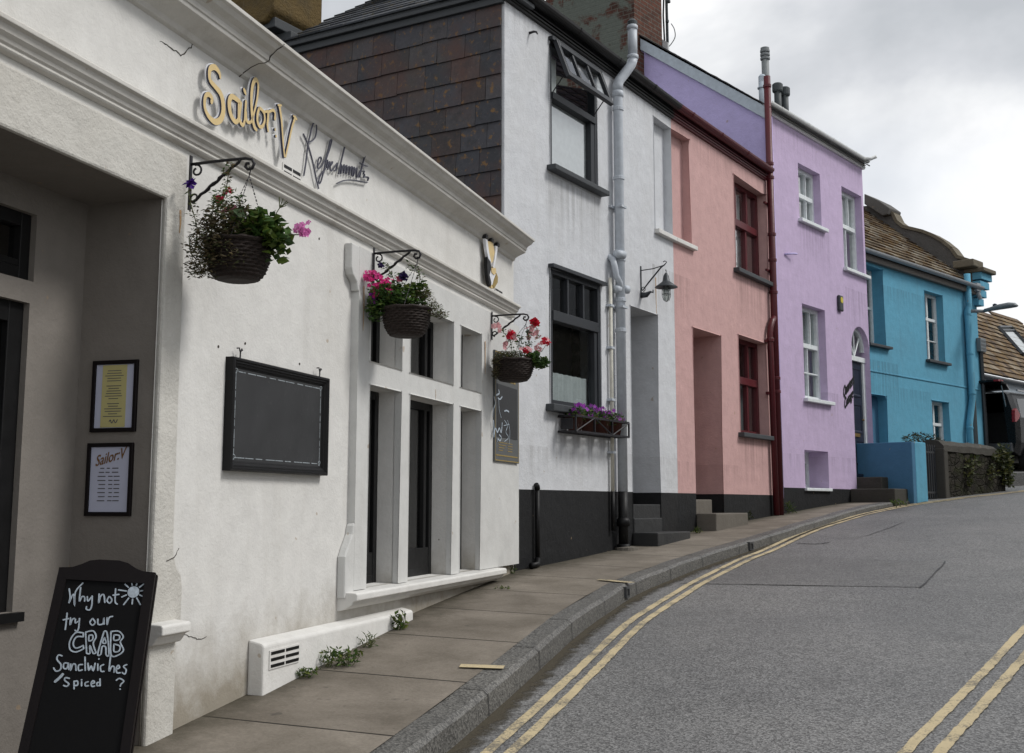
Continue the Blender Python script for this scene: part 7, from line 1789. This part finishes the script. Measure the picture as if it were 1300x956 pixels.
b.build('wall', 'far_stone', T)
b = MB(); b.face([(-30.1, -.2, 4.6), (-14.2, -.2, 4.6), (-14.2, 2.5, 6.98), (-30.1, 2.5, 6.98)]); b.face([(-30.1, 5.2, 4.6), (-14.2, 5.2, 4.6), (-14.2, 2.5, 6.98), (-30.1, 2.5, 6.98)]); b.build('roof', 'slate_sill', T)
for o in ops: window(T, o[0], o[1], o[2], o[3], .12, 'frame_white', bars=[('h', (o[2] + o[3]) / 2, .06), ('v', (o[0] + o[1]) / 2, o[2], o[3], .03)])
b = MB(); b.box(-30, -14.3, -.24, -.20, 4.42, 4.62); b.build('bargeboard', 'frame_white', T)

# ================================================================== WEEDS
def weed(label, px, py, w, h, n, size, seed, tints=GREEN + LIME, narrow=.35, kind='weed'):
    c = ground_hit(px, py, False); rnd = random.Random(seed); w *= .8; h *= .75; n = int(n * .75); size *= .85
    T = Thing('weed_tuft', label, kind, WORLD, tuple(c), 'weeds along the foot of the walls')
    b = MB(); bs = MB()
    clump(b, (c.x, c.y, c.z + h * .45), (w, w * .5, h * .55), n, size, rnd, tints, narrow, 1.0)
    for _ in range(8):
        q = Vector((c.x + rnd.uniform(-w, w) * .6, c.y + rnd.uniform(-w, w) * .4, c.z)); e = q + Vector((rnd.uniform(-.04, .04), rnd.uniform(-.04, .04), h * rnd.uniform(.6, 1.1))); bs.tube([q, (q + e) / 2 + Vector((.01, 0, 0)), e], .0022, 4)
    b.build('leaves', 'leaf', T, weld=False); bs.build('stem', 'stem', T)
weed('leafy green weed with rounded leaves growing at the far end of the white plinth', 507, 800, .06, .17, 60, .05, 1, narrow=.7)
weed('widest bushy green weed against the middle of the white plinth', 432, 846, .16, .13, 260, .045, 2)
weed('low green weed beneath the air vent in the white plinth', 388, 860, .10, .07, 130, .035, 3)
weed('thin grassy tuft between the two bigger weeds along the plinth', 467, 822, .07, .10, 60, .05, 4, narrow=.12)
weed('tiny weed in the corner where the shop meets the black base', 649, 728, .05, .10, 50, .035, 5)
weed('flat green sprig on the pavement below the last shop window', 638, 748, .10, .03, 50, .025, 6)
weed('grass tuft at the lilac house foot beside the steps', 1072, 637, .22, .22, 160, .10, 7, narrow=.10)
weed('small grass tuft at the foot of the red pipes', 1003, 652, .08, .22, 60, .09, 8, narrow=.10)
weed('green weed on the kerb end before the lilac steps', 1142, 641, .18, .10, 90, .06, 9)
weed('dark leafy weed growing at the base of the pink wall', 944, 661, .13, .17, 130, .06, 10, tints=[(.03, .045, .02), (.045, .05, .025)], narrow=.5)
weed('small dark weed beside the concrete step of the pink doorway', 885, 677, .07, .10, 60, .04, 11)

# iron gutter outlets in the kerb
for lab, px, py in (('rusty iron outlet in the kerb below the thick soil pipe', 806, 746), ('dark iron outlet in the kerb below the pink cottage', 953, 691)):
    q = ground_hit(px, py - 4, False); k = min(range(len(KERB)), key=lambda i: (KERB[i] - q.xy).length); d = (KERB[k + 1] - KERB[k - 1]).normalized()
    Fk = Fac((KERB[k].x, KERB[k].y), math.atan2(d.x, d.y)); zt = pave_z(KERB[k].x, KERB[k].y)
    T = Thing('kerb_outlet', lab, 'drain', Fk, (0, -.01, zt - .1), 'iron outlets in the kerb')
    b = MB(); b.box(-.055, .055, -.026, .05, zt - .10, zt - .085); b.box(-.055, .055, -.026, .05, zt - .03, zt - .012); b.box(-.055, -.043, -.026, .05, zt - .086, zt - .029); b.box(.043, .055, -.026, .05, zt - .086, zt - .029); b.build('frame', 'iron_grey', T)
    b = MB(); b.box(-.044, .044, -.016, .03, zt - .086, zt - .029); b.build('opening', 'tar', T)

# ================================================================== LIGHT, SKY, CAMERA
w = bpy.data.worlds.new('World'); SC.world = w; w.use_nodes = True
nt = w.node_tree; nt.nodes.clear()
out = nt.nodes.new('ShaderNodeOutputWorld'); bg = nt.nodes.new('ShaderNodeBackground'); bg.inputs['Strength'].default_value = .10
SUN_EL, SUN_AZ = 47.0, 94.0        # azimuth clockwise from +Y
sky = nt.nodes.new('ShaderNodeTexSky'); sky.sky_type = 'NISHITA'; sky.sun_disc = False
sky.sun_elevation = math.radians(SUN_EL); sky.sun_rotation = math.radians(SUN_AZ)
tc = nt.nodes.new('ShaderNodeTexCoord'); mp = nt.nodes.new('ShaderNodeMapping'); mp.inputs['Scale'].default_value = (1, 1, 1.55); mp.inputs['Location'].default_value = (5.1, 3.4, .9)
nt.links.new(tc.outputs['Generated'], mp.inputs['Vector'])
def wn(scale, det, ro, dist=0):
    n_ = nt.nodes.new('ShaderNodeTexNoise'); n_.inputs['Scale'].default_value = scale; n_.inputs['Detail'].default_value = det; n_.inputs['Roughness'].default_value = ro; n_.inputs['Distortion'].default_value = dist
    nt.links.new(mp.outputs[0], n_.inputs['Vector']); return n_.outputs['Fac']
def wr(f, stops):
    r_ = nt.nodes.new('ShaderNodeValToRGB'); e = r_.color_ramp.elements
    while len(e) < len(stops): e.new(.5)
    for el, (p, c) in zip(e, stops): el.position = p; el.color = (*c, 1)
    nt.links.new(f, r_.inputs['Fac']); return r_.outputs['Color']
cl = wr(wn(2.6, 6, .52, .3), [(.36, (.50, .525, .555)), (.46, (.63, .65, .68)), (.54, (.80, .815, .83)), (.61, (1.0, 1.0, 1.0))])
ml = nt.nodes.new('ShaderNodeMix'); ml.data_type = 'RGBA'; ml.blend_type = 'MULTIPLY'; ml.inputs[0].default_value = 1; nt.links.new(cl, ml.inputs[6]); ml.inputs[7].default_value = (7.6, 7.6, 7.65, 1)
sx = nt.nodes.new('ShaderNodeSeparateXYZ'); nt.links.new(tc.outputs['Generated'], sx.inputs[0])
lowf = wr(sx.outputs[2], [(.17, (1, 1, 1)), (.33, (0, 0, 0))])
m0 = nt.nodes.new('ShaderNodeMix'); m0.data_type = 'RGBA'; nt.links.new(lowf, m0.inputs[0]); nt.links.new(cl, m0.inputs[6]); m0.inputs[7].default_value = (.93, .94, .95, 1)
nt.links.new(m0.outputs[2], ml.inputs[6])
cov = wr(wn(1.7, 4, .5), [(.30, (.72, .72, .72)), (.48, (1, 1, 1))])
mx = nt.nodes.new('ShaderNodeMix'); mx.data_type = 'RGBA'; nt.links.new(cov, mx.inputs[0]); nt.links.new(sky.outputs['Color'], mx.inputs[6]); nt.links.new(ml.outputs[2], mx.inputs[7])
nt.links.new(mx.outputs[2], bg.inputs['Color']); nt.links.new(bg.outputs[0], out.inputs['Surface'])
ld = bpy.data.lights.new('sun', 'SUN'); ld.energy = 1.5; ld.angle = math.radians(16); ld.color = (1, .975, .935)
so = bpy.data.objects.new('sun', ld); COL.objects.link(so)
dirv = Vector((sin(math.radians(SUN_AZ)) * cos(math.radians(SUN_EL)), cos(math.radians(SUN_AZ)) * cos(math.radians(SUN_EL)), sin(math.radians(SUN_EL))))
so.rotation_euler = dirv.to_track_quat('Z', 'Y').to_euler(); so.location = (6, -4, 14)

cd = bpy.data.cameras.new('camera'); co = bpy.data.objects.new('camera', cd); COL.objects.link(co)
cd.sensor_fit = 'HORIZONTAL'; cd.sensor_width = 36; cd.lens = F / 1300 * 36; cd.shift_y = (CY - 478) / 1300
cd.clip_start = .05; cd.clip_end = 2000
co.location = (0, 0, 0); co.rotation_euler = (pi / 2 + PITCH, 0, 0)
SC.camera = co
SC.view_settings.view_transform = 'Standard'; SC.view_settings.look = 'None'; SC.view_settings.exposure = 0.52; SC.view_settings.gamma = 1.0; SC.view_settings.use_curve_mapping = False
SC.cycles.max_bounces = 6; SC.cycles.transparent_max_bounces = 12
SC.cycles.use_denoising = True
